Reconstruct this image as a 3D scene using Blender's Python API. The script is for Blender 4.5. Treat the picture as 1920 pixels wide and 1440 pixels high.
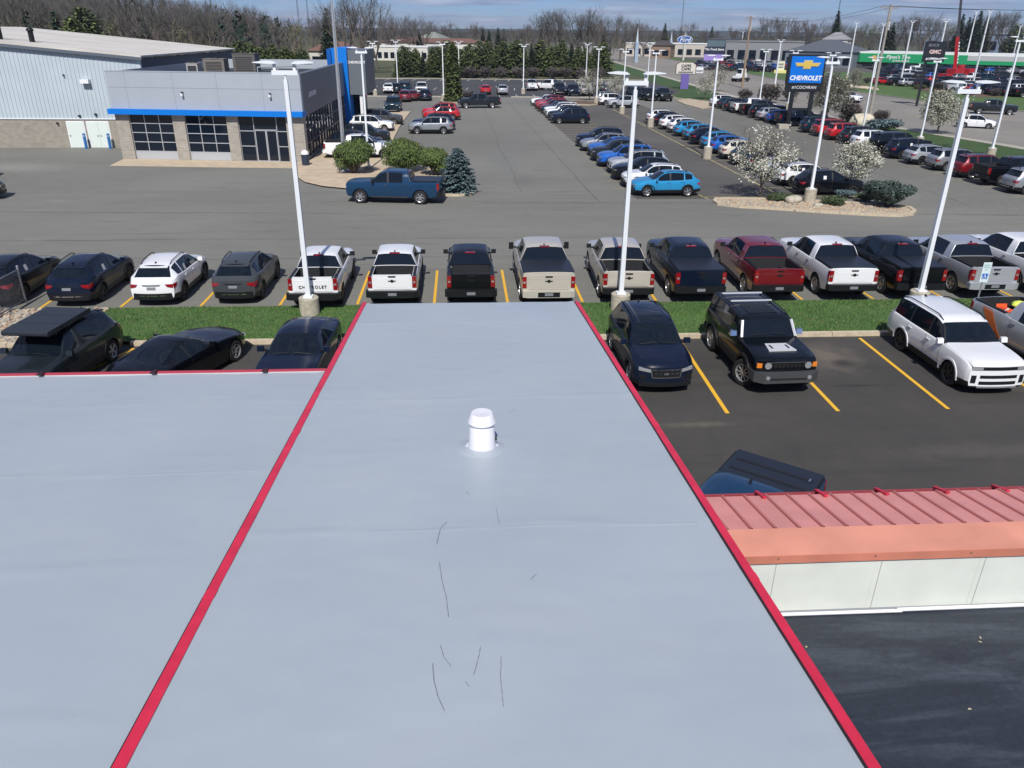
import bpy, bmesh, math, random
from mathutils import Vector, Matrix, noise as mnoise
for _o in list(bpy.data.objects): bpy.data.objects.remove(_o)
SC = bpy.context.scene
COL = SC.collection
R_ = math.radians
# ------------------------------------------------------------------ camera
FPX, PITCH, YAW, CAMH, ROLL = 1442.0, math.atan(.4577), R_(3.8), 9.7, .0104
fw = Vector((math.sin(YAW)*math.cos(PITCH), math.cos(YAW)*math.cos(PITCH), -math.sin(PITCH)))
rt0 = Vector((math.cos(YAW), -math.sin(YAW), 0)); up0 = rt0.cross(fw)
rt = rt0*math.cos(ROLL)+up0*math.sin(ROLL); up = up0*math.cos(ROLL)-rt0*math.sin(ROLL)
cd = bpy.data.cameras.new('camera'); cam = bpy.data.objects.new('camera', cd); COL.objects.link(cam)
cd.sensor_width = 36; cd.lens = FPX/1920*36; cd.clip_start = .1; cd.clip_end = 6000
m3 = Matrix((rt, up, -fw)).transposed(); cam.matrix_world = Matrix.Translation((0, 0, CAMH)) @ m3.to_4x4()
SC.camera = cam
# ------------------------------------------------------------------ light
SUN_EL, SUN_AZ = R_(47), R_(5.5)          # shadows fall away from the camera, a little to the right
toward = Vector((math.sin(SUN_AZ)*math.cos(SUN_EL), math.cos(SUN_AZ)*math.cos(SUN_EL), -math.sin(SUN_EL)))
sl = bpy.data.lights.new('sun', 'SUN'); sl.energy = 4.7; sl.angle = R_(.5); sl.color = (1, .965, .91)
so = bpy.data.objects.new('sun', sl); COL.objects.link(so); so.rotation_euler = toward.to_track_quat('-Z', 'Y').to_euler()
W = bpy.data.worlds.new('World'); SC.world = W; W.use_nodes = True
nt = W.node_tree; N = nt.nodes; LK = nt.links; N.clear()
out = N.new('ShaderNodeOutputWorld'); bg = N.new('ShaderNodeBackground'); sky = N.new('ShaderNodeTexSky')
sky.sky_type = 'NISHITA'; sky.sun_disc = False; sky.sun_elevation = SUN_EL
sky.sun_rotation = math.atan2(-toward.x, -toward.y) % (2*math.pi); sky.altitude = 300; sky.dust_density = .3; sky.ozone_density = 3.0; sky.air_density = .8
tc = N.new('ShaderNodeTexCoord'); mp = N.new('ShaderNodeMapping'); mp.inputs['Scale'].default_value = (2.6, 2.6, 34)
nz = N.new('ShaderNodeTexNoise'); nz.inputs['Scale'].default_value = 2.6; nz.inputs['Detail'].default_value = 7; nz.inputs['Roughness'].default_value = .6
cr = N.new('ShaderNodeValToRGB'); cr.color_ramp.elements[0].position = .40; cr.color_ramp.elements[1].position = .66
mx = N.new('ShaderNodeMix'); mx.data_type = 'RGBA'; tint = N.new('ShaderNodeMix'); tint.data_type = 'RGBA'; tint.blend_type = 'MULTIPLY'
tint.inputs[0].default_value = 1; tint.inputs[7].default_value = (.60, .78, 1.20, 1)
nz2 = N.new('ShaderNodeTexNoise'); nz2.inputs['Scale'].default_value = 5; nz2.inputs['Detail'].default_value = 5
cc = N.new('ShaderNodeValToRGB'); cc.color_ramp.elements[0].position = .35; cc.color_ramp.elements[0].color = (3.3, 3.9, 6.2, 1)
cc.color_ramp.elements[1].position = .72; cc.color_ramp.elements[1].color = (7.0, 7.7, 9.8, 1)
LK.new(tc.outputs['Generated'], mp.inputs[0]); LK.new(mp.outputs[0], nz.inputs[0]); LK.new(mp.outputs[0], nz2.inputs[0])
LK.new(nz.outputs[0], cr.inputs[0]); LK.new(cr.outputs[0], mx.inputs[0]); LK.new(sky.outputs[0], tint.inputs[6])
LK.new(tint.outputs[2], mx.inputs[6]); LK.new(nz2.outputs[0], cc.inputs[0]); LK.new(cc.outputs[0], mx.inputs[7])
LK.new(mx.outputs[2], bg.inputs[0]); bg.inputs[1].default_value = .07; LK.new(bg.outputs[0], out.inputs[0])
SC.view_settings.view_transform = 'Standard'; SC.view_settings.look = 'None'; SC.view_settings.exposure = 0; SC.view_settings.gamma = 1
SC.render.engine = 'CYCLES'
SC.cycles.max_bounces = 6; SC.cycles.diffuse_bounces = 2; SC.cycles.glossy_bounces = 3; SC.cycles.transparent_max_bounces = 6

# ------------------------------------------------------------------ helpers
def G(x, y, z=0):
    """the world point at height z seen at a place of the photograph (survey helper)"""
    d = fw+rt*((x-960)/FPX)-up*((y-720)/FPX); t = (z-CAMH)/d.z
    return Vector((d.x*t, d.y*t, z))
_mats = {}
def mat(name, col, rough=.6, metal=0, coat=0, spec=None, nscale=0, namt=0, bump=0, bscale=60, emit=None):
    if name in _mats: return _mats[name]
    m = bpy.data.materials.new(name); m.use_nodes = True; _mats[name] = m
    nt = m.node_tree; b = nt.nodes['Principled BSDF']
    b.inputs['Base Color'].default_value = (*col, 1); b.inputs['Roughness'].default_value = rough; b.inputs['Metallic'].default_value = metal
    b.inputs['Coat Weight'].default_value = coat; b.inputs['Coat Roughness'].default_value = .04
    if spec is not None: b.inputs['Specular IOR Level'].default_value = spec
    m.diffuse_color = (*col, 1)
    if nscale:
        t = nt.nodes.new('ShaderNodeTexCoord'); n = nt.nodes.new('ShaderNodeTexNoise'); n.inputs['Scale'].default_value = nscale; n.inputs['Detail'].default_value = 6
        r = nt.nodes.new('ShaderNodeValToRGB'); r.color_ramp.elements[0].position = .3; r.color_ramp.elements[1].position = .7
        r.color_ramp.elements[0].color = (*[c*(1-namt) for c in col], 1); r.color_ramp.elements[1].color = (*[min(1, c*(1+namt)) for c in col], 1)
        nt.links.new(t.outputs['Object'], n.inputs[0]); nt.links.new(n.outputs[0], r.inputs[0]); nt.links.new(r.outputs[0], b.inputs['Base Color'])
    if bump:
        t = nt.nodes.new('ShaderNodeTexCoord'); n = nt.nodes.new('ShaderNodeTexNoise'); n.inputs['Scale'].default_value = bscale; n.inputs['Detail'].default_value = 4
        bp = nt.nodes.new('ShaderNodeBump'); bp.inputs['Strength'].default_value = bump; bp.inputs['Distance'].default_value = .02
        nt.links.new(t.outputs['Object'], n.inputs[0]); nt.links.new(n.outputs[0], bp.inputs['Height']); nt.links.new(bp.outputs[0], b.inputs['Normal'])
    return m
class NB:
    """small node-graph writer for surface materials"""
    def __init__(s, name, rough=.85):
        s.m = bpy.data.materials.new(name); s.m.use_nodes = True; s.t = s.m.node_tree; s.b = s.t.nodes['Principled BSDF']; s.b.inputs['Roughness'].default_value = rough
        s.tc = s.t.nodes.new('ShaderNodeTexCoord')
    def n(s, k): return s.t.nodes.new('ShaderNode'+k)
    def l(s, a, b): s.t.links.new(a, b)
    def map(s, scale=(1, 1, 1), rot=0):
        mp = s.n('Mapping'); mp.inputs['Scale'].default_value = scale; mp.inputs['Rotation'].default_value = (0, 0, rot); s.l(s.tc.outputs['Object'], mp.inputs[0]); return mp.outputs[0]
    def noise(s, sc, det=6, vec=None, rough=.55, dist=0):
        n = s.n('TexNoise'); n.inputs['Scale'].default_value = sc; n.inputs['Detail'].default_value = det; n.inputs['Roughness'].default_value = rough; n.inputs['Distortion'].default_value = dist
        s.l(vec if vec is not None else s.tc.outputs['Object'], n.inputs[0]); return n.outputs[0]
    def ramp(s, fac, pts):
        r = s.n('ValToRGB'); e = r.color_ramp.elements
        while len(e) < len(pts): e.new(.5)
        for i, (p, c) in enumerate(pts):
            e[i].position = p; e[i].color = (*c, 1) if hasattr(c, '__len__') else (c, c, c, 1)
        s.l(fac, r.inputs[0]); return r.outputs[0]
    def mix(s, fac, a, b, mode='MIX'):
        x = s.n('Mix'); x.data_type = 'RGBA'; x.blend_type = mode
        for sock, v in ((x.inputs[0], fac), (x.inputs[6], a), (x.inputs[7], b)):
            if hasattr(v, 'is_linked'): s.l(v, sock)
            elif hasattr(v, '__len__'): sock.default_value = (*v, 1)
            else: sock.default_value = v
        return x.outputs[2]
    def ramp2(s, v, a, b, amt):
        m = s.n('MapRange'); m.inputs[1].default_value = a; m.inputs[2].default_value = b; m.inputs[3].default_value = amt; m.inputs[4].default_value = 0; s.l(v, m.inputs[0]); return m.outputs[0]
    def bump(s, h, st=.3, d=.02):
        b = s.n('Bump'); b.inputs['Strength'].default_value = st; b.inputs['Distance'].default_value = d; s.l(h, b.inputs['Height']); s.l(b.outputs[0], s.b.inputs['Normal'])
    def col(s, c): s.l(c, s.b.inputs['Base Color'])
def tag(o, label=None, cat=None, group=None, kind=None):
    if label: o['label'] = label
    if cat: o['category'] = cat
    if group: o['group'] = group
    if kind: o['kind'] = kind
    return o
def empty(name, loc, rz=0, label=None, cat=None, group=None, kind=None):
    o = bpy.data.objects.new(name, None); COL.objects.link(o); o.location = loc; o.rotation_euler = (0, 0, rz); o.empty_display_size = .3
    return tag(o, label, cat, group, kind)
def link(name, me, parent=None, loc=(0, 0, 0), rz=0):
    o = bpy.data.objects.new(name, me); COL.objects.link(o); o.location = loc; o.rotation_euler = (0, 0, rz)
    if parent: o.parent = parent
    return o
class MB:
    def __init__(s): s.v = []; s.f = []; s.m = []
    def add(s, vs, fs, mi=0):
        b = len(s.v); s.v += [tuple(v) for v in vs]; s.f += [tuple(b+i for i in f) for f in fs]; s.m += [mi]*len(fs)
    def box(s, c, d, mi=0, rz=0, M=None):
        hx, hy, hz = d[0]/2, d[1]/2, d[2]/2; cs, sn = math.cos(rz), math.sin(rz); vs = []
        for z in (-hz, hz):
            for x, y in ((-hx, -hy), (hx, -hy), (hx, hy), (-hx, hy)): vs.append((c[0]+x*cs-y*sn, c[1]+x*sn+y*cs, c[2]+z))
        if M: vs = [M @ Vector(v) for v in vs]
        s.add(vs, [(3, 2, 1, 0), (4, 5, 6, 7), (0, 1, 5, 4), (1, 2, 6, 5), (2, 3, 7, 6), (3, 0, 4, 7)], mi); return s
    def b2(s, x0, x1, y0, y1, z0, z1, mi=0): return s.box(((x0+x1)/2, (y0+y1)/2, (z0+z1)/2), (x1-x0, y1-y0, z1-z0), mi)
    def tube(s, a, b, r0, r1=None, n=8, mi=0, cap=True):
        a = Vector(a); b = Vector(b); r1 = r0 if r1 is None else r1; d = (b-a); q = d.to_track_quat('Z', 'Y'); vs = []
        for p, r in ((a, r0), (b, r1)):
            for i in range(n):
                t = 2*math.pi*i/n; vs.append(p+q @ Vector((r*math.cos(t), r*math.sin(t), 0)))
        fs = [(i, (i+1) % n, n+(i+1) % n, n+i) for i in range(n)]
        if cap: fs += [tuple(range(n-1, -1, -1)), tuple(range(n, 2*n))]
        s.add(vs, fs, mi); return s
    def lathe(s, prof, n=24, mi=0, M=None, c=(0, 0, 0)):
        vs = []
        for r, z in prof:
            for i in range(n):
                t = 2*math.pi*i/n; v = Vector((r*math.cos(t), r*math.sin(t), z)); v = (M @ v) if M else v; vs.append(v+Vector(c))
        fs = [(k*n+i, k*n+(i+1) % n, (k+1)*n+(i+1) % n, (k+1)*n+i) for k in range(len(prof)-1) for i in range(n)]
        s.add(vs, fs, mi); return s
    def prism(s, poly, axis, a, b, mi=0):
        """poly in the other two axes, extruded from a to b along axis (0,1,2)"""
        def P(u, v, t): return (t, u, v) if axis == 0 else ((u, t, v) if axis == 1 else (u, v, t))
        n = len(poly); vs = [P(u, v, a) for u, v in poly]+[P(u, v, b) for u, v in poly]
        s.add(vs, [tuple(range(n)), tuple(range(2*n-1, n-1, -1))]+[(i, i+n, (i+1) % n+n, (i+1) % n) for i in range(n)], mi); return s
    def mesh(s, name, mats, smooth=False, fix=True, angle=None):
        me = bpy.data.meshes.new(name); me.from_pydata(s.v, [], s.f)
        for m in (mats if isinstance(mats, (list, tuple)) else [mats]): me.materials.append(m)
        me.polygons.foreach_set('material_index', s.m); me.update()
        if fix:
            bm = bmesh.new(); bm.from_mesh(me); bmesh.ops.recalc_face_normals(bm, faces=bm.faces); bm.to_mesh(me); bm.free()
        if smooth:
            me.polygons.foreach_set('use_smooth', [True]*len(me.polygons))
            if angle: me.set_sharp_from_angle(angle=angle)
        return me
    def build(s, name, mats, parent=None, loc=(0, 0, 0), rz=0, smooth=False, angle=None, fix=True):
        return link(name, s.mesh(name, mats, smooth, fix, angle), parent, loc, rz)
def text_mesh(body, size, mat_, depth=.01, shear=0, bold=0, spacing=1.0):
    """lettering as a flat mesh in the XZ plane, centred, reading from -Y"""
    cu = bpy.data.curves.new('lettering', 'FONT'); cu.body = body; cu.size = size; cu.extrude = depth; cu.align_x = 'CENTER'; cu.align_y = 'CENTER'
    cu.shear = shear; cu.offset = bold; cu.space_character = spacing; cu.resolution_u = 3
    o = bpy.data.objects.new('lettering', cu); COL.objects.link(o); dg = bpy.context.evaluated_depsgraph_get()
    me = bpy.data.meshes.new_from_object(o.evaluated_get(dg)); bpy.data.objects.remove(o)
    me.transform(Matrix.Rotation(R_(90), 4, 'X')); me.materials.clear(); me.materials.append(mat_); return me
def pchip(pts):
    xs = [p[0] for p in pts]; ys = [p[1] for p in pts]; n = len(xs); h = [xs[i+1]-xs[i] for i in range(n-1)]; d = [(ys[i+1]-ys[i])/h[i] for i in range(n-1)]
    m = [0]*n; m[0] = d[0]; m[-1] = d[-1]
    for i in range(1, n-1): m[i] = 0 if d[i-1]*d[i] <= 0 else 2*d[i-1]*d[i]/(d[i-1]+d[i])
    def f(x):
        if x <= xs[0]: return ys[0]
        if x >= xs[-1]: return ys[-1]
        i = max(k for k in range(n-1) if xs[k] <= x); t = (x-xs[i])/h[i]; a = t*t*(3-2*t); return ys[i]*(1-a)+ys[i+1]*a+h[i]*(m[i]*t*(1-t)**2-m[i+1]*t*t*(1-t))
    return f
def sstep(t): t = max(0, min(1, t)); return t*t*(3-2*t)
def ordinal(i): return ['first', 'second', 'third', 'fourth', 'fifth', 'sixth', 'seventh', 'eighth', 'ninth', 'tenth', 'eleventh', 'twelfth', 'thirteenth', 'fourteenth', 'fifteenth', 'sixteenth', 'seventeenth', 'eighteenth', 'nineteenth', 'twentieth', 'twenty-first', 'twenty-second', 'twenty-third', 'twenty-fourth'][i]

# ------------------------------------------------------------------ materials
GLASS = mat('tinted_glass', (.006, .010, .016), .05, spec=.42)
RUB = mat('rubber', (.011, .011, .012), .8)
BLK = mat('black_plastic', (.010, .011, .013), .45, spec=.3)
SEAM = mat('shut_line', (.012, .012, .014), .6)
RIM = mat('silver_rim', (.50, .51, .53), .3, metal=.7)
RIMD = mat('dark_rim', (.06, .062, .066), .35, metal=.6)
CHR = mat('chrome', (.75, .76, .78), .12, metal=1)
REDL = mat('red_lamp', (.24, .006, .009), .15, coat=1)
ORAL = mat('amber_lamp', (.75, .22, .02), .2, coat=1)
LAMP = mat('lamp_glass', (.55, .57, .60), .08, metal=.6, coat=1)
WHT = mat('white_enamel', (.78, .79, .80), .4)
PLATE = mat('plate_grey', (.20, .21, .23), .4)
BEDL = mat('bed_liner', (.014, .015, .018), .85)
TONN = mat('tonneau_vinyl', (.014, .019, .030), .42)
STICK = mat('window_sticker', (.72, .70, .70), .6)
def paint(name, c, metal=0):
    dk = max(c) < .12; return mat('paint_'+name, c, .16 if dk else .3, metal=0 if dk else metal, coat=0 if dk else 1, spec=.5)
PC = dict(white=paint('white', (.78, .79, .80)), black=paint('black', (.003, .004, .006)), navy=paint('navy', (.004, .009, .024), .1), grey=paint('grey', (.050, .056, .062), .3),
          charcoal=paint('charcoal', (.014, .019, .024), .3), silver=paint('silver', (.34, .36, .38), .5), tan=paint('tan', (.50, .465, .40), .1), red=paint('red', (.46, .012, .016), .1),
          maroon=paint('maroon', (.17, .006, .012), .2), blue=paint('blue', (.008, .11, .46), .1), lightblue=paint('lightblue', (.015, .25, .50), .1), teal=paint('teal', (.006, .026, .045), .3),
          cream=paint('cream', (.62, .58, .50)), steelblue=paint('steelblue', (.008, .038, .090), .3), darkgreen=paint('darkgreen', (.02, .04, .035), .2), palegrey=paint('palegrey', (.42, .44, .47), .3))
WORDS = dict(navy='dark navy', grey='dark grey', lightblue='light blue', teal='dark teal', cream='cream', steelblue='deep blue', darkgreen='dark green', palegrey='pale grey', red='bright red', maroon='dark red', blue='bright blue')

# ------------------------------------------------------------------ vehicles
NR = 16
def ring_pts(S, x):
    w = S['fplan'](x); zt = S['ftop'](x); zb = S['zb']+S['fzb'](x); be = min(S['fbelt'](x), zt-.03); ew = S['froof'](x); cab = S['x1'] < x < S['x4']
    drop = S.get('crown', .035)*(1 if cab else .6)
    p7 = (w-.075, be+.012); p9 = (min(ew, w-.10), zt-drop)
    p8 = (p9[0]+.045, p9[1]-.035) if p9[1]-.035 > p7[1]+.02 else (p9[0]*.5+p7[0]*.5, (p9[1]+p7[1])/2)
    g1 = ((p7[0]+p8[0])/2+.012, (p7[1]+p8[1])/2)
    bw = w*.86
    top = lambda f: (p9[0]*f, zt-drop*f*f*f)
    return [(0, zb), (bw*.33, zb), (bw*.66, zb), (bw, zb), (w-.045, zb+.05), (w-.012, zb+.3*(be-zb)), (w, zb+.62*(be-zb)), (w-.016, be-.07), (w-.042, be-.004), p7, g1, p8, p9, top(.66), top(.33), (0, zt)]
def side_y(S, x, z):
    r = ring_pts(S, x)[3:12]
    for a, b in zip(r, r[1:]):
        if a[1] <= z <= b[1]: return a[0]+(b[0]-a[0])*(z-a[1])/max(1e-6, b[1]-a[1])
    return r[0][0] if z < r[0][1] else r[-1][0]
def deform(S, x, y, z):
    L, hw = S['L'], S['W']/2; q = (abs(y)/hw)**2.2; ff = max(0, 1-x/S.get('fall', .9)); fr = max(0, 1-(L-x)/S.get('fall', .9))
    ff = ff*ff*(3-2*ff); fr = fr*fr*(3-2*fr)
    bow = 0
    if S['x1']-.4 < x < S['x2']+.2: bow = S.get('wbow', .10)*sstep((x-S['x1']+.4)/.4)*(1-sstep((x-S['x2'])/.2))*((abs(y)/hw)**2)
    return x+(S['cf']*q+S.get('lf', 0)*max(0, z-.6))*ff-(S['cr']*q+S.get('lr', 0)*max(0, z-.7))*fr+bow
def shell(S):
    """body shell with wheel openings cut out; returns {part name: mesh}"""
    L = S['L']; xs = {0, L, S['x1'], S['x2'], S['x3'], S['x4'], .03, .08, L-.03, L-.08}
    k = 0
    while k < L: xs.add(round(k, 3)); k += .13
    for a, b in S['pillars']: xs.update((a, b))
    for d in S['doors']: xs.update((d-.007, d+.007))
    keys = {S['x1'], S['x2'], S['x3'], S['x4'], 0, L}
    for a, b in S['pillars']: keys.update((a, b))
    for d in S['doors']: keys.update((d-.007, d+.007))
    xs = sorted(xs); ys = []
    for x in xs:
        if x in keys or all(abs(x-q) > .025 for q in keys): ys.append(x)
    xs = ys; mb = MB(); vid = {}
    def put(k, p):
        if k not in vid: vid[k] = len(mb.v); mb.v.append((L/2-deform(S, p[0], p[1], p[2]), p[1], p[2]))
        return vid[k]
    rings = [ring_pts(S, x) for x in xs]
    def rv(i, j, s):
        y, z = rings[i][j]; s = 1 if j in (0, NR-1) else s; return put((i, j, s), (xs[i], y*s, z))
    sg = S['sideglass']; pil = S['pillars']
    for i in range(len(xs)-1):
        xm = (xs[i]+xs[i+1])/2; w_ = xs[i+1]-xs[i]
        for j in range(NR-1):
            for s in (1, -1):
                code = 0
                if S['x1'] < xm < S['x2'] and j >= 12: code = 4
                elif S['x3'] < xm < S['x4'] and j >= 12: code = 5
                elif S.get('blackA') and j == 11 and S['x1'] < xm < S['x2']: code = 1
                elif S.get('blackA') and j == 11 and S['x3']-.1 < xm < S['x4']: code = 1
                elif S.get('sun') and S['sun'][0] < xm < S['sun'][1] and j >= 13: code = 14
                elif j in (9, 10) and sg[0] < xm < sg[1] and not any(a < xm < b for a, b in pil):
                    n = sum(1 for a, b in pil if xm > b); code = 6+2*n+(0 if s > 0 else 1)
                elif 3 <= j <= 7 and any(abs(xm-d) < .008 for d in S['doors']): code = 1
                elif j <= 3: code = 2
                elif j == 4 and S.get('clad', 1): code = 2
                elif j in (9, 10) and any(a < xm < b for a, b in pil[:S.get('blackpil', 1)]): code = 1
                f = (rv(i, j, s), rv(i+1, j, s), rv(i+1, j+1, s), rv(i, j+1, s)); mb.f.append(f if s < 0 else f[::-1]); mb.m.append(code)
    fr = [0, .33, .66, 1]
    for end, i in ((0, 0), (1, len(xs)-1)):
        rows = []
        for j in range(3, 13):
            row = []
            for c in range(-3, 4):
                a = abs(c); s = 1 if c > 0 else -1
                if j == 3: row.append(rv(i, a, s))
                elif j == 12: row.append(rv(i, [15, 14, 13, 12][a], s))
                elif a == 3: row.append(rv(i, j, s))
                else: y, z = rings[i][j]; row.append(put(('c', end, j, c), (xs[i], y*fr[a]*s, z)))
            rows.append(row)
        for r in range(9):
            for c in range(6):
                f = (rows[r][c], rows[r][c+1], rows[r+1][c+1], rows[r+1][c]); mb.f.append(f if end else f[::-1]); mb.m.append(2 if r == 0 and S.get('clad', 1) else 0)
    dm = [bpy.data.materials.new('slot') for _ in range(16)]
    me = mb.mesh('shell', dm)
    ob = bpy.data.objects.new('shell', me); COL.objects.link(ob)
    cut = MB(); Rw = S['R']+S.get('gap', .055); hw = S['W']/2
    for xw in (S['xf'], S['xr']):
        for s in (1, -1):
            cut.tube((L/2-xw, s*(hw-.30), S['R']), (L/2-xw, s*(hw+.25), S['R']), Rw, n=28, mi=2)
    if S.get('bed'):
        a, b, zf = S['bed']; cut.b2(L/2-b, L/2-a, -(hw-.20), hw-.20, zf, 3, 3)
    cm = cut.mesh('cut', dm); co = bpy.data.objects.new('cut', cm); COL.objects.link(co)
    md = ob.modifiers.new('b', 'BOOLEAN'); md.operation = 'DIFFERENCE'; md.object = co; md.solver = 'EXACT'
    try: md.material_mode = 'INDEX'
    except Exception: pass
    dg = bpy.context.evaluated_depsgraph_get(); dg.update(); res = bpy.data.meshes.new_from_object(ob.evaluated_get(dg))
    bpy.data.objects.remove(ob); bpy.data.objects.remove(co)
    groups = {}
    V = [v.co.copy() for v in res.vertices]
    for p in res.polygons: groups.setdefault(0 if p.material_index < 4 else p.material_index, []).append((tuple(p.vertices), p.material_index))
    bpy.data.meshes.remove(res)
    for d in dm: bpy.data.materials.remove(d)
    parts = []
    for code, fs in sorted(groups.items()):
        m = MB(); mp = {}
        for f, mi in fs:
            g = []
            for i in f:
                if i not in mp: mp[i] = len(m.v); m.v.append(tuple(V[i]))
                g.append(mp[i])
            m.f.append(tuple(g)); m.m.append(mi if code == 0 else 0)
        nm = {0: 'body', 4: 'windshield', 5: 'rear_window', 14: 'sunroof'}.get(code, 'side_window')
        mats = [PC['white'], SEAM, BLK, BEDL] if code == 0 else [GLASS]
        parts.append((nm, m.mesh(nm, mats, smooth=True, fix=False, angle=R_(32)), code == 0))
    return parts
def endpatch(S, mb, rear, quad, proud=.012, mi=0, thick=.05, nu=6):
    """quad = four (y,z) corners anticlockwise; follows the curved nose or tail"""
    L = S['L']; base = L if rear else 0; sg = 1 if rear else -1; q = quad; nv = 2; f0 = []; 
    def pt(u, v, d):
        y = (q[0][0]*(1-u)+q[1][0]*u)*(1-v)+(q[3][0]*(1-u)+q[2][0]*u)*v; z = (q[0][1]*(1-u)+q[1][1]*u)*(1-v)+(q[3][1]*(1-u)+q[2][1]*u)*v
        return (L/2-(deform(S, base, y, z)+sg*d), y, z)
    b = len(mb.v)
    for d in (proud, proud-thick):
        for j in range(nv+1):
            for i in range(nu+1): mb.v.append(pt(i/nu, j/nv, d))
    k = (nu+1)*(nv+1); fs = []
    for j in range(nv):
        for i in range(nu):
            a = j*(nu+1)+i; fs.append((a, a+1, a+nu+2, a+nu+1))
    bd = [i for i in range(nu+1)]+[j*(nu+1)+nu for j in range(1, nv+1)]+[nv*(nu+1)+i for i in range(nu-1, -1, -1)]+[j*(nu+1) for j in range(nv-1, 0, -1)]
    for a, c in zip(bd, bd[1:]+bd[:1]): fs.append((a, a+k, c+k, c))
    mb.f += [tuple(b+i for i in f) for f in fs]; mb.m += [mi]*len(fs)
def sidepatch(S, mb, s, quad, proud=.012, mi=0, nu=4, nv=2, thick=.04):
    """quad = four (x,z) corners on the flank of side s"""
    L = S['L']; q = quad; b = len(mb.v)
    def pt(u, v, d):
        x = (q[0][0]*(1-u)+q[1][0]*u)*(1-v)+(q[3][0]*(1-u)+q[2][0]*u)*v; z = (q[0][1]*(1-u)+q[1][1]*u)*(1-v)+(q[3][1]*(1-u)+q[2][1]*u)*v
        y = side_y(S, x, z); return (L/2-deform(S, x, y, z), s*(y+d), z)
    for d in (proud, proud-thick):
        for j in range(nv+1):
            for i in range(nu+1): mb.v.append(pt(i/nu, j/nv, d))
    k = (nu+1)*(nv+1); fs = [(j*(nu+1)+i, j*(nu+1)+i+1, (j+1)*(nu+1)+i+1, (j+1)*(nu+1)+i) for j in range(nv) for i in range(nu)]
    bd = [i for i in range(nu+1)]+[j*(nu+1)+nu for j in range(1, nv+1)]+[nv*(nu+1)+i for i in range(nu-1, -1, -1)]+[j*(nu+1) for j in range(nv-1, 0, -1)]
    for a, c in zip(bd, bd[1:]+bd[:1]): fs.append((a, a+k, c+k, c))
    mb.f += [tuple(b+i for i in f) for f in fs]; mb.m += [mi]*len(fs)
def wheel_meshes(R, w, style, rimmat, steer=0):
    ty = MB(); Mx = Matrix.Rotation(R_(-90), 4, 'X')     # lathe axis -> +Y is the outer face
    rr = R*.66
    ty.lathe([(rr, -w/2), (R*.9, -w/2), (R*.985, -w/2+.03), (R, -w*.2), (R, w*.2), (R*.985, w/2-.03), (R*.9, w/2), (rr, w/2-.005)], 32, 0, Mx)
    ri = MB(); ri.lathe([(rr, -w/2+.01), (rr*.97, w/2), (rr*.90, w/2-.01), (rr*.88, w/2-.07)], 32, 0, Mx)
    ri.lathe([(rr*.89, w/2-.075), (.001, w/2-.08)], 24, 1, Mx)
    ri.lathe([(rr*.2, w/2-.07), (rr*.2, w/2-.015), (.001, w/2-.01)], 12, 0, Mx)
    ns = style
    for i in range(ns):
        a = 2*math.pi*i/ns
        for da in ((-.16, .16) if ns <= 6 else (0,)):
            M = Matrix.Rotation(a, 4, 'Y'); c0 = Vector((rr*.5, w/2-.035, 0)); wd = rr*(.13 if ns <= 6 else .12)
            M2 = M @ Matrix.Rotation(da*.9, 4, 'Y') if ns <= 6 else M
            ri.box((rr*.55, w/2-.035, 0), (rr*.78, .03, wd), 0, 0, M2)
    return ty.mesh('wheel', RUB, smooth=True, fix=True, angle=R_(40)), ri.mesh('rim', [rimmat, BLK], smooth=True, angle=R_(35))
def scaled(S, sx, sy, sz):
    T = dict(S)
    for k in ('L', 'x1', 'x2', 'x3', 'x4', 'xf', 'xr'): T[k] = S[k]*sx
    T['W'] = S['W']*sy; T['R'] = S['R']*sz; T['zb'] = S['zb']*sz; T['H'] = S['H']*sz
    for k in ('top', 'belt'): T[k] = [(a*sx, b*sz) for a, b in S[k]]
    for k in ('plan', 'roof'): T[k] = [(a*sx, b*sy) for a, b in S[k]]
    for k in ('pillars',): T[k] = [(a*sx, b*sx) for a, b in S[k]]
    T['doors'] = [a*sx for a in S['doors']]; T['sideglass'] = tuple(a*sx for a in S['sideglass'])
    if S.get('bed'): T['bed'] = (S['bed'][0]*sx, S['bed'][1]*sx, S['bed'][2]*sz)
    return T
def prep(S):
    S['ftop'] = pchip(S['top']); S['fbelt'] = pchip(S['belt']); S['fplan'] = pchip(S['plan']); S['froof'] = pchip(S['roof'])
    L = S['L']; S['fzb'] = lambda x: .10*max(0, 1-x/.5)+.12*max(0, 1-(L-x)/.5); return S
TR = dict(L=4.54, W=1.82, H=1.56, zb=.2, R=.345, xf=.90, xr=3.60, cf=.20, cr=.16, lf=.12, lr=.18, x1=1.22, x2=2.0, x3=3.80, x4=4.36,
          top=[(0, .80), (.12, .90), (.5, 1.0), (1.22, 1.09), (2.0, 1.49), (2.55, 1.56), (3.3, 1.53), (3.8, 1.46), (4.36, 1.12), (4.46, 1.05), (4.54, .98)],
          belt=[(0, .72), (.3, .84), (1.2, .98), (3.0, 1.02), (4.0, 1.10), (4.4, 1.02), (4.54, .92)],
          plan=[(0, .78), (.15, .86), (.5, .905), (1.2, .90), (2.5, .885), (3.6, .91), (4.2, .89), (4.54, .80)],
          roof=[(0, .62), (1.22, .76), (2.0, .60), (3.0, .58), (3.8, .56), (4.36, .68), (4.54, .70)],
          pillars=[(2.36, 2.46), (3.30, 3.38)], doors=[1.42, 2.41, 3.34], sideglass=(1.40, 3.92))
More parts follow.
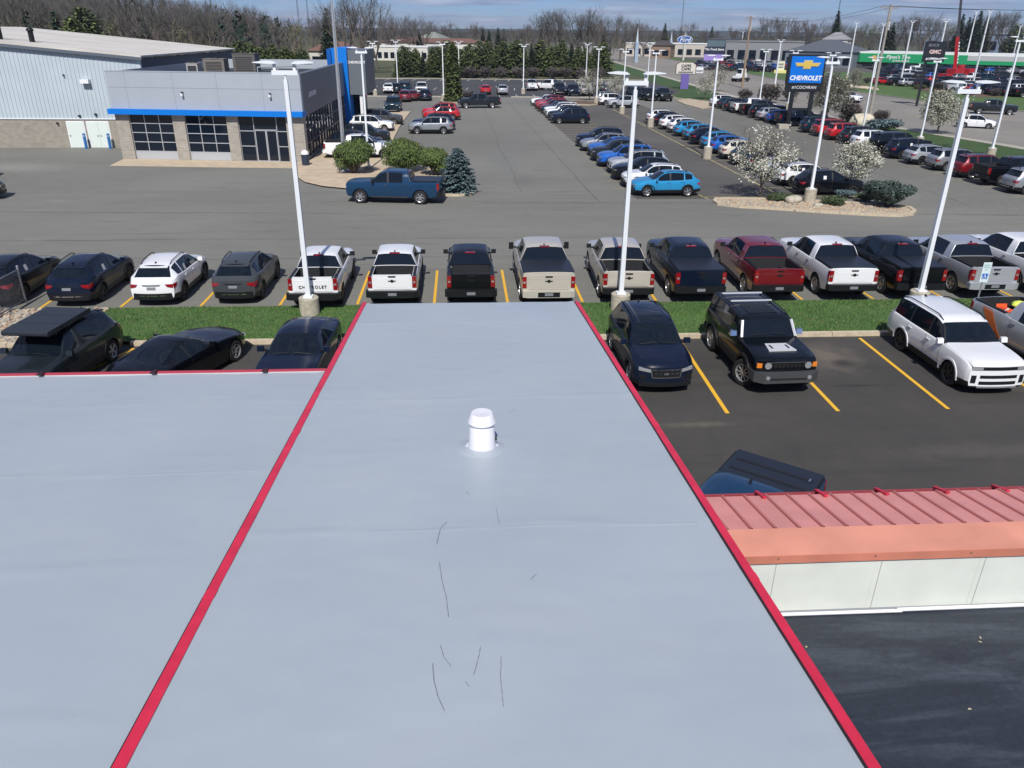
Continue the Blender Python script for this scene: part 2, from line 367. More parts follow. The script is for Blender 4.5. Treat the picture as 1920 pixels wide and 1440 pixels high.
SUVS = dict(TR, L=4.65, W=1.85, H=1.70, R=.355, xf=.92, xr=3.66, x1=1.20, x2=1.88, x3=4.06, x4=4.50, sun=(2.0, 3.2),
            top=[(0, .88), (.1, 1.0), (.5, 1.08), (1.20, 1.15), (1.88, 1.60), (2.5, 1.69), (3.4, 1.67), (4.06, 1.60), (4.50, 1.16), (4.58, 1.10), (4.65, 1.0)],
            belt=[(0, .78), (.3, .90), (1.2, 1.05), (3.0, 1.08), (4.2, 1.12), (4.65, .95)],
            plan=[(0, .80), (.15, .88), (.5, .92), (2.5, .905), (3.7, .925), (4.3, .90), (4.65, .83)],
            roof=[(0, .64), (1.2, .77), (1.88, .63), (3.4, .60), (4.06, .57), (4.5, .70), (4.65, .70)],
            pillars=[(2.32, 2.42), (3.34, 3.44)], doors=[1.42, 2.37, 3.39], sideglass=(1.38, 4.0), lr=.15)
BOX = dict(TR, L=4.83, W=1.92, H=1.74, R=.375, xf=.93, xr=3.74, cf=.11, cr=.08, lf=.05, lr=.05, x1=1.38, x2=1.98, x3=4.52, x4=4.72, crown=.03,
           top=[(0, .98), (.06, 1.08), (.5, 1.14), (1.38, 1.19), (1.98, 1.64), (2.5, 1.74), (3.6, 1.74), (4.52, 1.68), (4.72, 1.18), (4.78, 1.14), (4.83, 1.08)],
           belt=[(0, .90), (.3, 1.02), (1.4, 1.09), (3.0, 1.10), (4.5, 1.12), (4.83, 1.0)],
           plan=[(0, .86), (.12, .92), (.5, .955), (2.5, .94), (3.8, .96), (4.5, .95), (4.83, .90)],
           roof=[(0, .76), (1.38, .82), (1.98, .70), (3.5, .70), (4.52, .69), (4.72, .78), (4.83, .80)],
           pillars=[(2.40, 2.50), (3.46, 3.54)], doors=[1.52, 2.45, 3.50], sideglass=(1.46, 4.60), blackpil=2, blackA=1)
OFF = dict(TR, L=4.60, W=1.98, H=1.86, zb=.34, R=.43, xf=.86, xr=3.72, cf=.07, cr=.05, lf=0, lr=0, x1=1.50, x2=1.80, x3=4.40, x4=4.52, crown=.025, wbow=.05, gap=.08,
           top=[(0, 1.12), (.05, 1.20), (.4, 1.24), (1.50, 1.30), (1.80, 1.76), (2.1, 1.84), (3.6, 1.86), (4.40, 1.82), (4.52, 1.32), (4.56, 1.28), (4.60, 1.22)],
           belt=[(0, 1.02), (.2, 1.16), (1.5, 1.26), (4.4, 1.28), (4.60, 1.16)],
           plan=[(0, .90), (.1, .95), (.4, .97), (2.5, .96), (4.2, .97), (4.60, .93)],
           roof=[(0, .82), (1.5, .84), (1.8, .76), (4.40, .74), (4.52, .82), (4.60, .84)],
           pillars=[(2.30, 2.42), (3.20, 3.32)], doors=[1.56, 2.36, 3.26], sideglass=(1.64, 4.25), blackpil=0)
PK = dict(TR, L=5.86, W=2.06, H=1.94, zb=.36, R=.42, xf=.97, xr=4.68, cf=.13, cr=.03, lf=0, lr=0, x1=1.52, x2=2.22, x3=3.98, x4=4.10, crown=.035, gap=.07, fall=.6,
          top=[(0, 1.12), (.08, 1.22), (.5, 1.27), (1.52, 1.33), (2.22, 1.82), (2.7, 1.93), (3.5, 1.92), (3.98, 1.86), (4.10, 1.40), (4.14, 1.385), (5.0, 1.385), (5.82, 1.40), (5.86, 1.385)],
          belt=[(0, 1.0), (.25, 1.15), (1.5, 1.25), (3.9, 1.28), (4.2, 1.33), (5.86, 1.34)],
          plan=[(0, .92), (.12, .98), (.5, 1.01), (2.5, 1.0), (4.6, 1.02), (5.6, 1.0), (5.86, .985)],
          roof=[(0, .80), (1.52, .84), (2.22, .70), (3.5, .69), (3.98, .70), (4.10, .93), (4.3, .93), (5.86, .93)],
          pillars=[(2.66, 2.78), (3.62, 3.98)], doors=[1.62, 2.72, 3.86], sideglass=(1.70, 3.98), clad=0, bed=(4.18, 5.78, .82))
CPE = dict(TR, L=4.79, W=1.92, H=1.39, zb=.14, R=.345, xf=.92, xr=3.66, cf=.26, cr=.2, lf=0, lr=.1, x1=1.72, x2=2.42, x3=3.05, x4=4.10, clad=0, crown=.05,
           top=[(0, .70), (.12, .78), (.8, .90), (1.72, .99), (2.42, 1.34), (2.75, 1.39), (3.05, 1.37), (4.10, 1.10), (4.5, 1.06), (4.79, .96)],
           belt=[(0, .62), (.4, .76), (1.7, .93), (3.0, .97), (4.1, 1.02), (4.79, .88)],
           plan=[(0, .76), (.2, .88), (.8, .95), (2.5, .91), (3.6, .96), (4.3, .93), (4.79, .82)],
           roof=[(0, .6), (1.72, .76), (2.42, .55), (3.05, .54), (4.10, .66), (4.79, .70)],
           pillars=[(2.95, 3.05)], doors=[1.80, 3.0], sideglass=(1.95, 3.5))
HB = dict(TR, L=4.1, W=1.73, H=1.5, x1=.95, x2=1.75, x3=3.3, x4=3.85, xf=.80, xr=3.32, R=.31, clad=0, zb=.16,
          top=[(0, .70), (.12, .82), (.5, .94), (.95, 1.03), (1.75, 1.45), (2.2, 1.50), (2.9, 1.48), (3.3, 1.40), (3.85, 1.06), (4.0, 1.0), (4.1, .92)],
          belt=[(0, .62), (.3, .78), (1.2, .92), (3.0, .96), (3.8, 1.0), (4.1, .86)],
          plan=[(0, .72), (.15, .80), (.5, .86), (2.2, .85), (3.3, .865), (4.1, .75)],
          roof=[(0, .58), (.95, .72), (1.75, .57), (3.3, .54), (3.85, .64), (4.1, .66)],
          pillars=[(2.05, 2.15), (2.95, 3.04)], doors=[1.2, 2.1, 3.0], sideglass=(1.15, 3.5))
def bigpatch(S, parts, name, rear, quads, mats, proud=.012, thick=.05, usepaint=False, nu=6, children=()):
    for qs in quads:
        mb = MB()
        for q in qs: endpatch(S, mb, rear, q, proud, q[4] if len(q) > 4 else 0, thick, nu)
        parts.append((name, mb.mesh(name, mats, fix=True), usepaint))
def mir(q): return [(-q[1][0], q[1][1]), (-q[0][0], q[0][1]), (-q[3][0], q[3][1]), (-q[2][0], q[2][1])]+list(q[4:])
def vehicle(kind, S, rim=RIM, spokes=5, tonneau=False, hd=False, steer=0, sticker=False, rails=True, lod=1):
    """returns a template: list of (name, mesh, uses paint, location, rz, parent index)"""
    S = dict(S)
    if tonneau or kind == 'pickup' and tonneau: S['bed'] = None
    prep(S); L, hw, zb = S['L'], S['W']/2, S['zb']; flat = list(shell(S)); pk = kind == 'pickup'; off = kind == 'offroad'; bx = kind == 'boxy'; cp = kind == 'coupe'
    z0, z1 = S['ftop'](0), S['ftop'](L)
    # nose
    hl = z0-.04
    fh = hw*.86
    if off:
        for s in (1, -1):
            m = MB(); c = (L/2+.01, s*.60, 1.0); m.tube(c, (L/2+.05, s*.60, 1.0), .10, n=16, mi=0); flat.append(('headlight', m.mesh('headlight', LAMP, True, angle=.5), False))
            m = MB(); endpatch(S, m, False, [(s*.83-.07, .92), (s*.83+.07, .92), (s*.83+.07, 1.06), (s*.83-.07, 1.06)], .02); flat.append(('turn_signal', m.mesh('turn_signal', ORAL), False))
        m = MB(); endpatch(S, m, False, [(-.48, .93), (.48, .93), (.48, 1.09), (-.48, 1.09)], .012, 1)
        for i in range(8): m.box((L/2+.02, -.42+i*.12, 1.01), (.05, .035, .17), 0)
        m.box((L/2+.02, 0, 1.10), (.05, 1.35, .025), 2)
        flat.append(('grille', m.mesh('grille', [BLK, SEAM, CHR]), False))
        m = MB(); m.prism([(L/2+.18, -.72), (L/2+.18, .72), (L/2-.02, .97), (L/2-.35, .99), (L/2-.35, -.99), (L/2-.02, -.97)], 2, .50, .80, 0); m.b2(L/2+.12, L/2+.185, -.55, .55, .60, .66, 1)
        flat.append(('bumper', m.mesh('bumper', [mat('bumper_plastic', (.05, .052, .056), .6), SEAM]), False))
        for s in (1, -1):
            m = MB(); m.tube((L/2+.17, s*.62, .68), (L/2+.20, s*.62, .68), .06, n=12); flat.append(('fog_lamp', m.mesh('fog_lamp', LAMP), False))
        m = MB(); xx = L/2-.75; m.prism([(xx-.26, -.33), (xx+.30, -.42), (xx+.30, .42), (xx-.26, .33)], 2, S['ftop'](.75)-.01, S['ftop'](.75)+.025, 0); 
        for s in (1, -1): m.b2(xx-.12, xx+.16, s*.25-.03, s*.25+.03, S['ftop'](.75), S['ftop'](.75)+.03, 1)
        flat.append(('hood_vent', m.mesh('hood_vent', [mat('brushed_metal', (.66, .67, .69), .5, metal=.3), SEAM]), False))
    elif bx:
        q = [(.52, z0-.14), (fh, z0-.14), (fh, z0-.02), (.52, z0-.02)]
        bigpatch(S, flat, 'headlight', False, [[q], [mir(q)]], [LAMP], .012)
        bigpatch(S, flat, 'grille', False, [[[(-.52, z0-.13), (.52, z0-.13), (.52, z0-.03), (-.52, z0-.03)], [(-.56, .60), (.56, .60), (.56, .69), (-.56, .69)], [(-.56, .40), (.56, .40), (.56, .50), (-.56, .50)],
                 [(.66, .44), (.80, .44), (.80, .68), (.66, .68)], [(-.80, .44), (-.66, .44), (-.66, .68), (-.80, .68)]]], [BLK], .012)
        bigpatch(S, flat, 'skid_plate', False, [[[(-.6, .30), (.6, .30), (.6, .35), (-.6, .35)]]], [mat('satin_silver', (.4, .41, .42), .35, metal=.6)], .03)
    elif pk:
        q = [(.62, z0-.26), (fh+.02, z0-.26), (fh+.04, z0-.05), (.62, z0-.08)]
        bigpatch(S, flat, 'headlight', False, [[q], [mir(q)]], [LAMP], .015)
        bigpatch(S, flat, 'grille', False, [[[(-.62, z0-.40), (.62, z0-.40), (.62, z0-.06), (-.62, z0-.06)], [(-.62, z0-.24), (.62, z0-.24), (.62, z0-.20), (-.62, z0-.20), 1]]], [BLK, CHR], .014)
        bigpatch(S, flat, 'bumper', False, [[[(-.92, .50), (.92, .50), (.92, .66), (-.92, .66)]]], [CHR if not hd else PC['white']], .05, .12, hd)
    elif cp:
        q = [(.45, z0-.14), (fh-.02, z0-.10), (fh-.02, z0-.03), (.45, z0-.06)]
        bigpatch(S, flat, 'headlight', False, [[q], [mir(q)]], [LAMP], .012)
        bigpatch(S, flat, 'grille', False, [[[(-.45, z0-.25), (.45, z0-.25), (.45, z0-.08), (-.45, z0-.08)]]], [BLK], .01)
    else:
        a = z0
        q = [(.42, a-.15), (fh, a-.10), (fh, a+.0), (.42, a-.06)] if kind == 'suv' else [(.45, a-.11), (fh, a-.07), (fh, a-.02), (.45, a-.05)]
        bigpatch(S, flat, 'headlight', False, [[q], [mir(q)]], [LAMP], .012)
        q = [(.58, a-.40), (fh-.05, a-.36), (fh-.02, a-.24), (.62, a-.24)]
        bigpatch(S, flat, 'fog_lamp', False, [[q], [mir(q)]], [BLK], .01)
        g = [[(-.40, a-.28), (.40, a-.28), (.44, a-.07), (-.44, a-.07)]] if kind == 'suv' else [[(-.56, a-.42), (.56, a-.42), (.48, a-.16), (-.48, a-.16)]]
        if kind == 'suv': g += [[(-.46, a-.085), (.46, a-.085), (.47, a-.055), (-.47, a-.055), 1], [(-.40, a-.315), (.40, a-.315), (.405, a-.285), (-.405, a-.285), 1], [(.395, a-.29), (.425, a-.29), (.465, a-.08), (.435, a-.08), 1], [(-.425, a-.29), (-.395, a-.29), (-.435, a-.08), (-.465, a-.08), 1], [(-.42, a-.19), (.42, a-.19), (.425, a-.17), (-.425, a-.17), 1], [(-.07, a-.21), (.07, a-.21), (.07, a-.15), (-.07, a-.15), 1]]
        bigpatch(S, flat, 'grille', False, [g], [BLK, CHR], .016)
        bigpatch(S, flat, 'lower_bumper', False, [[[(-.78, zb+.10), (.78, zb+.10), (.78, zb+.22), (-.78, zb+.22)]]], [BLK], .03)
    # tail
    rh = S['fplan'](L)
    if pk:
        q = [(rh-.16, .86), (rh-.01, .86), (rh-.01, 1.30), (rh-.16, 1.30)]
        for qq in (q, mir(q)):
            m = MB(); endpatch(S, m, True, qq, .02); s = 1 if qq is q else -1; sidepatch(S, m, s, [(L-.10, .88), (L, .86), (L, 1.28), (L-.13, 1.26)], .012)
            flat.append(('taillight', m.mesh('taillight', REDL), False))
            m = MB(); mid_ = [((a_[0]+b_[0])/2, 0) for a_, b_ in ((qq[0], qq[1]),)][0][0]; endpatch(S, m, True, [(mid_-.045, 1.04), (mid_+.045, 1.04), (mid_+.045, 1.11), (mid_-.045, 1.11)], .026, 0, .02, 2); flat.append(('reverse_lamp', m.mesh('reverse_lamp', LAMP), False))
            m = MB(); pr_ = None; y_ = s*(hw-.125)
            for x_ in (4.22, 4.7, 5.2, 5.72): 
                x_ = x_*L/5.86; p_ = Vector((L/2-x_, y_, S['ftop'](x_)-.012))
                if pr_ is not None: m.box(((p_.x+pr_.x)/2, y_, (p_.z+pr_.z)/2), (abs(p_.x-pr_.x), .11, .035))
                pr_ = p_
            flat.append(('rail_cap', m.mesh('rail_cap', BLK), False))
        m = MB()
        for s in (1, -1): sidepatch(S, m, s, [(S['xr']-.62, .46), (S['xr']-.50, .46), (S['xr']-.47, .86), (S['xr']-.55, .86)], .006, 0, 2, 3, .01)
        m = MB(); endpatch(S, m, True, [(-rh+.25, .83), (rh-.25, .83), (rh-.25, .85), (-rh+.25, .85)], .032, 0, .02); endpatch(S, m, True, [(-rh+.24, 1.225), (rh-.24, 1.225), (rh-.24, 1.24), (-rh+.24, 1.24)], .0335, 0, .02); flat.append(('tailgate_crease', m.mesh('tailgate_crease', [PC['white']]), True))
        m = MB(); endpatch(S, m, True, [(-rh+.19, .80), (rh-.19, .80), (rh-.19, 1.37), (-rh+.19, 1.37)], .022, 0, .06)
        endpatch(S, m, True, [(-rh+.32, .88), (rh-.32, .88), (rh-.30, 1.20), (-rh+.30, 1.20)], .030, 0, .02)
        endpatch(S, m, True, [(-.13, 1.27), (.13, 1.27), (.15, 1.33), (-.15, 1.33)], .032, 1, .03)
        flat.append(('tailgate', m.mesh('tailgate', [PC['white'], BLK]), True))
        m = MB(); m.prism([(-.055, 0), (-.13, .0), (-.15, .035), (-.045, .035), (-.045, .07), (.045, .07), (.055, .035), (.15, .035), (.13, 0), (.05, 0), (.045, -.035), (-.055, -.035)], 0, -L/2-.045, -L/2-.02, 0)
        me = m.mesh('emblem', BLK); me.transform(Matrix.Translation((0, 0, 1.12))); flat.append(('emblem', me, False))
        m = MB(); bm_ = 2 if hd else 0; m.prism([(-L/2-.17, -.80), (-L/2-.17, .80), (-L/2-.10, .99), (-L/2+.15, 1.0), (-L/2+.15, -1.0), (-L/2-.10, -.99)], 2, .52, .76, 1)
        m.b2(-L/2-.175, -L/2-.1, -.42, .42, .545, .735, 0); m.b2(-L/2-.185, -L/2-.17, -.16, .16, .60, .71, 2)
        flat.append(('rear_bumper', m.mesh('rear_bumper', [BLK, PC['white'] if hd else (CHR if hd is None else BLK), PLATE]), False) if not hd else ('rear_bumper', (lambda M_: M_)(MBswap(m, [PC['white'], BLK, PLATE], {1: 0, 0: 1})), True))
        m = MB(); m.b2(-L/2+(L-S['x3'])-.02, -L/2+(L-S['x3'])+.10, -.2, .2, S['ftop'](S['x3'])-.01, S['ftop'](S['x3'])+.03, 0); flat.append(('brake_light', m.mesh('brake_light', REDL), False))
        if tonneau:
            m = MB(); m.b2(L/2-5.80*L/5.86, L/2-4.16*L/5.86, -.92*hw/1.03, .92*hw/1.03, S['ftop'](5)-.02, S['ftop'](5)+.035, 0); flat.append(('bed_cover', m.mesh('bed_cover', TONN, fix=True), False))
        else:
            m = MB(); a, b, zf = S['bed']
            for i in range(12): m.b2(L/2-b+.05, L/2-a-.05, -hw+.34+i*(2*hw-.68)/11-.02, -hw+.34+i*(2*hw-.68)/11+.02, zf+.001, zf+.018)
            for s in (1, -1): m.b2(L/2-S['xr']-.45, L/2-S['xr']+.45, s*(hw-.33)-.13, s*(hw-.33)+.13, zf, zf+.22)
            flat.append(('bed_liner', m.mesh('bed_liner', BEDL), False))
        for s in (1, -1):
            m = MB(); m.tube((L/2-1.65, s*(hw-.05), .42), (L/2-3.95, s*(hw-.05), .42), .045, n=8); flat.append(('step_bar', m.mesh('step_bar', BLK), False))
    elif off:
        q = [(rh-.17, .90), (rh-.03, .90), (rh-.03, 1.15), (rh-.17, 1.15)]; bigpatch(S, flat, 'taillight', True, [[q], [mir(q)]], [REDL], .015)
        m = MB(); Mx = Matrix.Rotation(R_(-90), 4, 'Y'); m.lathe([(.2, .05), (.40, .05), (.42, .12), (.40, .26), (.2, .26), (.001, .24)], 24, 0, Mx, (-L/2, .12, 1.05)); flat.append(('spare_wheel', m.mesh('spare_wheel', RUB, True, angle=.6), False))
        m = MB(); m.prism([(-L/2-.14, -.8), (-L/2-.14, .8), (-L/2+.1, .97), (-L/2+.1, -.97)], 2, .5, .74); flat.append(('rear_bumper', m.mesh('rear_bumper', BLK), False))
    elif cp:
        q = [(.42, z1-.20), (rh-.04, z1-.20), (rh-.04, z1-.06), (.42, z1-.06)]; bigpatch(S, flat, 'taillight', True, [[q], [mir(q)]], [REDL], .012)
        bigpatch(S, flat, 'rear_panel', True, [[[(-.40, z1-.20), (.40, z1-.20), (.40, z1-.06), (-.40, z1-.06)]]], [BLK], .01)
    else:
        zt = z1-.02
        if bx: q = [(rh-.30, .50), (rh-.03, .50), (rh-.03, .62), (rh-.30, .62)]
        else: q = [(rh-.22, zt-.17), (rh-.02, zt-.22), (rh-.01, zt-.07), (rh-.30, zt-.07)]
        for qq in (q, mir(q)):
            m = MB(); endpatch(S, m, True, qq, .014); s = 1 if qq is q else -1
            if not bx: sidepatch(S, m, s, [(L-.16, zt-.18), (L-.01, zt-.24), (L-.01, zt-.07), (L-.22, zt-.05)], .012)
            flat.append(('taillight', m.mesh('taillight', REDL), False))
        bigpatch(S, flat, 'license_plate', True, [[[(-.16, .70), (.16, .70), (.16, .80), (-.16, .80)]]], [PLATE], .014, nu=2)
        bigpatch(S, flat, 'lower_bumper', True, [[[(-.74, zb+.10), (.74, zb+.10), (.70, .55), (-.70, .55)], [(-.5, zb+.24), (.5, zb+.24), (.5, zb+.28), (-.5, zb+.28), 1]]], [BLK, CHR], .025)
        bigpatch(S, flat, 'tail_trim', True, [[[(-.30, .84), (.30, .84), (.34, .875), (-.34, .875)]]], [CHR if kind == 'suv' else BLK], .016)
        # roof-end spoiler
        if kind in ('crossover', 'suv', 'boxy'):
            m = MB(); x3 = S['x3']; zz = S['ftop'](x3); m.prism([(L/2-x3+.10, zz+.0), (L/2-x3-.14, zz-.045), (L/2-x3-.14, zz-.075), (L/2-x3+.06, zz-.06)], 1, -.52, .52); flat.append(('spoiler', m.mesh('spoiler', [PC['white']]), True))
    # flanks
    for s in (1, -1):
        for d in S['doors'][1:]:
            m = MB(); sidepatch(S, m, s, [(d-.26, S['fbelt'](d)-.13), (d-.06, S['fbelt'](d)-.13), (d-.06, S['fbelt'](d)-.10), (d-.26, S['fbelt'](d)-.10)], .035, 0, 2, 1, .03)
            flat.append(('door_handle', m.mesh('door_handle', [CHR if (off or pk) else PC['white']]), not (off or pk)))
        m = MB(); xm_ = S['sideglass'][0]+.12; zm = S['fbelt'](xm_)+.10; k = 1.6 if hd else (.95 if pk or off else .85)
        cx = L/2-xm_; oy = side_y(S, xm_, S['fbelt'](xm_)-.02)+.12*k
        m.box((cx, s*(oy-.14), zm-.05), (.07, .18, .05), 1)
        m.prism([(cx+.09, zm-.07*k), (cx+.05, zm+.09*k), (cx-.03, zm+.10*k), (cx-.05, zm-.08*k)], 1, s*(oy-.09), s*(oy+.10), 0)
        flat.append(('side_mirror', m.mesh('side_mirror', [PC['white'] if not (pk or off) or hd is None else (CHR if off else BLK), BLK], smooth=False), not (pk or off)))
        if rails and not (pk or cp or kind == 'hatch'):
            m = MB(); x0 = S['x2']+.15; x1 = S['x3']-.1; n = 8; pr = None
            for i in range(n+1):
                x = x0+(x1-x0)*i/n; p = (L/2-x, s*(S['froof'](x)-.02), S['ftop'](x)+(.03 if 0 < i < n else -.03)); 
                if pr: m.tube(pr, p, .018, n=5)
                pr = p
            flat.append(('roof_rail', m.mesh('roof_rail', BLK), False))
        if S.get('clad', 1) or off:                       # black arch lips
            for xw in (S['xf'], S['xr']):
                m = MB(); n = 14; r0, r1 = S['R']+S.get('gap', .055)-.005, S['R']+S.get('gap', .055)+(.09 if off else .055); b = len(m.v); pts = []
                for i in range(n+1):
                    a = math.pi*(i/n)*1.06-.1
                    for r in (r0, r1):
                        x, z = xw-r*math.cos(a), S['R']+r*math.sin(a); y = side_y(S, max(.02, min(L-.02, x)), z); xx = L/2-deform(S, max(0, min(L, x)), y, z)
                        pts += [(xx, s*(y+(.045 if off else .022)), z), (xx, s*(y-.03), z)]
                fs = []
                for i in range(n): o = i*4; p = o+4; fs += [(o, o+2, p+2, p), (o+2, o+3, p+3, p+2), (o, p, p+1, o+1)]
                m.add(pts, fs); flat.append(('wheel_arch', m.mesh('wheel_arch', BLK if not bx else PC['white']), bx))
    if sticker:
        for s in (1, -1):
            m = MB(); xs_ = S['doors'][2]-.42; zz = S['fbelt'](xs_)+.14; a = side_y(S, xs_, zz-.08)+.012; b = side_y(S, xs_, zz+.08)+.012
            m.add([(L/2-xs_-.10, s*a, zz-.10), (L/2-xs_+.10, s*a, zz-.10), (L/2-xs_+.10, s*b, zz+.12), (L/2-xs_-.10, s*b, zz+.12)], [(0, 1, 2, 3)]); flat.append(('price_sticker', m.mesh('price_sticker', STICK, fix=False), False))
    if not cp and kind != 'hatch' and not off:
        m = MB(); x = S['x3']-.25; z = S['ftop'](x)-.01; m.prism([(L/2-x, z), (L/2-x-.14, z), (L/2-x-.14, z+.06), (L/2-x-.10, z+.06)], 1, -.02, .02); flat.append(('antenna_fin', m.mesh('antenna_fin', BLK), False))
    if off:
        m = MB()
        for x in (3.15, 3.95):
            mm = MB(); mm.box((L/2-x, 0, S['ftop'](x)+.06), (.055, 1.35, .035), 0)
            for s in (1, -1): mm.box((L/2-x, s*.64, S['ftop'](x)+.01), (.05, .04, .07), 1)
            flat.append(('crossbar', mm.mesh('crossbar', [mat('brushed_metal', (.66, .67, .69), .5), BLK]), False))
        for s in (1, -1):
            pass
        for i in range(3): m.box((L/2-2.6, 0, S['ftop'](2.6)+.0), (.9-.25*i, .9-.2*i, .012+.006*i), 1)
        flat.append(('roof_panel', m.mesh('roof_rack', [mat('satin_silver', (.4, .41, .42), .35, metal=.6), BLK]), False))
    if off:
        for s in (1, -1):
            m = MB(); m.tube((L/2-deform(S, S['x1'], .84, 1.3)+.02, s*.85, S['ftop'](S['x1'])+.0), (L/2-deform(S, S['x2'], .76, 1.7)+.02, s*.77, S['ftop'](S['x2'])-.02), .045, n=6); flat.append(('pillar_trim', m.mesh('pillar_trim', mat('brushed_metal', (.66, .67, .69), .5)), False))
    # interior hint: steering wheel and seats stay behind dark glass; wipers
    m = MB(); x = S['x1']+.06
    for s in (1, -1): m.tube((L/2-deform(S, x, .1*s, 1)+.02, .55*s, S['ftop'](x)+.0), (L/2-deform(S, x, 0, 1)+.01, .05*s, S['ftop'](x)+.045), .01, n=4)
    flat.append(('wiper', m.mesh('wiper', BLK), False))
    tpl = [(n_, me, pf, (0, 0, 0), 0, -1) for n_, me, pf in flat]
    ty, ri = wheel_meshes(S['R'], .235 if not off else .28, spokes, rim)
    for xw, fr in ((S['xf'], 1), (S['xr'], 0)):
        for s in (1, -1):
            rz = (0 if s > 0 else math.pi)+(R_(steer) if fr else 0)
            i = len(tpl); tpl.append(('wheel', ty, False, (L/2-xw, s*(hw-(.135 if not off else .13)), S['R']), rz, -1)); tpl.append(('rim', ri, False, (0, 0, 0), 0, i))
    return dict(parts=tpl, S=S)
def MBswap(m, mats, mp):
    m.m = [mp.get(i, i) for i in m.m]; return m.mesh('rear_bumper', mats)
def place(T, name, loc, rz, pc, label, cat, group=None, skip=()):
    """one vehicle: an Empty with a copy of every part of its kind (meshes shared, paint per vehicle)"""
    root = empty(name, loc, rz, label, cat, group); objs = []
    for n_, me, pf, lc, r, pi in T['parts']:
        if n_ in skip: objs.append(None); continue
        o = bpy.data.objects.new(n_, me); COL.objects.link(o); o.parent = root if pi < 0 else objs[pi]; o.location = lc; o.rotation_euler = (0, 0, r)
        if pf: o.material_slots[0].link = 'OBJECT'; o.material_slots[0].material = pc
        objs.append(o)
    return root
def merged(T, name):
    """the same vehicle as one mesh for the far lots, paint in slot 0"""
    mb = MB(); mats = [PC['white']]; mats_idx = {}
    for n_, me, pf, lc, r, pi in T['parts']:
        if n_ in ('wiper', 'door_handle', 'price_sticker', 'antenna_fin'): continue
        base = Vector(lc); rr = r
        if pi >= 0: base = Vector(T['parts'][pi][3]); rr = T['parts'][pi][4]
        M = Matrix.Translation(base) @ Matrix.Rotation(rr, 4, 'Z'); mp = []
        for k, m in enumerate(me.materials):
            if pf and k == 0: mp.append(0)
            else:
                if m.name not in mats_idx: mats_idx[m.name] = len(mats); mats.append(m)
                mp.append(mats_idx[m.name])
        b = len(mb.v); mb.v += [tuple(M @ v.co) for v in me.vertices]
        for p in me.polygons: mb.f.append(tuple(b+i for i in p.vertices)); mb.m.append(mp[min(p.material_index, len(mp)-1)])
    return mb.mesh(name, mats, smooth=True, fix=False, angle=R_(30))

# ------------------------------------------------------------------ ground and paving
def hill(x, y):
    a = 22*sstep((y-150)/230)*sstep((-32-x-.12*(y-150))/120)
    b = 3*sstep((math.hypot(x, y)-800)/900)
    return a*(1-.5*sstep((y-380)/300))+b
def asphalt(name, c0, c1, tone, rough=.9, blobs=()):
    s = NB(name, rough); big = s.noise(.045, 8, s.map((1, 1.6, 1)), .6, .6); med = s.noise(.5, 6, None, .65); fine = s.noise(38, 3); 
    c = s.ramp(big, [(.32, c0), (.68, c1)]); c = s.mix(s.ramp(med, [(.35, .0), (.75, .35)]), c, tone)
    c = s.mix(.35, c, s.ramp(fine, [(.3, .72), (.7, 1.15)]), 'MULTIPLY')
    st = s.noise(.9, 4, s.map((.25, 1.4, 1)), .6); c = s.mix(s.ramp(st, [(.56, 0), (.74, .38)]), c, tuple(v*.6 for v in c0)); st2 = s.noise(.55, 5, s.map((.5, 1.1, 1), -.15), .62); c = s.mix(s.ramp(st2, [(.60, 0), (.76, .45)]), c, tuple(min(1, v*1.28) for v in c1))
    st3 = s.noise(1.6, 3, s.map((.06, 1.3, 1)), .5); c = s.mix(s.ramp(st3, [(.55, 0), (.72, .25)]), c, tuple(v*.7 for v in c0))
    oil = s.noise(.35, 5, s.map((1, 1, 1), .3), .6); c = s.mix(s.ramp(oil, [(.68, 0), (.78, .35)]), c, tuple(v*.5 for v in c0))
    vo = s.n('TexVoronoi'); vo.feature = 'DISTANCE_TO_EDGE'; vo.inputs['Scale'].default_value = .11; w = s.n('Mix'); w.data_type = 'VECTOR'
    wn = s.n('TexNoise'); wn.inputs['Scale'].default_value = .6; wn.inputs['Detail'].default_value = 5; s.l(s.tc.outputs['Object'], wn.inputs[0])
    w.inputs[0].default_value = .35; s.l(s.tc.outputs['Object'], w.inputs[4]); sc_ = s.n('VectorMath'); sc_.operation = 'MULTIPLY_ADD'; sc_.inputs[1].default_value = (3, 3, 3); s.l(wn.outputs[1], sc_.inputs[0]); s.l(s.tc.outputs['Object'], sc_.inputs[2]); s.l(sc_.outputs[0], w.inputs[5])
    s.l(w.outputs[1], vo.inputs[0]); c = s.mix(s.ramp(vo.outputs[0], [(.002, .16), (.005, 0)]), c, tuple(v*.45 for v in c0))
    for (bx_, by_, rx, ry, colr, amt) in blobs:          # worn and stained spots with a shape of their own
        mp_ = s.n('Mapping'); mp_.vector_type = 'TEXTURE'; mp_.inputs['Location'].default_value = (bx_, by_, 0); mp_.inputs['Scale'].default_value = (rx, ry, 1); s.l(s.tc.outputs['Object'], mp_.inputs[0])
        ln = s.n('VectorMath'); ln.operation = 'LENGTH'; s.l(mp_.outputs[0], ln.inputs[0]); ad = s.n('Math'); ad.operation = 'MULTIPLY_ADD'; ad.inputs[1].default_value = 1.5; s.l(s.noise(2.2, 6, None, .65), ad.inputs[0]); s.l(ln.outputs['Value'], ad.inputs[2])
        c = s.mix(s.ramp(ad.outputs[0], [(.75, amt), (1.0, 0)]) if False else s.ramp2(ad.outputs[0], .9, 1.75, amt), c, colr)
    s.col(c); s.bump(fine, .25, .01); return s.m
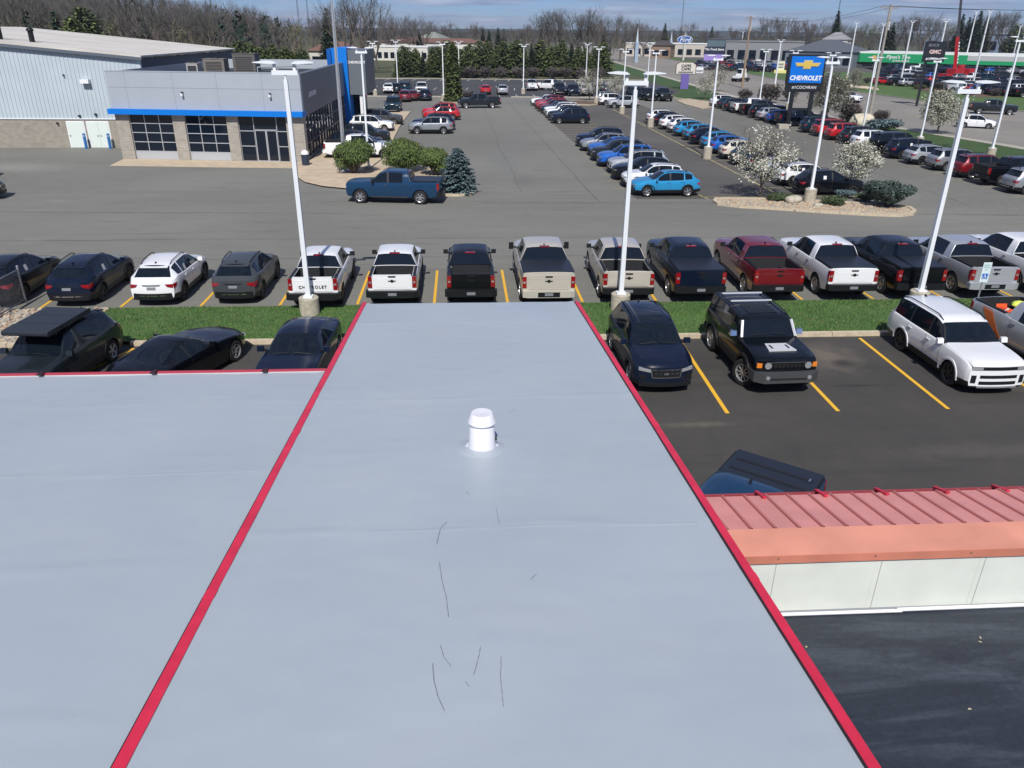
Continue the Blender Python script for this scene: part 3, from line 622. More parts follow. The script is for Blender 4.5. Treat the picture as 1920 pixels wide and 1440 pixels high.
A_MAIN = asphalt('asphalt_weathered', (.148, .146, .130), (.202, .199, .177), (.187, .183, .162), .9, ((33.5, 78, 7.5, 38, (.125, .118, .100), .75), (24, 47.5, 26, 2.5, (.14, .134, .118), .5), (3.5, 66, 1.6, 9, (.15, .155, .145), .6), (1, 98, 3, 9, (.17, .17, .155), .6), (7.5, 44, 5, 1.2, (.15, .146, .128), .5), (-20, 52, 7, 1.2, (.15, .145, .135), .6), (5.5, 78, 2.2, 14, (.16, .155, .145), .55), (-2, 40, 9, .6, (.16, .155, .14), .5), (30, 42, 7, 1.0, (.17, .165, .15), .5), (4.5, 56, 1.0, 3.2, (.12, .115, .11), .55), (-34, 62, 5, 3, (.28, .27, .245), .5), (24, 37.5, 12, .5, (.16, .15, .14), .5), (-18, 33.9, 5, .7, (.27, .26, .22), .5), (32, 60, 2, 8, (.17, .165, .15), .5)))
A_DARK = asphalt('asphalt_dark', (.034, .033, .031), (.062, .058, .053), (.10, .088, .076), .9, ((12.0, 22.9, 1.3, 1.5, (.15, .125, .10), .75), (12.3, 22.3, .55, .45, (.022, .02, .02), .85), (6.3, 18.3, 1.5, .22, (.15, .14, .10), .45), (12.0, 20.6, 1.5, .12, (.025, .023, .022), .8), (16.9, 20.6, 1.2, .8, (.10, .085, .07), .6), (8.8, 21.5, .9, 1.0, (.02, .02, .02), .6), (9.5, 14.5, 3.5, 1.2, (.05, .045, .042), .6), (14, 16.5, 5, .5, (.10, .09, .08), .4)))
A_MID = asphalt('asphalt_stalls', (.070, .066, .061), (.115, .108, .098), (.10, .094, .085))
A_BACK = asphalt('asphalt_new', (.040, .043, .048), (.062, .064, .068), (.075, .075, .075))
A_ROAD = asphalt('asphalt_road', (.195, .180, .160), (.26, .242, .215), (.23, .213, .19))
def grassmat(name, a, b, c, sc=1.0):
    s = NB(name, .95); n1 = s.noise(.35*sc, 6, None, .6); n2 = s.noise(3.5*sc, 5); n3 = s.noise(40, 3)
    k = s.ramp(n1, [(.35, a), (.65, b)]); k = s.mix(s.ramp(n2, [(.4, 0), (.75, .7)]), k, c); k = s.mix(.6, k, s.ramp(n3, [(.3, .5), (.7, 1.4)]), 'MULTIPLY'); s.col(k); s.bump(n3, .6, .05); return s.m
GRASS = grassmat('lawn', (.044, .100, .022), (.072, .145, .032), (.12, .165, .05))
VERGE = grassmat('verge_lawn', (.026, .066, .016), (.042, .092, .022), (.07, .11, .03))
FIELD = grassmat('field', (.055, .075, .030), (.085, .090, .045), (.11, .10, .055), .2)
MULCH = mat('mulch', (.13, .085, .06), .95, nscale=14, namt=.45, bump=.8, bscale=30)
CONC = mat('concrete', (.40, .37, .31), .85, nscale=3, namt=.16, bump=.2)
CONCW = mat('concrete_warm', (.49, .395, .28), .85, nscale=1.2, namt=.14, bump=.15)
KERBM = mat('kerb_concrete', (.50, .42, .30), .85, nscale=5, namt=.15, bump=.25)
YEL = NB('yellow_paint', .6); YEL.col(YEL.mix(YEL.ramp(YEL.noise(9, 6), [(.58, 0), (.78, .6)]), (.78, .44, .03), (.3, .24, .14))); YEL = YEL.m
YELF = mat('faded_yellow_paint', (.46, .38, .17), .75, nscale=3, namt=.3)
WPM = mat('white_paint', (.55, .55, .54), .7)
def sheet(name, poly, z, m, kind='structure', parent=None):
    me = bpy.data.meshes.new(name); me.from_pydata([(x, y, z) for x, y in poly], [], [tuple(range(len(poly)))]); me.materials.append(m)
    if me.polygons[0].normal.z < 0: me.flip_normals()
    o = link(name, me, parent); 
    if kind and not parent: o['kind'] = kind
    return o
# terrain: one sheet to the horizon, a hill behind the sheds on the left
m = MB(); gx = [-3000, -1800, -1100, -700, -500]+[-400+20*i for i in range(41)]+[500, 700, 1000, 1500, 2200, 3000]; gy = [-300, -60]+[0+25*i for i in range(26)]+[700, 800, 950, 1200, 1600, 2200, 3500]
for y in gy:
    for x in gx: m.v.append((x, y, hill(x, y)-.02))
nx = len(gx)
for j in range(len(gy)-1):
    for i in range(nx-1): a = j*nx+i; m.f.append((a, a+1, a+nx+1, a+nx)); m.m.append(0)
m.build('ground', FIELD, smooth=True, fix=False)['kind'] = 'structure'
sheet('parking_lot', [(-120, 28.55), (42.6, 28.55), (42.6, 120), (34.5, 133.6), (-16, 133.6), (-27, 133.6), (-120, 100)], .0, A_MAIN)
sheet('near_parking_lot', [(-120, -40), (60, -40), (60, 24.72), (-120, 24.72)], .0, A_DARK)
sheet('stall_paving', [(11.2, 49.3), (28.5, 49.3), (28, 85), (26.5, 124), (10.4, 124)], .004, A_MID)
sheet('back_parking_lot', [(-55, 133.6), (33.5, 133.6), (40.5, 150), (42, 184.8), (-55, 184.8)], .004, A_BACK)
rn = [(62, 20), (56.5, 60), (54.2, 76), (50.2, 96), (47.9, 114), (47.2, 133), (48.5, 157), (51, 200), (56, 280), (66, 420), (90, 700)]
rf = [(96, 20), (88, 60), (84.5, 84), (81.5, 105), (75.5, 131), (74, 160), (76, 200), (82, 280), (93, 420), (120, 700)]
sheet('road', rn+rf[::-1], .012, A_ROAD)
sheet('verge', [(42.8, 20), (42.8, 120), (34.8, 133.8), (41, 150), (42.5, 190), (44, 290), (50, 420), (64, 420)]+[(x-1.4, y) for x, y in rn[::-1][2:]], .006, VERGE)
sheet('lawn', [(-60, 185.2), (43, 185.2), (44, 260), (-60, 260)], .03, FIELD)
sheet('lawn', [(x+.8, y) for x, y in rf[:-1]]+[(150, 420), (150, 200), (126, 150), (120, 60), (118, 20)], .008, GRASS)
sheet('far_lot', [(104, 126), (128, 118), (175, 150), (240, 240), (210, 320), (150, 330), (118, 215), (97, 160)], .02, A_BACK)
sheet('far_lot', [(86, 236), (135, 230), (165, 330), (165, 420), (100, 420), (90, 300)], .02, A_MID)
sheet('sidewalk', [(x-1.4, y) for x, y in rn]+rn[::-1], .016, CONC)
sheet('apron', [tuple(G(*p).xy) for p in ((205, 311), (234, 297), (574, 303), (566, 316), (400, 314))], .008, CONCW)
sheet('showroom_plaza', [(-12.9, 62.4), (-11.9, 57.4), (-10.9, 55.2), (-9.4, 53.6), (-7.6, 52.7), (-5.0, 53.6), (-4.9, 58.6), (-6.2, 66), (-6.6, 76), (-6.8, 92), (-6.6, 107.5), (-12.2, 107.5), (-12.3, 64.6), (-12.9, 64.6)], .10, CONCW)
# markings
mk = MB()
def line(m, a, b, w=.11, z=.009):
    a = Vector((*a, 0)); b = Vector((*b, 0)); d = (b-a).normalized(); n = Vector((-d.y, d.x, 0))*w/2
    m.add([(p.x, p.y, z) for p in (a-n, b-n, b+n, a+n)], [(0, 1, 2, 3)])
STX = [-22.0, -19.05, -16.06, -13.1, -10.11, -7.12, -4.15, -1.17, 1.71, 4.68, 7.65, 10.62, 13.6, 16.55, 19.5, 22.5, 25.5, 28.5]
for x in STX: line(mk, (x, 28.8), (x, 33.4))
for x in (-11.9, -8.7, -5.5, 7.4, 10.6, 13.84, 17.1): line(mk, (x+(.9 if x < 0 else .05), 24.5), (x-(1.1 if x < 0 else .06), 18.9), .12)
mk.build('stall_lines', YEL, fix=False)['kind'] = 'structure'
mk = MB()
line(mk, (21.05, 50.4), (21.05, 66.0), .10); line(mk, (21.05, 67.2), (21.15, 89.9), .10); line(mk, (21.15, 91.3), (21.2, 113), .10)
for k in range(24):
    y = 50.0+2.95*k
    if y < 114: line(mk, (15.9 if 76 < y < 93 else 10.4, y), (15.9 if k else 15.9, y+.01), .10); line(mk, (15.9, y), (21.05, y), .08) if k == 0 else None
    line(mk, (21.1, 50.0+3.15*k), (26.4, 50.0+3.15*k), .08) if k < 21 else None
    line(mk, (36.9, 49.9+3.15*k), (42.3, 49.9+3.15*k), .08) if k < 23 else None
line(mk, (10.5, 50.0), (15.9, 50.0)); line(mk, (15.9, 49.2), (15.4, 52), .1)
for k in range(8): line(mk, (10.4, 77.0+2.2*k), (16.2, 77.0+2.2*k), .09)
mk.build('stall_lines', YELF, fix=False)['kind'] = 'structure'
mk = MB()
for i in range(22):
    x = -26+2.95*i
    line(mk, (x, 134.6), (x+.0, 140.0), .13, .012); line(mk, (x+.4, 150), (x+.9, 156), .13, .012); line(mk, (x+.9, 178.5), (x+1.6, 184.4), .16, .012)
mk.build('stall_lines', WPM, fix=False)['kind'] = 'structure'
mk = MB()
for i in range(60):
    t0 = i/60; 
    for pa, q in ((.36, 1), (.64, 1)):
        def pt(t):
            k = t*(len(rn)-1); i0 = min(len(rn)-2, int(k)); f = k-i0; j = min(len(rf)-2, i0); g = f
            a = Vector(rn[i0]).lerp(Vector(rn[i0+1]), f); kk = t*(len(rf)-1); j = min(len(rf)-2, int(kk)); b = Vector(rf[j]).lerp(Vector(rf[j+1]), kk-j); return a.lerp(b, pa)
        line(mk, pt(t0), pt(t0+.5/60) if i % 2 else pt(t0+1/60), .14, .018)
mk.build('road_markings', YELF, fix=False)['kind'] = 'structure'
random.seed(3); mk = MB()
def crack(a, b, w, wob, n=40):
    a = Vector(a); b = Vector(b); pr = a; q = 0
    for i in range(1, n+1):
        q = q*.8+random.uniform(-wob, wob); p = a.lerp(b, i/n); nn = Vector((-(b-a).y, (b-a).x)).normalized(); p = p+nn*q; line(mk, pr, p, w*random.uniform(.5, 1.3), .006); pr = p
crack((1.2, 48.3), (17, 48.0), .05, .02); crack((26.5, 44.6), (60, 42.6), .05, .03); crack((-60, 35.4), (-14, 35.8), .03, .05); crack((-60, 39.6), (40, 39.0), .025, .06, 90); crack((-14, 35.6), (60, 36.0), .022, .08, 80)
crack((7.3, 13.8), (8.5, 17.2), .035, .10, 22); crack((-5, 70), (-4.6, 120), .03, .05, 60); crack((4, 52), (3, 118), .03, .10, 60); crack((8.6, 48), (7.2, 124), .035, .03, 60); crack((-26, 46), (-6, 45.4), .03, .08); crack((32, 47), (32.5, 125), .03, .08, 60); crack((15, 16), (40, 15), .02, .05, 40)
mk.build('asphalt_cracks', mat('crack_dark', (.05, .048, .045), .95), fix=False)['kind'] = 'structure'
def kerb(name, pts, h=.14, w=.16, m=None, z=0, joints=True):
    mb = MB()
    for a, b in zip(pts, pts[1:]):
        A, B = Vector((*a, 0)), Vector((*b, 0)); L = (B-A).length; n = max(1, round(L/3.0)) if joints else 1
        for i in range(n):
            p, q = A.lerp(B, i/n), A.lerp(B, (i+1)/n); c = (p+q)/2; mb.box((c.x, c.y, z+h/2), ((q-p).length-(.02 if joints else -.004), w, h), 0, math.atan2(B.y-A.y, B.x-A.x))
    o = mb.build(name, m or KERBM); o['kind'] = 'structure'; return o
kerb('kerb', [(-60, 24.80), (-12.2, 24.80)], w=.2); kerb('kerb', [(-11.2, 24.80), (16.0, 24.80), (60, 24.80)], w=.2)
kerb('kerb', [(-60, 28.50), (60, 28.50)], h=.03, w=.12, m=CONC)
kerb('kerb', [(42.6, 29), (42.6, 119.5), (35, 133)], w=.18)
kerb('kerb', [(-27, 133.5), (-2.9, 133.5)], w=.25, m=CONC); kerb('kerb', [(8.2, 133.5), (33.5, 133.5)], w=.25, m=CONC); kerb('kerb', [(-55, 185.0), (42, 185.0)], w=.25, m=CONC, joints=False)
kerb('kerb', [(x+.2, y) for x, y in rf[:9]], w=.2, m=CONC, joints=False)
# grass strip between the two near rows: a bank of soil plus real blades
sheet('grass_strip', [(-13.0, 24.9), (60, 24.9), (60, 28.44), (-13.6, 28.44)], .10, GRASS)
sheet('gravel_bed', [(-60, 24.9), (-13.0, 24.9), (-13.6, 28.44), (-60, 28.44)], .09, mat('river_gravel', (.22, .19, .155), .9, nscale=24, namt=.5, bump=1, bscale=16))
random.seed(5); mb = MB()
for i in range(30000):
    x = random.uniform(-13.3, 26); y = random.uniform(24.93, 28.4); a = random.uniform(0, 6.28); h = random.uniform(.035, .085)*(1.5 if mnoise.noise(Vector((x*.7, y*.9, 0))) > .25 else 1); w = .016
    dx, dy = math.cos(a)*w, math.sin(a)*w; lx, ly = random.uniform(-.04, .04), random.uniform(-.04, .04)
    mb.add([(x-dx, y-dy, .1), (x+dx, y+dy, .1), (x+lx, y+ly, .1+h)], [(0, 1, 2)], 0 if random.random() < .6 else (1 if random.random() < .75 else 2))
tag(mb.build('grass', [mat('grass_blade', (.075, .18, .034), .8), mat('grass_blade_dark', (.040, .105, .022), .8), mat('grass_blade_dry', (.18, .19, .08), .8)], fix=False), 'short mown grass of the strip between the two near rows', 'grass', kind='stuff')
# planted island in the middle of the lot and the one beside the sidewalk
def island(name, pts, bed, h=.14):
    n = len(pts); mb = MB(); c = Vector((sum(p[0] for p in pts)/n, sum(p[1] for p in pts)/n)); ins = [tuple(Vector(p).lerp(c, .25/max(.3, (Vector(p)-c).length))) for p in pts]
    mb.v = [(x, y, 0) for x, y in pts]+[(x, y, h) for x, y in pts]+[(x, y, h) for x, y in ins]+[(x, y, h-.04) for x, y in ins]
    for i in range(n):
        j = (i+1) % n; mb.f += [(i, j, n+j, n+i), (n+i, n+j, 2*n+j, 2*n+i), (2*n+i, 2*n+j, 3*n+j, 3*n+i)]; mb.m += [0, 0, 0]
    mb.f.append(tuple(range(3*n, 4*n))); mb.m.append(1); o = mb.build(name, [KERBM, bed]); o['kind'] = 'structure'; return o
GRAV = mat('stone_mulch', (.44, .36, .26), .9, nscale=9, namt=.4, bump=1, bscale=12)
isl = [tuple(G(*p).xy) for p in [(1340, 374), (1336, 379), (1345, 385), (1385, 390), (1440, 393), (1500, 397), (1560, 401), (1630, 405), (1690, 407), (1712, 404), (1718, 398), (1708, 391), (1690, 388), (1600, 382), (1500, 377), (1420, 374)]]
island('planted_island', isl, GRAV)
isl2 = [tuple(G(*p).xy) for p in [(810, 374), (850, 374), (880, 372), (892, 366), (893, 358), (880, 348), (850, 338), (800, 325), (760, 322), (742, 326)]]
isl2 = [(-5.2, 55), (-4.6, 51.6), (-2.3, 50.6), (-.2, 50.3), (.75, 50.9), (1.0, 52.0), (.5, 54), (-1.0, 57.5), (-2.4, 60.6), (-4.2, 63.5), (-5.4, 63.5), (-5.0, 58.6)]
island('planted_island', isl2, GRAV)
isl3 = [(-2.6, 122), (-.6, 121.2), (1.4, 122), (2.0, 126), (1.5, 130), (-2.2, 130), (-3.2, 126)]
island('planted_island', isl3, MULCH)
island('planted_island', [tuple(G(*p).xy) for p in [(1055, 192), (1060, 196), (1105, 198), (1125, 196), (1120, 191), (1085, 189)]], MULCH)
island('planted_island', [tuple(G(*p).xy) for p in [(1268, 190), (1285, 197), (1315, 205), (1335, 202), (1330, 192), (1290, 186)]], GRAV)

# ------------------------------------------------------------------ the building under the camera
ROOF = NB('roof_membrane', .42)
_a = ROOF.noise(.5, 5, None, .55); _b = ROOF.noise(3, 5, None, .55); _c = ROOF.noise(1.1, 7, None, .6)
_k = ROOF.ramp(_a, [(.3, (.358, .412, .456)), (.7, (.396, .448, .490))]); _k = ROOF.mix(ROOF.ramp(_c, [(.5, 0), (.8, .25)]), _k, (.44, .445, .44)); _k = ROOF.mix(ROOF.ramp(_b, [(.68, 0), (.80, .30)]), _k, (.33, .36, .41)); _k = ROOF.mix(.35, _k, ROOF.ramp(ROOF.noise(120, 3), [(.3, .86), (.7, 1.08)]), 'MULTIPLY')
ROOF.col(_k); ROOF.bump(ROOF.noise(1.6, 3, ROOF.map((.8, 1.2, 1)), .5), .18, .03); ROOF = ROOF.m
REDT = mat('red_trim', (.62, .024, .062), .45, nscale=4, namt=.15); DRED = mat('edge_shade_and_clips', (.03, .008, .012), .6)
PINK = mat('faded_red_metal', (.66, .275, .25), .5, nscale=2, namt=.1); SALM = mat('faded_coping', (.66, .28, .195), .55, nscale=1.4, namt=.14)
CREAM = mat('cream_panel', (.64, .67, .61), .6, nscale=2, namt=.06); WALLC = mat('stucco', (.5, .44, .36), .85, nscale=3, namt=.1)
DROOF = NB('black_membrane', .55); _k = DROOF.ramp(DROOF.noise(.9, 8, DROOF.map((.35, 2.2, 1)), .68, .6), [(.3, (.012, .016, .026)), (.50, (.024, .031, .043)), (.78, (.085, .10, .125))]); _k = DROOF.mix(.6, _k, DROOF.ramp(DROOF.noise(18, 5), [(.3, .7), (.75, 1.35)]), 'MULTIPLY'); DROOF.col(_k); DROOF.bump(DROOF.noise(4, 6), .3, .03); DROOF = DROOF.m
B = empty('commercial_building', (0, 8, 0), 0, 'low building below with grey roofs, red edging and faded red canopy', 'building')
def bo(mb, name, mats, **k): o = mb.build(name, mats, B, (0, -8, 0), **k); return o
SL = .0998
def rz_(y): return 5.0+(13.8-y)*SL
def roofsheet(name, x0, x1, y0, y1, dz=0, nx=40, ny=90, seams=(), th=.12):
    mb = MB(); 
    for j in range(ny+1):
        y = y0+(y1-y0)*j/ny
        for i in range(nx+1):
            x = x0+(x1-x0)*i/nx; w = mnoise.noise(Vector((x*.9, y*.7, dz)))*.008+mnoise.noise(Vector((x*2.5, y*6, 3)))*.0025
            for sy in seams:
                d = y-(sy+.05*math.sin(x*1.7)+.03*math.sin(x*4.1)); w += .007*math.exp(-(d/.035)**2)*(.6+.4*math.sin(x*3+sy))
            e = min(x-x0, x1-x)
            if e < .12: w += .018*(1-e/.12)
            mb.v.append((x, y, rz_(y)+dz+w))
    for j in range(ny):
        for i in range(nx): a = j*(nx+1)+i; mb.f.append((a, a+1, a+nx+2, a+nx+1)); mb.m.append(0)
    return bo(mb, name, ROOF, smooth=True, fix=False)
roofsheet('main_roof', -1.851, 2.119, -4, 14.08, 0, 60, 320, (2.2, 5.5, 8.75, 12.6))
roofsheet('side_roof', -16, -1.928, -4, 10.10, -.06, 90, 220, (3.4, 5.1, 6.87, 8.9))
# seam tapes: slightly proud strips of the same membrane
for (x0, x1, y0) in ((-1.84, 2.10, 8.72), (-1.84, 2.10, 5.48), (-12, -2.0, 6.84), (-1.84, 2.10, 2.3), (-12, -2.0, 9.15)):
    mb = MB(); n = 60; dz = -.06 if x0 < -5 else 0
    for i in range(n+1):
        x = x0+(x1-x0)*i/n; yy = y0+.02*math.sin(x*2.1); 
        for q, h in ((-.035, .001), (0, .005), (.035, .001)): mb.v.append((x, yy+q, rz_(yy+q)+dz+h+mnoise.noise(Vector((x*.9, yy*.7, dz)))*.008))
    for i in range(n):
        for q in range(2): a = i*3+q; mb.f.append((a, a+3, a+4, a+1)); mb.m.append(0)
    bo(mb, 'membrane_seam', ROOF, smooth=True, fix=False)
def sloped(mb, x0, x1, y0, y1, zb, zt, mi=0):
    """box following the roof slope: bottom zb and top zt are relative to the roof plane"""
    v = [(x, y, rz_(y)+z) for z in (zb, zt) for x, y in ((x0, y0), (x1, y0), (x1, y1), (x0, y1))]
    mb.add(v, [(3, 2, 1, 0), (4, 5, 6, 7), (0, 1, 5, 4), (1, 2, 6, 5), (2, 3, 7, 6), (3, 0, 4, 7)], mi)
for nm, x0, x1, ya, yb in (('roof_edging', -1.925, -1.850, -4, 14.12), ('roof_edging', 2.118, 2.192, -4, 14.0)):
    for yj in (1.5, 4.6, 7.7, 10.8): mb = MB(); sloped(mb, x0-.003, x1+.003, yj-.055, yj+.045, -.20, .031, 0); bo(mb, 'joint_cover', REDT)
    for (a, b) in zip([ya, 1.5, 4.6, 7.7, 10.8], [1.494, 4.594, 7.694, 10.794, yb]):
        mb = MB(); sloped(mb, x0, x1, a, b, -.28, .028, 0); sloped(mb, x0-.012 if x0 < 0 else x0-.012, x0 if x0 < 0 else x0, a, b, -.2, .02 if x0 < 0 else .034, 1)  # the dark strip along the edging paints in its thin shadow line
        bo(mb, nm, [REDT, DRED])
mb = MB(); sloped(mb, -16, -1.93, 10.105, 10.15, -.35, -.025, 0); sloped(mb, -16, -1.93, 10.085, 10.10, -.065, -.05, 1)
for i in range(9): sloped(mb, -15+1.52*i, -14.93+1.52*i, 10.03, 10.16, -.03, -.008, 2)
bo(mb, 'roof_edging', [mat('edge_red_dull', (.42, .04, .07), .5), mat('edge_pale', (.55, .57, .58), .6), DRED])
mb = MB(); mb.add([(-1.86, 14.08, rz_(14.08)+.0), (2.12, 14.08, rz_(14.08)+.0), (2.12, 14.16, rz_(14.1)-.03), (-1.87, 14.16, rz_(14.1)-.03), (2.12, 14.16, rz_(14.1)-.3), (-1.87, 14.16, rz_(14.1)-.3)], [(0, 1, 2, 3), (3, 2, 4, 5)]); bo(mb, 'roof_lip', ROOF, smooth=True)
mb = MB(); mb.prism([(-4, 0), (14.0, 0), (14.0, 4.7), (-4, rz_(-4)-.3)], 0, -1.84, 2.11); bo(mb, 'wall', WALLC)
mb = MB(); mb.prism([(-4, 0), (10.0, 0), (10.0, 5.0), (-4, rz_(-4)-.4)], 0, -15.9, -1.99); bo(mb, 'wall', WALLC)
mb = MB(); mb.b2(2.14, 14, -4, 6.74, 0, 3.6); bo(mb, 'wall', WALLC)
mb = MB(); mb.b2(2.2, 14, -4, 6.72, 3.60, 3.68); bo(mb, 'flat_roof', DROOF)
mb = MB(); nx, ny = 60, 50
mb = MB(); x = 2.2; k = 0
while x < 14: mb.b2(x, x+1.205, 6.73, 6.80, 3.68, 4.42); mb.b2(x+1.14, x+1.146, 6.727, 6.7299, 3.70, 4.40); x += 1.212
bo(mb, 'parapet', CREAM); mb = MB(); mb.b2(2.2, 14, 6.737, 6.79, 3.69, 4.41); bo(mb, 'joint_backing', mat('joint_grey', (.30, .32, .28), .8))
mb = MB(); mb.tube((2.2, 6.66, 3.705), (4.95, 6.65, 3.705), .020, n=8); mb.tube((4.9, 6.66, 3.712), (14, 6.68, 3.715), .022, n=8); bo(mb, 'conduit', WHT, smooth=True, angle=.6); mb = MB(); mb.b2(2.2, 14, 6.68, 6.73, 3.681, 3.695); bo(mb, 'base_flashing', mat('dull_flashing', (.24, .25, .28), .6))
mb = MB(); mb.b2(2.2, 14, 6.70, 7.20, 4.42, 4.50); bo(mb, 'coping', SALM); mb = MB(); mb.b2(2.2, 14, 6.685, 6.70, 4.40, 4.497); bo(mb, 'coping_lip', mat('coping_lip', (.52, .19, .125), .6, nscale=2, namt=.15))
for i in range(8): mb = MB(); mb.tube((3.4+1.1*i, 6.683, 4.47), (3.4+1.1*i, 6.675, 4.47), .012, n=6); bo(mb, 'coping_screw', mat('screw_dull', (.3, .15, .12), .6))
mb = MB(); y0, y1, z0, z1 = 7.20, 8.22, 4.50, 4.28
mb.add([(2.2, y0, z0-.012), (14, y0, z0-.012), (14, y1, z1), (2.2, y1, z1)], [(0, 1, 2, 3)])
x = 2.42
while x < 14:
    v = [(x+dx, y, z+dz) for y, z in ((y0+.001, z0-.012), (y1, z1)) for dx, dz in ((-.020, 0), (-.014, .022), (.014, .022), (.020, 0))]
    mb.add(v, [(0, 1, 5, 4), (1, 2, 6, 5), (2, 3, 7, 6), (4, 5, 6, 7)], 1); x += .285
bo(mb, 'canopy_roof', [PINK, mat('faded_red_rib_shade', (.46, .16, .15), .55)])  # ribs coloured darker than the sheet to paint in their shadowed sides
mb = MB(); mb.b2(2.2, 14, 8.225, 8.26, 4.06, 4.24, 1); mb.b2(2.2, 14, 8.26, 8.36, 4.06, 4.09, 0); mb.b2(2.2, 14, 8.36, 8.385, 4.06, 4.215, 0); g = bo(mb, 'gutter', [mat('gutter_red', (.30, .05, .06), .5), CREAM])
for i in range(9):
    mb = MB(); x = 2.95+.81*i; mb.b2(x, x+.05, 8.10, 8.39, 4.225, 4.25) if 0 else mb.prism([(8.10, 4.318), (8.39, 4.225), (8.39, 4.25), (8.10, 4.343)], 0, x, x+.05); link('gutter_strap', mb.mesh('gutter_strap', REDT), g)
mb = MB(); mb.b2(2.2, 14, 6.80, 8.22, 4.0, 4.1); mb.b2(2.2, 14, 6.80, 6.9, 0, 4.0); bo(mb, 'soffit', WALLC)
# scuffs on the roof, traced where they lie
SCUFF = mat('scuff', (.15, .165, .19), .8)
def roofpt(px, py, dz=.012):
    d = fw+rt*((px-960)/FPX)-up*((py-720)/FPX); t = (5.0+13.8*SL-CAMH)/(d.z+d.y*SL); p = d*t; return Vector((p.x, p.y, CAMH+p.z+dz+mnoise.noise(Vector((p.x*.9, p.y*.7, 0)))*.008))
for pts in ([(811, 1246), (813, 1275), (820, 1305), (833, 1335)], [(823, 1054), (828, 1085), (836, 1120), (841, 1159)], [(940, 1233), (938, 1265), (941, 1300), (944, 1328)], [(838, 980), (826, 992), (819, 1022)], [(826, 1212), (832, 1235), (846, 1252)], [(901, 1216), (896, 1240), (888, 1268)], [(930, 955), (936, 985)], [(875, 922), (879, 930)], [(1006, 1078), (995, 1088)], [(966, 768), (955, 775)], [(872, 1280), (880, 1290)]):
    mb = MB(); P = [roofpt(*p) for p in pts]; n = []
    for i in range(len(P)-1):
        for k in range(4): n.append(P[i].lerp(P[i+1], k/4)+Vector((random.uniform(-.002, .002), 0, 0)))
    n.append(P[-1]); w = .0022
    for i, p in enumerate(n): q = w*(.35+.65*abs(math.sin(i*1.7+len(n)))); mb.v += [(p.x-q, p.y, p.z), (p.x+q, p.y, p.z)]
    for i in range(len(n)-1): mb.f.append((2*i, 2*i+1, 2*i+3, 2*i+2)); mb.m.append(0)
    bo(mb, 'scuff_mark', SCUFF, fix=False)
# roof vent
vz = rz_(7.2); V = empty('roof_vent', (.165, 7.2, vz), 0, 'small white plastic exhaust vent standing on the grey roof', 'roof vent')
VW = mat('vent_white', (.70, .70, .74), .35, coat=.3)
mb = MB(); mb.lathe([(.19, -.015), (.175, .010), (.150, .018), (.142, .04), (.128, .285), (.122, .292), (.10, .285)], 40); mb.build('vent_pipe', VW, V, smooth=True, angle=.7)
mb = MB(); mb.lathe([(.10, .285), (.10, .33)], 30); mb.build('vent_neck', mat('vent_shadow_gap', (.12, .11, .14), .6), V, smooth=True)
mb = MB(); mb.lathe([(.10, .318), (.146, .305), (.150, .316), (.142, .335), (.118, .405), (.108, .415), (.06, .412), (.001, .409)], 40); mb.build('vent_cap', VW, V, smooth=True, angle=.7)
mb = MB(); mb.lathe([(.33, -.016), (.27, .002), (.19, .006), (.15, .016)], 40)
for i, v in enumerate(mb.v):
    r = math.hypot(v[0], v[1]); mb.v[i] = (v[0], v[1], v[2]-SL*v[1]+mnoise.noise(Vector((v[0]*14, v[1]*14, 1)))*.012*(r > .3))
mb.build('vent_flashing', ROOF, V, smooth=True)
mb = MB(); mb.tube((.125, .0, .10), (.158, -.0, .10), .018, n=12); mb.build('vent_knob', BLK, V)
# leaves on the black roof
for i, p in enumerate([(1818, 1330), (1838, 1196), (1838, 1204), (1512, 1213)]):
    q = G(p[0], p[1], 3.69); mb = MB(); mb.add([(-.022, 0, 0), (0, -.012, .006), (.026, 0, .003), (0, .013, .008)], [(0, 1, 2, 3)]); tag(mb.build('dead_leaf', mat('dry_leaf', (.42, .38, .26), .9), None, q, i*1.3, fix=False), ('small dry leaf, nearest the camera on the black flat roof', 'upper of two dry leaves close together on the black flat roof', 'lower of two dry leaves close together on the black flat roof', 'small dry leaf beside the red edging on the black flat roof')[i], 'leaf', 'dead leaves on the black roof')

# ------------------------------------------------------------------ vehicle kinds and where they stand
T = {}
T['crossover'] = vehicle('crossover', TR, rim=RIMD, spokes=5); T['crossover_stickered'] = vehicle('crossover', TR, rim=RIMD, spokes=5, sticker=True)
T['crossover_bright'] = vehicle('crossover', TR, rim=RIM, spokes=5)
T['suv'] = vehicle('suv', SUVS, rim=RIM, spokes=5); T['suv_stickered'] = vehicle('suv', SUVS, rim=RIMD, spokes=5, sticker=True)
T['bigsuv'] = vehicle('boxy', scaled(BOX, 1.09, 1.05, 1.06), rim=RIM, spokes=6, sticker=True)
T['boxy'] = vehicle('boxy', BOX, rim=RIMD, spokes=6, rails=True)
T['offroad'] = vehicle('offroad', OFF, rim=RIM, spokes=9, steer=26)
T['pickup'] = vehicle('pickup', PK, rim=RIM, spokes=6); T['pickup_cover'] = vehicle('pickup', PK, rim=RIM, spokes=6, tonneau=True)
HDS = scaled(PK, 1.04, 1.02, 1.05)
T['hd_cover'] = vehicle('pickup', HDS, rim=RIM, spokes=7, tonneau=True, hd=True)
MID = scaled(PK, .92, .925, .93); T['midpickup'] = vehicle('pickup', MID, rim=RIMD, spokes=6)
T['hd'] = vehicle('pickup', PK, rim=RIM, spokes=6, hd=True)
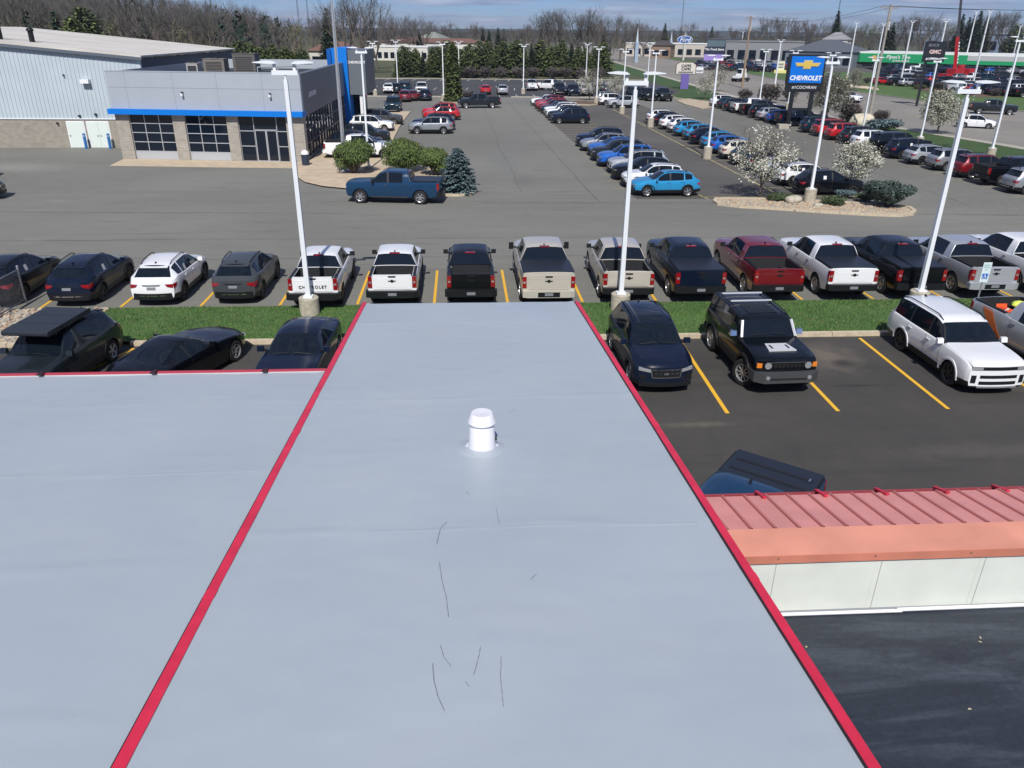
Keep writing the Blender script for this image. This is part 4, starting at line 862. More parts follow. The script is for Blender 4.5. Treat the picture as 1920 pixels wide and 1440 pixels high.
SED = dict(CPE, L=4.9, W=1.86, H=1.46, cf=.2, x1=1.45, x2=2.2, x3=3.55, x4=4.35, xr=3.75, top=[(0, .72), (.12, .80), (.8, .93), (1.45, 1.0), (2.2, 1.40), (2.7, 1.46), (3.3, 1.43), (3.55, 1.39), (4.35, 1.10), (4.6, 1.08), (4.9, .98)], belt=[(0, .64), (.4, .78), (1.5, .95), (3.0, .99), (4.3, 1.03), (4.9, .9)], plan=[(0, .76), (.2, .86), (.8, .92), (2.5, .90), (3.7, .92), (4.4, .90), (4.9, .8)], roof=[(0, .6), (1.45, .76), (2.2, .58), (3.55, .55), (4.35, .68), (4.9, .7)], pillars=[(2.65, 2.74), (3.5, 3.56)], doors=[1.6, 2.7, 3.6], sideglass=(1.65, 3.95))
T['sedan'] = vehicle('coupe', SED, rim=RIM, spokes=7)
T['coupe'] = vehicle('coupe', CPE, rim=RIM, spokes=5); T['hatch'] = vehicle('hatch', HB, rim=RIM, spokes=5)
BACK = ('grille', 'headlight', 'fog_lamp')
UP, LEFT, RIGHT, DOWN = R_(90), R_(180), 0, R_(-90)
def cen(T_, x, y, rz, rear=None):
    """centre of a vehicle from the place of its tail"""
    L = T[T_]['S']['L']; return (x+math.cos(rz)*L/2, y+math.sin(rz)*L/2, 0)
# near row, tails towards the camera
row = [(-17.85, 'crossover_stickered', 'black', 'near-black crossover at the far left of the front row, window sticker showing', 0, 29.0),
       (-14.9, 'crossover_stickered', 'navy', 'black crossover with window sticker parked left of the white crossover', 0, 29.0),
       (-11.8, 'crossover_stickered', 'white', 'white crossover with black roof rails, window sticker, in the front row', 0, 29.0),
       (-8.8, 'crossover', 'grey', 'dark grey crossover parked between white crossover and striped white pickup', 0, 29.1),
       (-5.62, 'midpickup', 'white', 'white pickup with lettered tailgate, parked behind the left light pole', 0, 28.55),
       (-2.7, 'midpickup', 'white', 'plain white pickup with empty open bed, left of the black pickup', 0, 28.75),
       (.27, 'midpickup', 'black', 'black pickup with open bed parked between white and tan pickups', 0, 28.75),
       (3.22, 'hd_cover', 'tan', 'tan pickup with black bed cover and large towing mirrors', 0, 28.55),
       (6.35, 'pickup', 'tan', 'tan pickup with open bed parked behind the middle light pole', -2, 28.85),
       (9.2, 'pickup_cover', 'navy', 'dark navy pickup with bed cover between tan and dark red pickups', -1, 28.9),
       (12.35, 'pickup', 'maroon', 'dark red pickup with open bed in the front row', -1, 29.0),
       (15.35, 'pickup_cover', 'white', 'white pickup with black bed cover, right of the dark red pickup', -1, 29.0),
       (18.15, 'pickup_cover', 'black', 'black pickup with bed cover behind the right light pole', -1, 29.0),
       (21.15, 'hd', 'palegrey', 'silver-white pickup with open bed behind the disabled-parking sign', -1, 29.0),
       (24.2, 'pickup', 'white', 'white pickup cut by the right edge, last of the front row', -1, 29.4)]
FR = []
for x, k, c, lb, da, y in row:
    y -= .3 if 'cross' in k else .58
    rz = UP+R_(da); cat = 'pickup truck' if 'pick' in k or 'hd' in k else 'crossover'
    FR.append(place(T[k], 'pickup_truck' if cat == 'pickup truck' else 'crossover', cen(k, x, y, rz), rz, PC[c], lb, cat, 'vehicles backed up to the grass strip in the front row', BACK))
# tailgate lettering of the lettered white pickup, and small badges
tl = text_mesh('CHEVROLET', .155, BLK, .004, 0, .003, 1.28); tl.transform(Matrix.Rotation(R_(-90), 4, 'Z'))
L = T['midpickup']['S']['L']; link('lettering', tl, FR[4], (-L/2-.045, 0, .99))
for o in FR[4].children:
    if o.name.startswith('emblem'): bpy.data.objects.remove(o); break
# front lot: facing the camera
def pk_(k, name, x, y, rz, c, lb, cat, grp=None, skip=()): return place(T[k], name, (x, y, 0), rz, PC[c], lb, cat, grp, skip)
f0 = pk_('suv', 'suv', -12.25, 22.25, DOWN+R_(-7), 'charcoal', 'dark green-black suv carrying a large flat rooftop tent', 'suv')
T['coupe_'] = T['coupe']
f1 = pk_('coupe', 'sports_coupe', -8.65, 22.2, UP-R_(19), 'black', 'black sports coupe parked askew with silver rear wheel, left near lot', 'car')
f2 = pk_('sedan', 'sedan', -5.05, 22.3, DOWN-R_(3), 'navy', 'dark navy sedan nose towards the camera beside the red roof edging', 'car')
f3 = pk_('suv', 'suv', 5.8, 22.45, DOWN+R_(1), 'navy', 'dark blue-grey suv with sunroof facing the camera next to the grey roof', 'suv')
f4 = pk_('offroad', 'off_road_suv', 9.25, 22.25, DOWN+R_(2), 'black', 'boxy black off-road suv with roof rack and turned front wheels', 'suv')
f5 = pk_('boxy', 'boxy_suv', 15.6, 22.05, DOWN-R_(0), 'white', 'white boxy three-row suv facing the camera beside the empty stall', 'suv')
f6 = pk_('pickup', 'pickup_truck', 18.95, 21.9, DOWN+R_(3), 'palegrey', 'silver work pickup with orange side stripe and traffic cones in its bed', 'pickup truck')
f7 = pk_('pickup_cover', 'pickup_truck', 4.85, 11.62, R_(-129.5), 'steelblue', 'dark blue pickup with ribbed black bed cover behind the red canopy', 'pickup truck', None, ('brake_light',))
# rooftop tent
tt = empty('rooftop_tent', (0, 0, 0), 0, 'flat black folded rooftop tent on the dark suv at the left', 'rooftop tent'); tt.location = (f0.location.x-.0, f0.location.y-.1, 1.68); tt.rotation_euler = f0.rotation_euler
mb = MB(); mb.prism([(-1.08, .02), (1.05, .02), (1.08, .06), (1.08, .13), (1.02, .16), (-1.05, .16), (-1.10, .12)], 1, -.68, .68, 0)
for i in (-.35, .35): mb.b2(i-.008, i+.008, -.66, .66, .158, .164, 1)
mb.build('tent_shell', [mat('tent_black', (.022, .028, .038), .5), SEAM], tt, (0, 0, .06))
mb = MB()
for x in (-.6, 0, .6): mb.b2(x-.03, x+.03, -.62, .62, -.02, .08)
for s in (1, -1):
    for x in (-.5, .4): mb.box((x, s*.685, .14), (.10, .02, .06))
mb.build('crossbar', BLK, tt)
# ribs on the near bed cover
for i in range(3):
    mb = MB(); L = 5.86; x = L/2-4.45-.42*i-.1; mb.b2(x-.035, x+.035, -.80, .80, 1.42, 1.433); link('cover_seam', mb.mesh('cover_seam', SEAM), f7)
mb = MB(); mb.b2(-2.5, -2.38, .72, .76, 1.436, 1.45); link('cover_badge', mb.mesh('cover_badge', CHR), f7)
# orange stripe and the cones in the work pickup
S_ = T['pickup']['S']
for s in (1, -1):
    mb = MB(); sidepatch(S_, mb, s, [(4.1, .50), (4.55, .50), (5.25, 1.30), (4.75, 1.30)][::1], .006, 0, 6, 8, .004); link('orange_stripe', mb.mesh('orange_stripe', mat('orange_vinyl', (.62, .14, .03), .4)), f6)
ORG = mat('cone_orange', (.80, .10, .02), .5); WB = mat('cone_white', (.75, .75, .72), .5)
def bedpos(u, v, z): p = f6.matrix_basis @ Vector((u, v, z)); return p
bpy.context.view_layer.update()
for i, (u, v, lean, lb) in enumerate(((-2.35, -.25, 1.35, 'orange traffic cone lying across the back of the work pickup bed'), (-1.9, .25, 1.25, 'orange traffic cone lying in the middle of the work pickup bed'), (-1.6, -.5, 1.45, 'orange traffic cone lying nearest the cab of the work pickup'))):
    c = empty('traffic_cone', f6.matrix_world @ Vector((u, v, 1.12)), 0, lb, 'traffic cone', 'cones in the bed of the work pickup'); c.rotation_euler = (lean, 0, i*1.4)
    mb = MB(); mb.lathe([(.16, .02), (.10, .25), (.075, .36)], 20); mb.lathe([(.06, .45), (.035, .62), (.001, .63)], 20); mb.build('cone_body', ORG, c, smooth=True)
    mb = MB(); mb.lathe([(.075, .36), (.06, .45)], 20); mb.build('cone_band', WB, c, smooth=True)
    mb = MB(); mb.box((0, 0, 0), (.38, .38, .04)); mb.build('cone_base', BLK if i == 1 else ORG, c)
hv = empty('safety_vest', f6.matrix_world @ Vector((-2.45, .45, 1.22)), .3, 'crumpled yellow-green safety vest in the bed of the work pickup', 'safety vest')
mb = MB(); mb.lathe([(.22, 0), (.24, .05), (.15, .12), (.001, .15)], 14)
for i, v in enumerate(mb.v): k = 1+.35*mnoise.noise(Vector(v)*9); mb.v[i] = (v[0]*k*1.3, v[1]*k*.8, v[2]*k)
mb.build('vest_cloth', mat('hi_vis', (.62, .75, .10), .7), hv, smooth=True)
tb = empty('tool_box', f6.matrix_world @ Vector((-.85, 0, 1.2)), f6.rotation_euler.z, 'grey truck tool chest across the bed of the work pickup', 'tool box')
mb = MB(); mb.b2(-.26, .26, -.78, .78, -.05, .22); mb.build('chest', mat('tool_grey', (.20, .24, .27), .4, metal=.4), tb)
mb = MB(); mb.b2(-.28, .28, -.80, .80, .222, .27); mb.build('lid', mat('tool_grey', (.2, .24, .27), .4), tb)
# ---- rows behind
def xrow(spec, x_of, rz, y0, dy, grp, desc, tail=True):
    for k, (kind, c) in enumerate(spec):
        if kind is None: continue
        y = y0+dy*k; x = x_of(y); L = T[kind]['S']['L']; jit = random.uniform(-.18, .18)
        loc = (x+math.cos(rz)*L/2*(1 if tail else -1)+jit, y+random.uniform(-.12, .12), 0)
        nm = {'crossover': 'crossover', 'suv': 'suv', 'boxy': 'suv', 'bigsu': 'suv', 'pick': 'pickup_truck', 'midp': 'pickup_truck', 'hd': 'pickup_truck', 'coup': 'car', 'hatch': 'car', 'offro': 'suv'}
        n = next(v for q, v in nm.items() if kind.startswith(q)); cat = n.replace('_', ' ')
        cw = WORDS.get(c, c); lb = f'{cw} {cat}, {ordinal(k)} from the near end, {desc}'
        place(T[kind], n, loc, rz+R_(random.uniform(-1, 1)), PC[c], lb, cat, grp, () if True else ())
random.seed(11)
xrow([('crossover_bright', 'lightblue'), ('crossover', 'white'), ('crossover', 'black'), ('suv', 'palegrey'), ('suv', 'blue'), ('suv', 'charcoal'), ('crossover', 'blue'), ('crossover', 'silver'), ('suv', 'navy')],
     lambda y: 11.1-.012*(y-51), LEFT, 50.95, 2.95, 'cars of the near block left of the yellow line', 'near block left of yellow line', False)
xrow([('suv', 'navy'), ('suv', 'charcoal'), ('suv', 'white'), ('suv', 'white'), ('crossover', 'teal'), ('crossover', 'maroon'), ('crossover', 'red'), ('suv', 'maroon'), ('crossover', 'white')],
     lambda y: 10.5-.012*(y-95), LEFT, 94.7, 2.95, 'cars of the far block left of the yellow line', 'far block left of yellow line', False)
xrow([('crossover_stickered', 'black'), ('crossover_stickered', 'white'), ('crossover', 'silver'), ('crossover', 'charcoal'), ('crossover', 'teal'), ('crossover', 'cream'), ('crossover', 'blue'), ('crossover', 'lightblue'), ('crossover', 'navy'),
      ('crossover', 'lightblue'), ('crossover', 'lightblue'), ('crossover', 'white'), ('crossover', 'white'), ('crossover', 'black'), ('crossover', 'white')],
     lambda y: 22.1, RIGHT, 51.15, 3.13, 'cars parked right of the yellow line', 'row right of yellow line')
xrow([('suv', 'silver'), ('pickup', 'black'), ('suv', 'maroon'), ('suv', 'silver'), ('crossover', 'palegrey'), ('suv_stickered', 'navy'), ('bigsuv', 'black'), ('suv', 'white'), ('suv', 'charcoal'), ('suv', 'red'), ('boxy', 'red'), ('suv', 'teal'), (None, None),
      ('pickup', 'navy'), ('crossover', 'blue'), ('crossover', 'palegrey'), ('suv', 'black'), ('pickup', 'black'), ('pickup_cover', 'white'), ('suv', 'charcoal'), ('crossover', 'teal'), ('suv', 'white')],
     lambda y: 37.0-.02*max(0, y-85), RIGHT, 51.3, 3.15, 'vehicles along the grass verge', 'row along the verge')
def at(kind, name, px, py, rz, c, lb, cat, off=(0, 0), grp=None):
    g = G(px, py); return place(T[kind], name, (g.x+off[0], g.y+off[1], 0), rz, PC[c], lb, cat, grp)
place(T['pickup_cover'], 'pickup_truck', (-4.2, 49.0, 0), LEFT-R_(7), PC['steelblue'], 'deep blue pickup with bed cover parked sideways beside the blue spruce', 'pickup truck')
place(T['suv'], 'suv', (-3.15, 84.4, 0), LEFT, PC['silver'], 'silver suv seen side-on, nearest of the four left of the aisle', 'suv')
place(T['suv'], 'suv', (-2.95, 87.5, 0), LEFT, PC['navy'], 'dark navy suv directly behind the side-on silver suv', 'suv')
place(T['crossover_bright'], 'crossover', (-2.3, 98.0, 0), LEFT, PC['red'], 'bright red crossover, nearer of two beside the showroom plaza', 'crossover')
place(T['suv'], 'suv', (-2.5, 101.3, 0), LEFT, PC['red'], 'bright red suv with roof rails, farther of two beside the plaza', 'suv')
place(T['hd'], 'pickup_truck', (-8.35, 67.1, 0), RIGHT+R_(2), PC['white'], 'white pickup on the showroom plaza behind the round bush', 'pickup truck')
place(T['suv_stickered'], 'suv', (-9.3, 71.6, 0), RIGHT, PC['navy'], 'dark navy suv on the showroom plaza just behind the white pickup', 'suv')
place(T['suv'], 'suv', (-9.1, 77.2, 0), RIGHT, PC['charcoal'], 'charcoal suv on the showroom plaza, third from the front', 'suv')
place(T['suv'], 'suv', (-9.4, 85.8, 0), RIGHT, PC['white'], 'white suv on the showroom plaza beside the blue tower', 'suv')
place(T['suv'], 'suv', (-8.9, 92.4, 0), RIGHT, PC['grey'], 'dark grey suv on the plaza behind the white suv', 'suv')
for px, py, k, c, lb, cat, rz in [(735, 212, 'bigsuv', 'teal', 'large dark suv standing alone behind the showroom plaza', 'suv', DOWN), (759, 192, 'suv', 'maroon', 'dark red suv, left of two dark red ones in the second far row', 'suv', UP), (773, 190, 'crossover', 'maroon', 'maroon crossover in the middle of the second far row', 'crossover', UP),
                                  (797, 190, 'suv', 'navy', 'navy suv, rightmost of the second far row near the tall evergreen', 'suv', UP), (693, 178, 'suv', 'silver', 'silver suv at the left end of the farthest row by the light pole', 'suv', UP), (728, 176, 'suv', 'white', 'white suv in the farthest left row between pole and dark suv', 'suv', UP),
                                  (744, 176, 'suv', 'black', 'black suv in the farthest left row right of the white suv', 'suv', UP), (759, 176, 'bigsuv', 'teal', 'dark teal suv, biggest of the farthest left row', 'suv', UP), (790, 178, 'hd', 'white', 'white pickup facing the camera in the farthest left row', 'pickup truck', DOWN),
                                  (911, 178, 'crossover', 'red', 'bright red crossover alone in the back lot', 'crossover', UP), (943, 179, 'suv', 'palegrey', 'pale grey suv right of the lone red crossover in the back lot', 'suv', UP), (998, 171, 'hd', 'white', 'white pickup far in the back lot right of a light pole', 'pickup truck', UP),
                                  (1031, 170, 'pickup', 'white', 'white pickup seen at an angle far in the back lot', 'pickup truck', R_(150)), (1052, 180, 'pickup', 'navy', 'dark pickup behind the far flowering tree, leftmost of its row', 'pickup truck', DOWN), (1078, 182, 'bigsuv', 'navy', 'dark navy suv in the far row left of the white jeep', 'suv', DOWN),
                                  (1101, 181, 'offroad', 'palegrey', 'pale boxy off-road suv in the far row behind a flowering tree', 'suv', DOWN), (1118, 176, 'hd', 'charcoal', 'charcoal pickup in the far row just left of the pole', 'pickup truck', UP), (1140, 178, 'suv', 'teal', 'dark teal suv in the far row right of the pole', 'suv', UP),
                                  (1196, 188, 'bigsuv', 'navy', 'dark navy suv, left of three facing the lane at the back', 'suv', DOWN), (1222, 190, 'bigsuv', 'black', 'black suv, middle of three facing the lane at the back', 'suv', DOWN), (1250, 191, 'hd', 'charcoal', 'charcoal pickup with chrome grille, right of three at the back', 'pickup truck', DOWN),
                                  (1170, 203, 'suv', 'palegrey', 'pale grey-blue suv seen side-on at the far end of the middle row', 'suv', LEFT), (1153, 198, 'suv', 'white', 'white suv right behind the side-on pale suv', 'suv', RIGHT), (1146, 194, 'suv', 'silver', 'silver suv behind the white one at the far end of the middle row', 'suv', RIGHT)]:
    nm = {'crossover': 'crossover', 'suv': 'suv', 'pickup truck': 'pickup_truck'}[cat]; L = T[k]['S']['L']
    at(k, nm, px, py, rz, c, lb, cat, (0, L/2 if abs(math.sin(rz)) > .5 else 1.0))
at('pickup', 'pickup_truck', 895, 203, LEFT+R_(8), 'charcoal', 'dark grey pickup driving left across the middle aisle', 'pickup truck', (.2, .9))
place(T['suv'], 'suv', (-30.7, 49.9, 0), RIGHT+R_(14), PC['charcoal'], 'dark car cut by the left edge with silver wheel, nearer of two', 'car')
place(T['suv'], 'suv', (-35.4, 57.6, 0), RIGHT+R_(14), PC['teal'], 'dark car cut by the left edge, farther of two', 'car')
at('hatch', 'hatchback', 1836, 241, R_(-28), 'white', 'small white hatchback driving on the road towards the right', 'car', (0, .8))
at('suv', 'suv', 1596, 193, R_(-55), 'white', 'white suv with dark windscreen on the road behind the sign', 'suv', (0, 1.5))
at('pickup_cover', 'pickup_truck', 1868, 215, R_(-24), 'charcoal', 'dark grey pickup with covered bed driving on the far side of the road', 'pickup truck', (0, 1))

# ------------------------------------------------------------------ light poles and other posts
POLEW = mat('pole_white', (.74, .77, .80), .4); POLEG = mat('pole_galvanised', (.50, .52, .54), .35, metal=.6); HEADL = mat('lamp_lens', (.6, .62, .64), .3)
CBASE = mat('pole_base_concrete', (.42, .38, .30), .9, nscale=6, namt=.22, bump=.4)
WOODP = mat('pole_wood', (.30, .22, .15), .9, nscale=9, namt=.3); WOODG = mat('pole_wood_grey', (.30, .28, .25), .9, nscale=9, namt=.25)
def light_pole(x, y, h, label, bh=.75, br=.36, r=.075, rz=0, heads=2, z=0, base=True):
    p = empty('light_pole', (x, y, z), rz, label, 'light pole', 'white parking lot light poles')
    if base: mb = MB(); mb.lathe([(br, -.05), (br, bh-.02), (br-.02, bh), (.001, bh)], 28); mb.build('concrete_base', CBASE, p, smooth=True, angle=.7)
    else: bh = 0
    mb = MB(); a, b = r, r*.72; z0, z1 = bh+.03, h
    mb.add([(sx*q, sy*q, zz) for zz, q in ((z0, a), (z1, b)) for sx, sy in ((-1, -1), (1, -1), (1, 1), (-1, 1))], [(3, 2, 1, 0), (4, 5, 6, 7), (0, 1, 5, 4), (1, 2, 6, 5), (2, 3, 7, 6), (3, 0, 4, 7)])
    mb.box((0, 0, bh+.03), (.34, .34, .06)); mb.tube((0, 0, z1), (0, 0, z1+.16), .045, n=8); mb.build('pole', POLEW, p)
    mb = MB(); mb.box((0, 0, z1+.22), (.84 if heads == 2 else .3, .13, .14))
    for s in ((1, -1) if heads == 2 else (1,)): mb.box((s*.32, 0, z1+.39), (.09, .09, .24))
    mb.build('crossarm', POLEW, p)
    for s in ((1, -1) if heads == 2 else (1,)):
        mb = MB(); mb.prism([(s*.24, z1+.50), (s*.36, z1+.57), (s*.62, z1+.585), (s*.98, z1+.54), (s*.98, z1+.52), (s*.62, z1+.49), (s*.36, z1+.485)], 1, -.15, .15, 0)
        mb.b2(min(s*.55, s*.9), max(s*.55, s*.9), -.11, .11, z1+.478, z1+.492, 1); mb.build('lamp_head', [POLEW, HEADL], p)
    return p
light_pole(-5.72, 27.5, 8.2, 'tall white light pole on concrete base in the grass, behind striped roof edge', r=.085)
light_pole(5.92, 27.55, 7.95, 'tall white light pole in front of the tan open-bed pickup', r=.085)
light_pole(17.62, 27.5, 7.75, 'tall white light pole rising behind the white boxy suv', r=.085)
light_pole(-7.06, 60.6, 8.05, 'white light pole between the round bushes and the white pickup', .3, r=.08)
light_pole(20.92, 66.6, 7.6, 'white light pole on concrete base at the yellow line, near end', 1.0, r=.08)
light_pole(21.5, 90.6, 7.5, 'white light pole on concrete base at the yellow line, far end', 1.0, r=.08)
light_pole(21.95, 47.9, 8.0, 'white light pole in the stone-mulched planted island', .9, r=.08)
light_pole(46.2, 66.8, 9.2, 'white light pole on the verge at the right edge of the photo', .9, r=.085)
light_pole(47.2, 79.8, 7.2, 'white light pole on the verge left of the lone flowering tree', .3, r=.08)
light_pole(45.9, 89.6, 7.0, 'white light pole on the verge beside the light boulder', .3, r=.08)
for px, py, h, lb in [(1542, 222, 7.2, 'white light pole just right of the blue pylon sign'), (1476, 206, 7.2, 'white light pole just left of the blue pylon sign'), (1423, 197, 7.2, 'white light pole on the verge behind the white pickup'), (704, 179, 7.6, 'white light pole at the far left of the back lot'), (746, 164, 7.6, 'white light pole above the large dark teal suv, back lot'), (832, 189, 7.7, 'white light pole in front of the columnar evergreen'),
                      (861, 158, 7.4, 'white light pole just right of the columnar evergreen'), (981, 176, 7.3, 'white light pole alone by the kerb, middle of the back lot'), (1098, 160, 7.3, 'white light pole in the back lot behind the far flowering tree'), (1118, 194, 7.3, 'white light pole right of the far flowering tree'), (1166, 213, 7.3, 'white light pole next to the side-on pale suv'), (1213, 164, 7.3, 'white light pole at the right rear corner of the back lot')]:
    g = G(px, py); light_pole(g.x, g.y, h, lb, .9 if py > 170 else .3, r=.085)
for i, (px, py, yt, lb) in enumerate([(1588, 147, 66, 'distant white light pole left of the grey wooden pole'), (1637, 152, 70, 'distant white light pole right of the grey wooden pole'), (1688, 155, 68, 'distant white light pole in front of the green shopfront lettering'), (1745, 172, 72, 'distant white light pole overlapping the black pylon sign'), (1806, 130, 52, 'distant white light pole just right of the red crane boom'),
                       (1822, 165, 60, 'distant white light pole, second right of the crane boom'), (1893, 130, 72, 'distant white light pole near the right edge, farther of two'), (1452, 165, 93, 'distant white light pole left of the pylon sign'), (1387, 113, 70, 'distant white light pole left of the brown wooden pole')]):
    g = G(px, py); hh = (py-yt)/FPX*math.hypot(g.x, g.y)*1.02; light_pole(g.x, g.y, max(6, hh-.55), lb, .8, r=.13, rz=.2)
fp = empty('flagpole', (-8.75, 59.7, 0), 0, 'tall tapered silver flagpole in front of the showroom plaza', 'flagpole')
mb = MB(); mb.tube((0, 0, 0), (0, 0, 14), .125, .07, 14); mb.build('pole', POLEG, fp, smooth=True, angle=.6)
mb = MB(); mb.lathe([(.3, .1), (.3, .16), (.15, .22), (.13, .3)], 18); mb.build('base_collar', WHT, fp, smooth=True, angle=.6)
mb = MB(); mb.tube((.14, 0, 1.2), (.10, 0, 13.8), .008, n=4); mb.build('halyard', WHT, fp)
def wood_pole(x, y, h, m, label, arm=2.4, r=.17, rz=.3):
    p = empty('utility_pole', (x, y, 0), rz, label, 'utility pole')
    mb = MB(); mb.tube((0, 0, -.2), (0, 0, h), r, r*.62, 12); mb.build('pole', m, p, smooth=True, angle=.6)
    mb = MB(); mb.box((0, .12, h-.35), (arm, .10, .12)); mb.tube((-arm*.3, .12, h-.38), (0, .05, h-1.0), .02, n=5); mb.tube((arm*.3, .12, h-.38), (0, .05, h-1.0), .02, n=5); mb.build('crossarm', m, p)
    for s in (-.95, -.35, .35, .95): mb = MB(); mb.tube((s*arm/2, .12, h-.29), (s*arm/2, .12, h-.10), .035, n=8); mb.build('insulator', mat('insulator', (.35, .36, .38), .3), p)
    mb = MB(); mb.tube((.28, .1, h-2.6), (.28, .1, h-1.7), .2, n=12); mb.build('transformer', mat('transformer_grey', (.45, .47, .48), .4), p, smooth=True, angle=.6)
    return p
wood_pole(48.0, 92.6, 12.9, WOODG, 'tall weathered grey wooden utility pole on the verge', r=.2)
wood_pole(55.9, 160.4, 12.9, WOODP, 'brown wooden utility pole beside the far stretch of road', r=.24)
g = G(1362, 150); wood_pole(g.x, g.y+40, 11.5, WOODG, 'slim grey utility pole left of the brown one', 1.6, .2)
# overhead wires, sagging between the poles
def wire(a, b, sag, label):
    mb = MB(); pr = None
    for i in range(17):
        t = i/16; p = Vector(a).lerp(Vector(b), t); p.z -= sag*4*t*(1-t)
        if pr: mb.tube(pr, p, .018, n=4, cap=False)
        pr = p
    tag(mb.build('overhead_wire', BLK), label, 'wire', 'overhead wires along the road')
for k, dz in enumerate((12.75, 12.75, 10.6)):
    o = (-.9, .9, 0)[k]; wire((48+o, 92.6, dz), (56+o, 160.4, dz), 1.2, f'thin black wire between grey and brown utility poles, {("left", "right", "lowest")[k]} of three'); wire((48+o, 92.6, dz), (60+o, 30, dz), 1.0, f'thin black wire running right from the grey utility pole, {("left", "right", "lowest")[k]} of three')
# ------------------------------------------------------------------ showroom
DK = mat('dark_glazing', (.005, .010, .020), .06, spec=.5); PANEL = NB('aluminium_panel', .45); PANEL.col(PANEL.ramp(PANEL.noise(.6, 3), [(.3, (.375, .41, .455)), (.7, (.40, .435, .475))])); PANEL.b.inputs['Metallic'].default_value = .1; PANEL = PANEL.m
DPAN = mat('dark_panel', (.13, .145, .165), .4); BLUE = mat('blue_panel', (.0, .17, .62), .35); BLUED = mat('blue_shaded_side', (.0, .09, .38), .35); ALU = mat('aluminium', (.50, .52, .54), .4, metal=.3)
def block(name, a, b, mortar, sx, sy):
    s = NB(name, .9); br = s.n('TexBrick'); br.inputs['Scale'].default_value = 1; br.inputs['Brick Width'].default_value = sx; br.inputs['Row Height'].default_value = sy; br.inputs['Mortar Size'].default_value = .012; br.inputs['Color1'].default_value = (*a, 1); br.inputs['Color2'].default_value = (*b, 1); br.inputs['Mortar'].default_value = (*mortar, 1)
    mp = s.n('Mapping'); mp.inputs['Rotation'].default_value = (R_(90), 0, 0); s.l(s.tc.outputs['Object'], mp.inputs[0]); 
    cx = s.n('CombineXYZ'); sp = s.n('SeparateXYZ'); s.l(s.tc.outputs['Object'], sp.inputs[0]); ad = s.n('Math'); ad.operation = 'ADD'; s.l(sp.outputs[0], ad.inputs[0]); s.l(sp.outputs[1], ad.inputs[1]); s.l(ad.outputs[0], cx.inputs[0]); s.l(sp.outputs[2], cx.inputs[1]); s.l(cx.outputs[0], br.inputs[0])
    c = s.mix(.5, br.outputs[0], s.ramp(s.noise(1.6, 6), [(.3, .75), (.7, 1.15)]), 'MULTIPLY'); s.col(c); s.bump(s.noise(9, 5), .4, .03); return s.m
CMU = block('split_face_block', (.30, .275, .235), (.36, .33, .285), (.40, .38, .34), .42, .21); TANB = block('tan_block', (.27, .245, .205), (.33, .30, .25), (.29, .265, .225), .42, .21)
ang = math.atan2(-1.95, 15.15); SH = empty('car_showroom', (-27.5, 66.45, 0), ang, 'grey panelled car showroom with blue band, glass garage doors and blue tower', 'building')
def sl_(x, y): v = Matrix.Rotation(-ang, 3, 'Z') @ Vector((x+27.5, y-66.45, 0)); return v.x, v.y
WL = 15.27
for u0, u1 in ((0, 1.1), (4.65, 5.65), (9.05, 9.95), (13.85, WL)): mb = MB(); mb.b2(u0, u1, -.06, .5, 0, 3.50); mb.build('pillar', CMU, SH)
def glazed(name, u0, u1, z0, z1, cols, rows, y=.12, solid=0, fr=.055):
    d = None; mb = MB(); mb.b2(u0, u1, y+.04, y+.08, z0, z1); 
    frm = MB(); W_ = (u1-u0); zs = [z0+solid+(z1-z0-solid)*i/rows for i in range(rows+1)]
    for i in range(cols+1): x = u0+W_*i/cols; frm.b2(max(u0, x-fr/2), min(u1, x+fr/2), y-.02, y+.039, z0+solid, z1-.001)
    for z in zs: frm.b2(u0, u1, y-.022, y+.038, max(z0, z-fr/2), min(z1, z+fr/2))
    if solid: frm.b2(u0, u1, y-.01, y+.037, z0, z0+solid)
    o = frm.build(name, ALU, SH); link('glass', mb.mesh('glass', DK), o); return o
glazed('garage_door', 1.1, 4.65, .02, 3.5, 3, 4, solid=.62); glazed('garage_door', 5.65, 9.05, .02, 3.5, 3, 4, solid=.62)
glazed('window', 9.95, 11.15, .02, 3.5, 1, 3); glazed('transom', 11.15, 13.0, 2.45, 3.5, 1, 1); glazed('window', 13.0, 13.85, .02, 3.5, 1, 3)
glazed('entrance_door', 11.2, 12.1, .02, 2.42, 1, 1, y=.08, fr=.12); glazed('entrance_door', 12.12, 12.98, .02, 2.42, 1, 1, y=.08, fr=.12)
mb = MB(); mb.b2(-.25, WL+.12, -.55, .4, 3.50, 3.90); mb.build('blue_band', BLUE, SH)
mb = MB(); x = 0; us = [-.12, 1.4, 5.2, 8.7, 12.3, WL+.04]
for a, b in zip(us, us[1:]): mb.b2(a+.006, b-.006, -.12, .3, 3.90, 5.465); mb.b2(a+.006, b-.006, -.12, .3, 5.48, 6.62)
mb.build('fascia_panel', PANEL, SH); mb = MB(); mb.b2(-.1, WL+.02, -.09, .28, 3.9, 6.6); mb.build('fascia_backing', mat('joint_dark', (.12, .13, .15), .8), SH)
mb = MB(); mb.b2(-.14, WL+.05, -.14, .34, 6.622, 6.68); mb.build('parapet_cap', PANEL, SH)
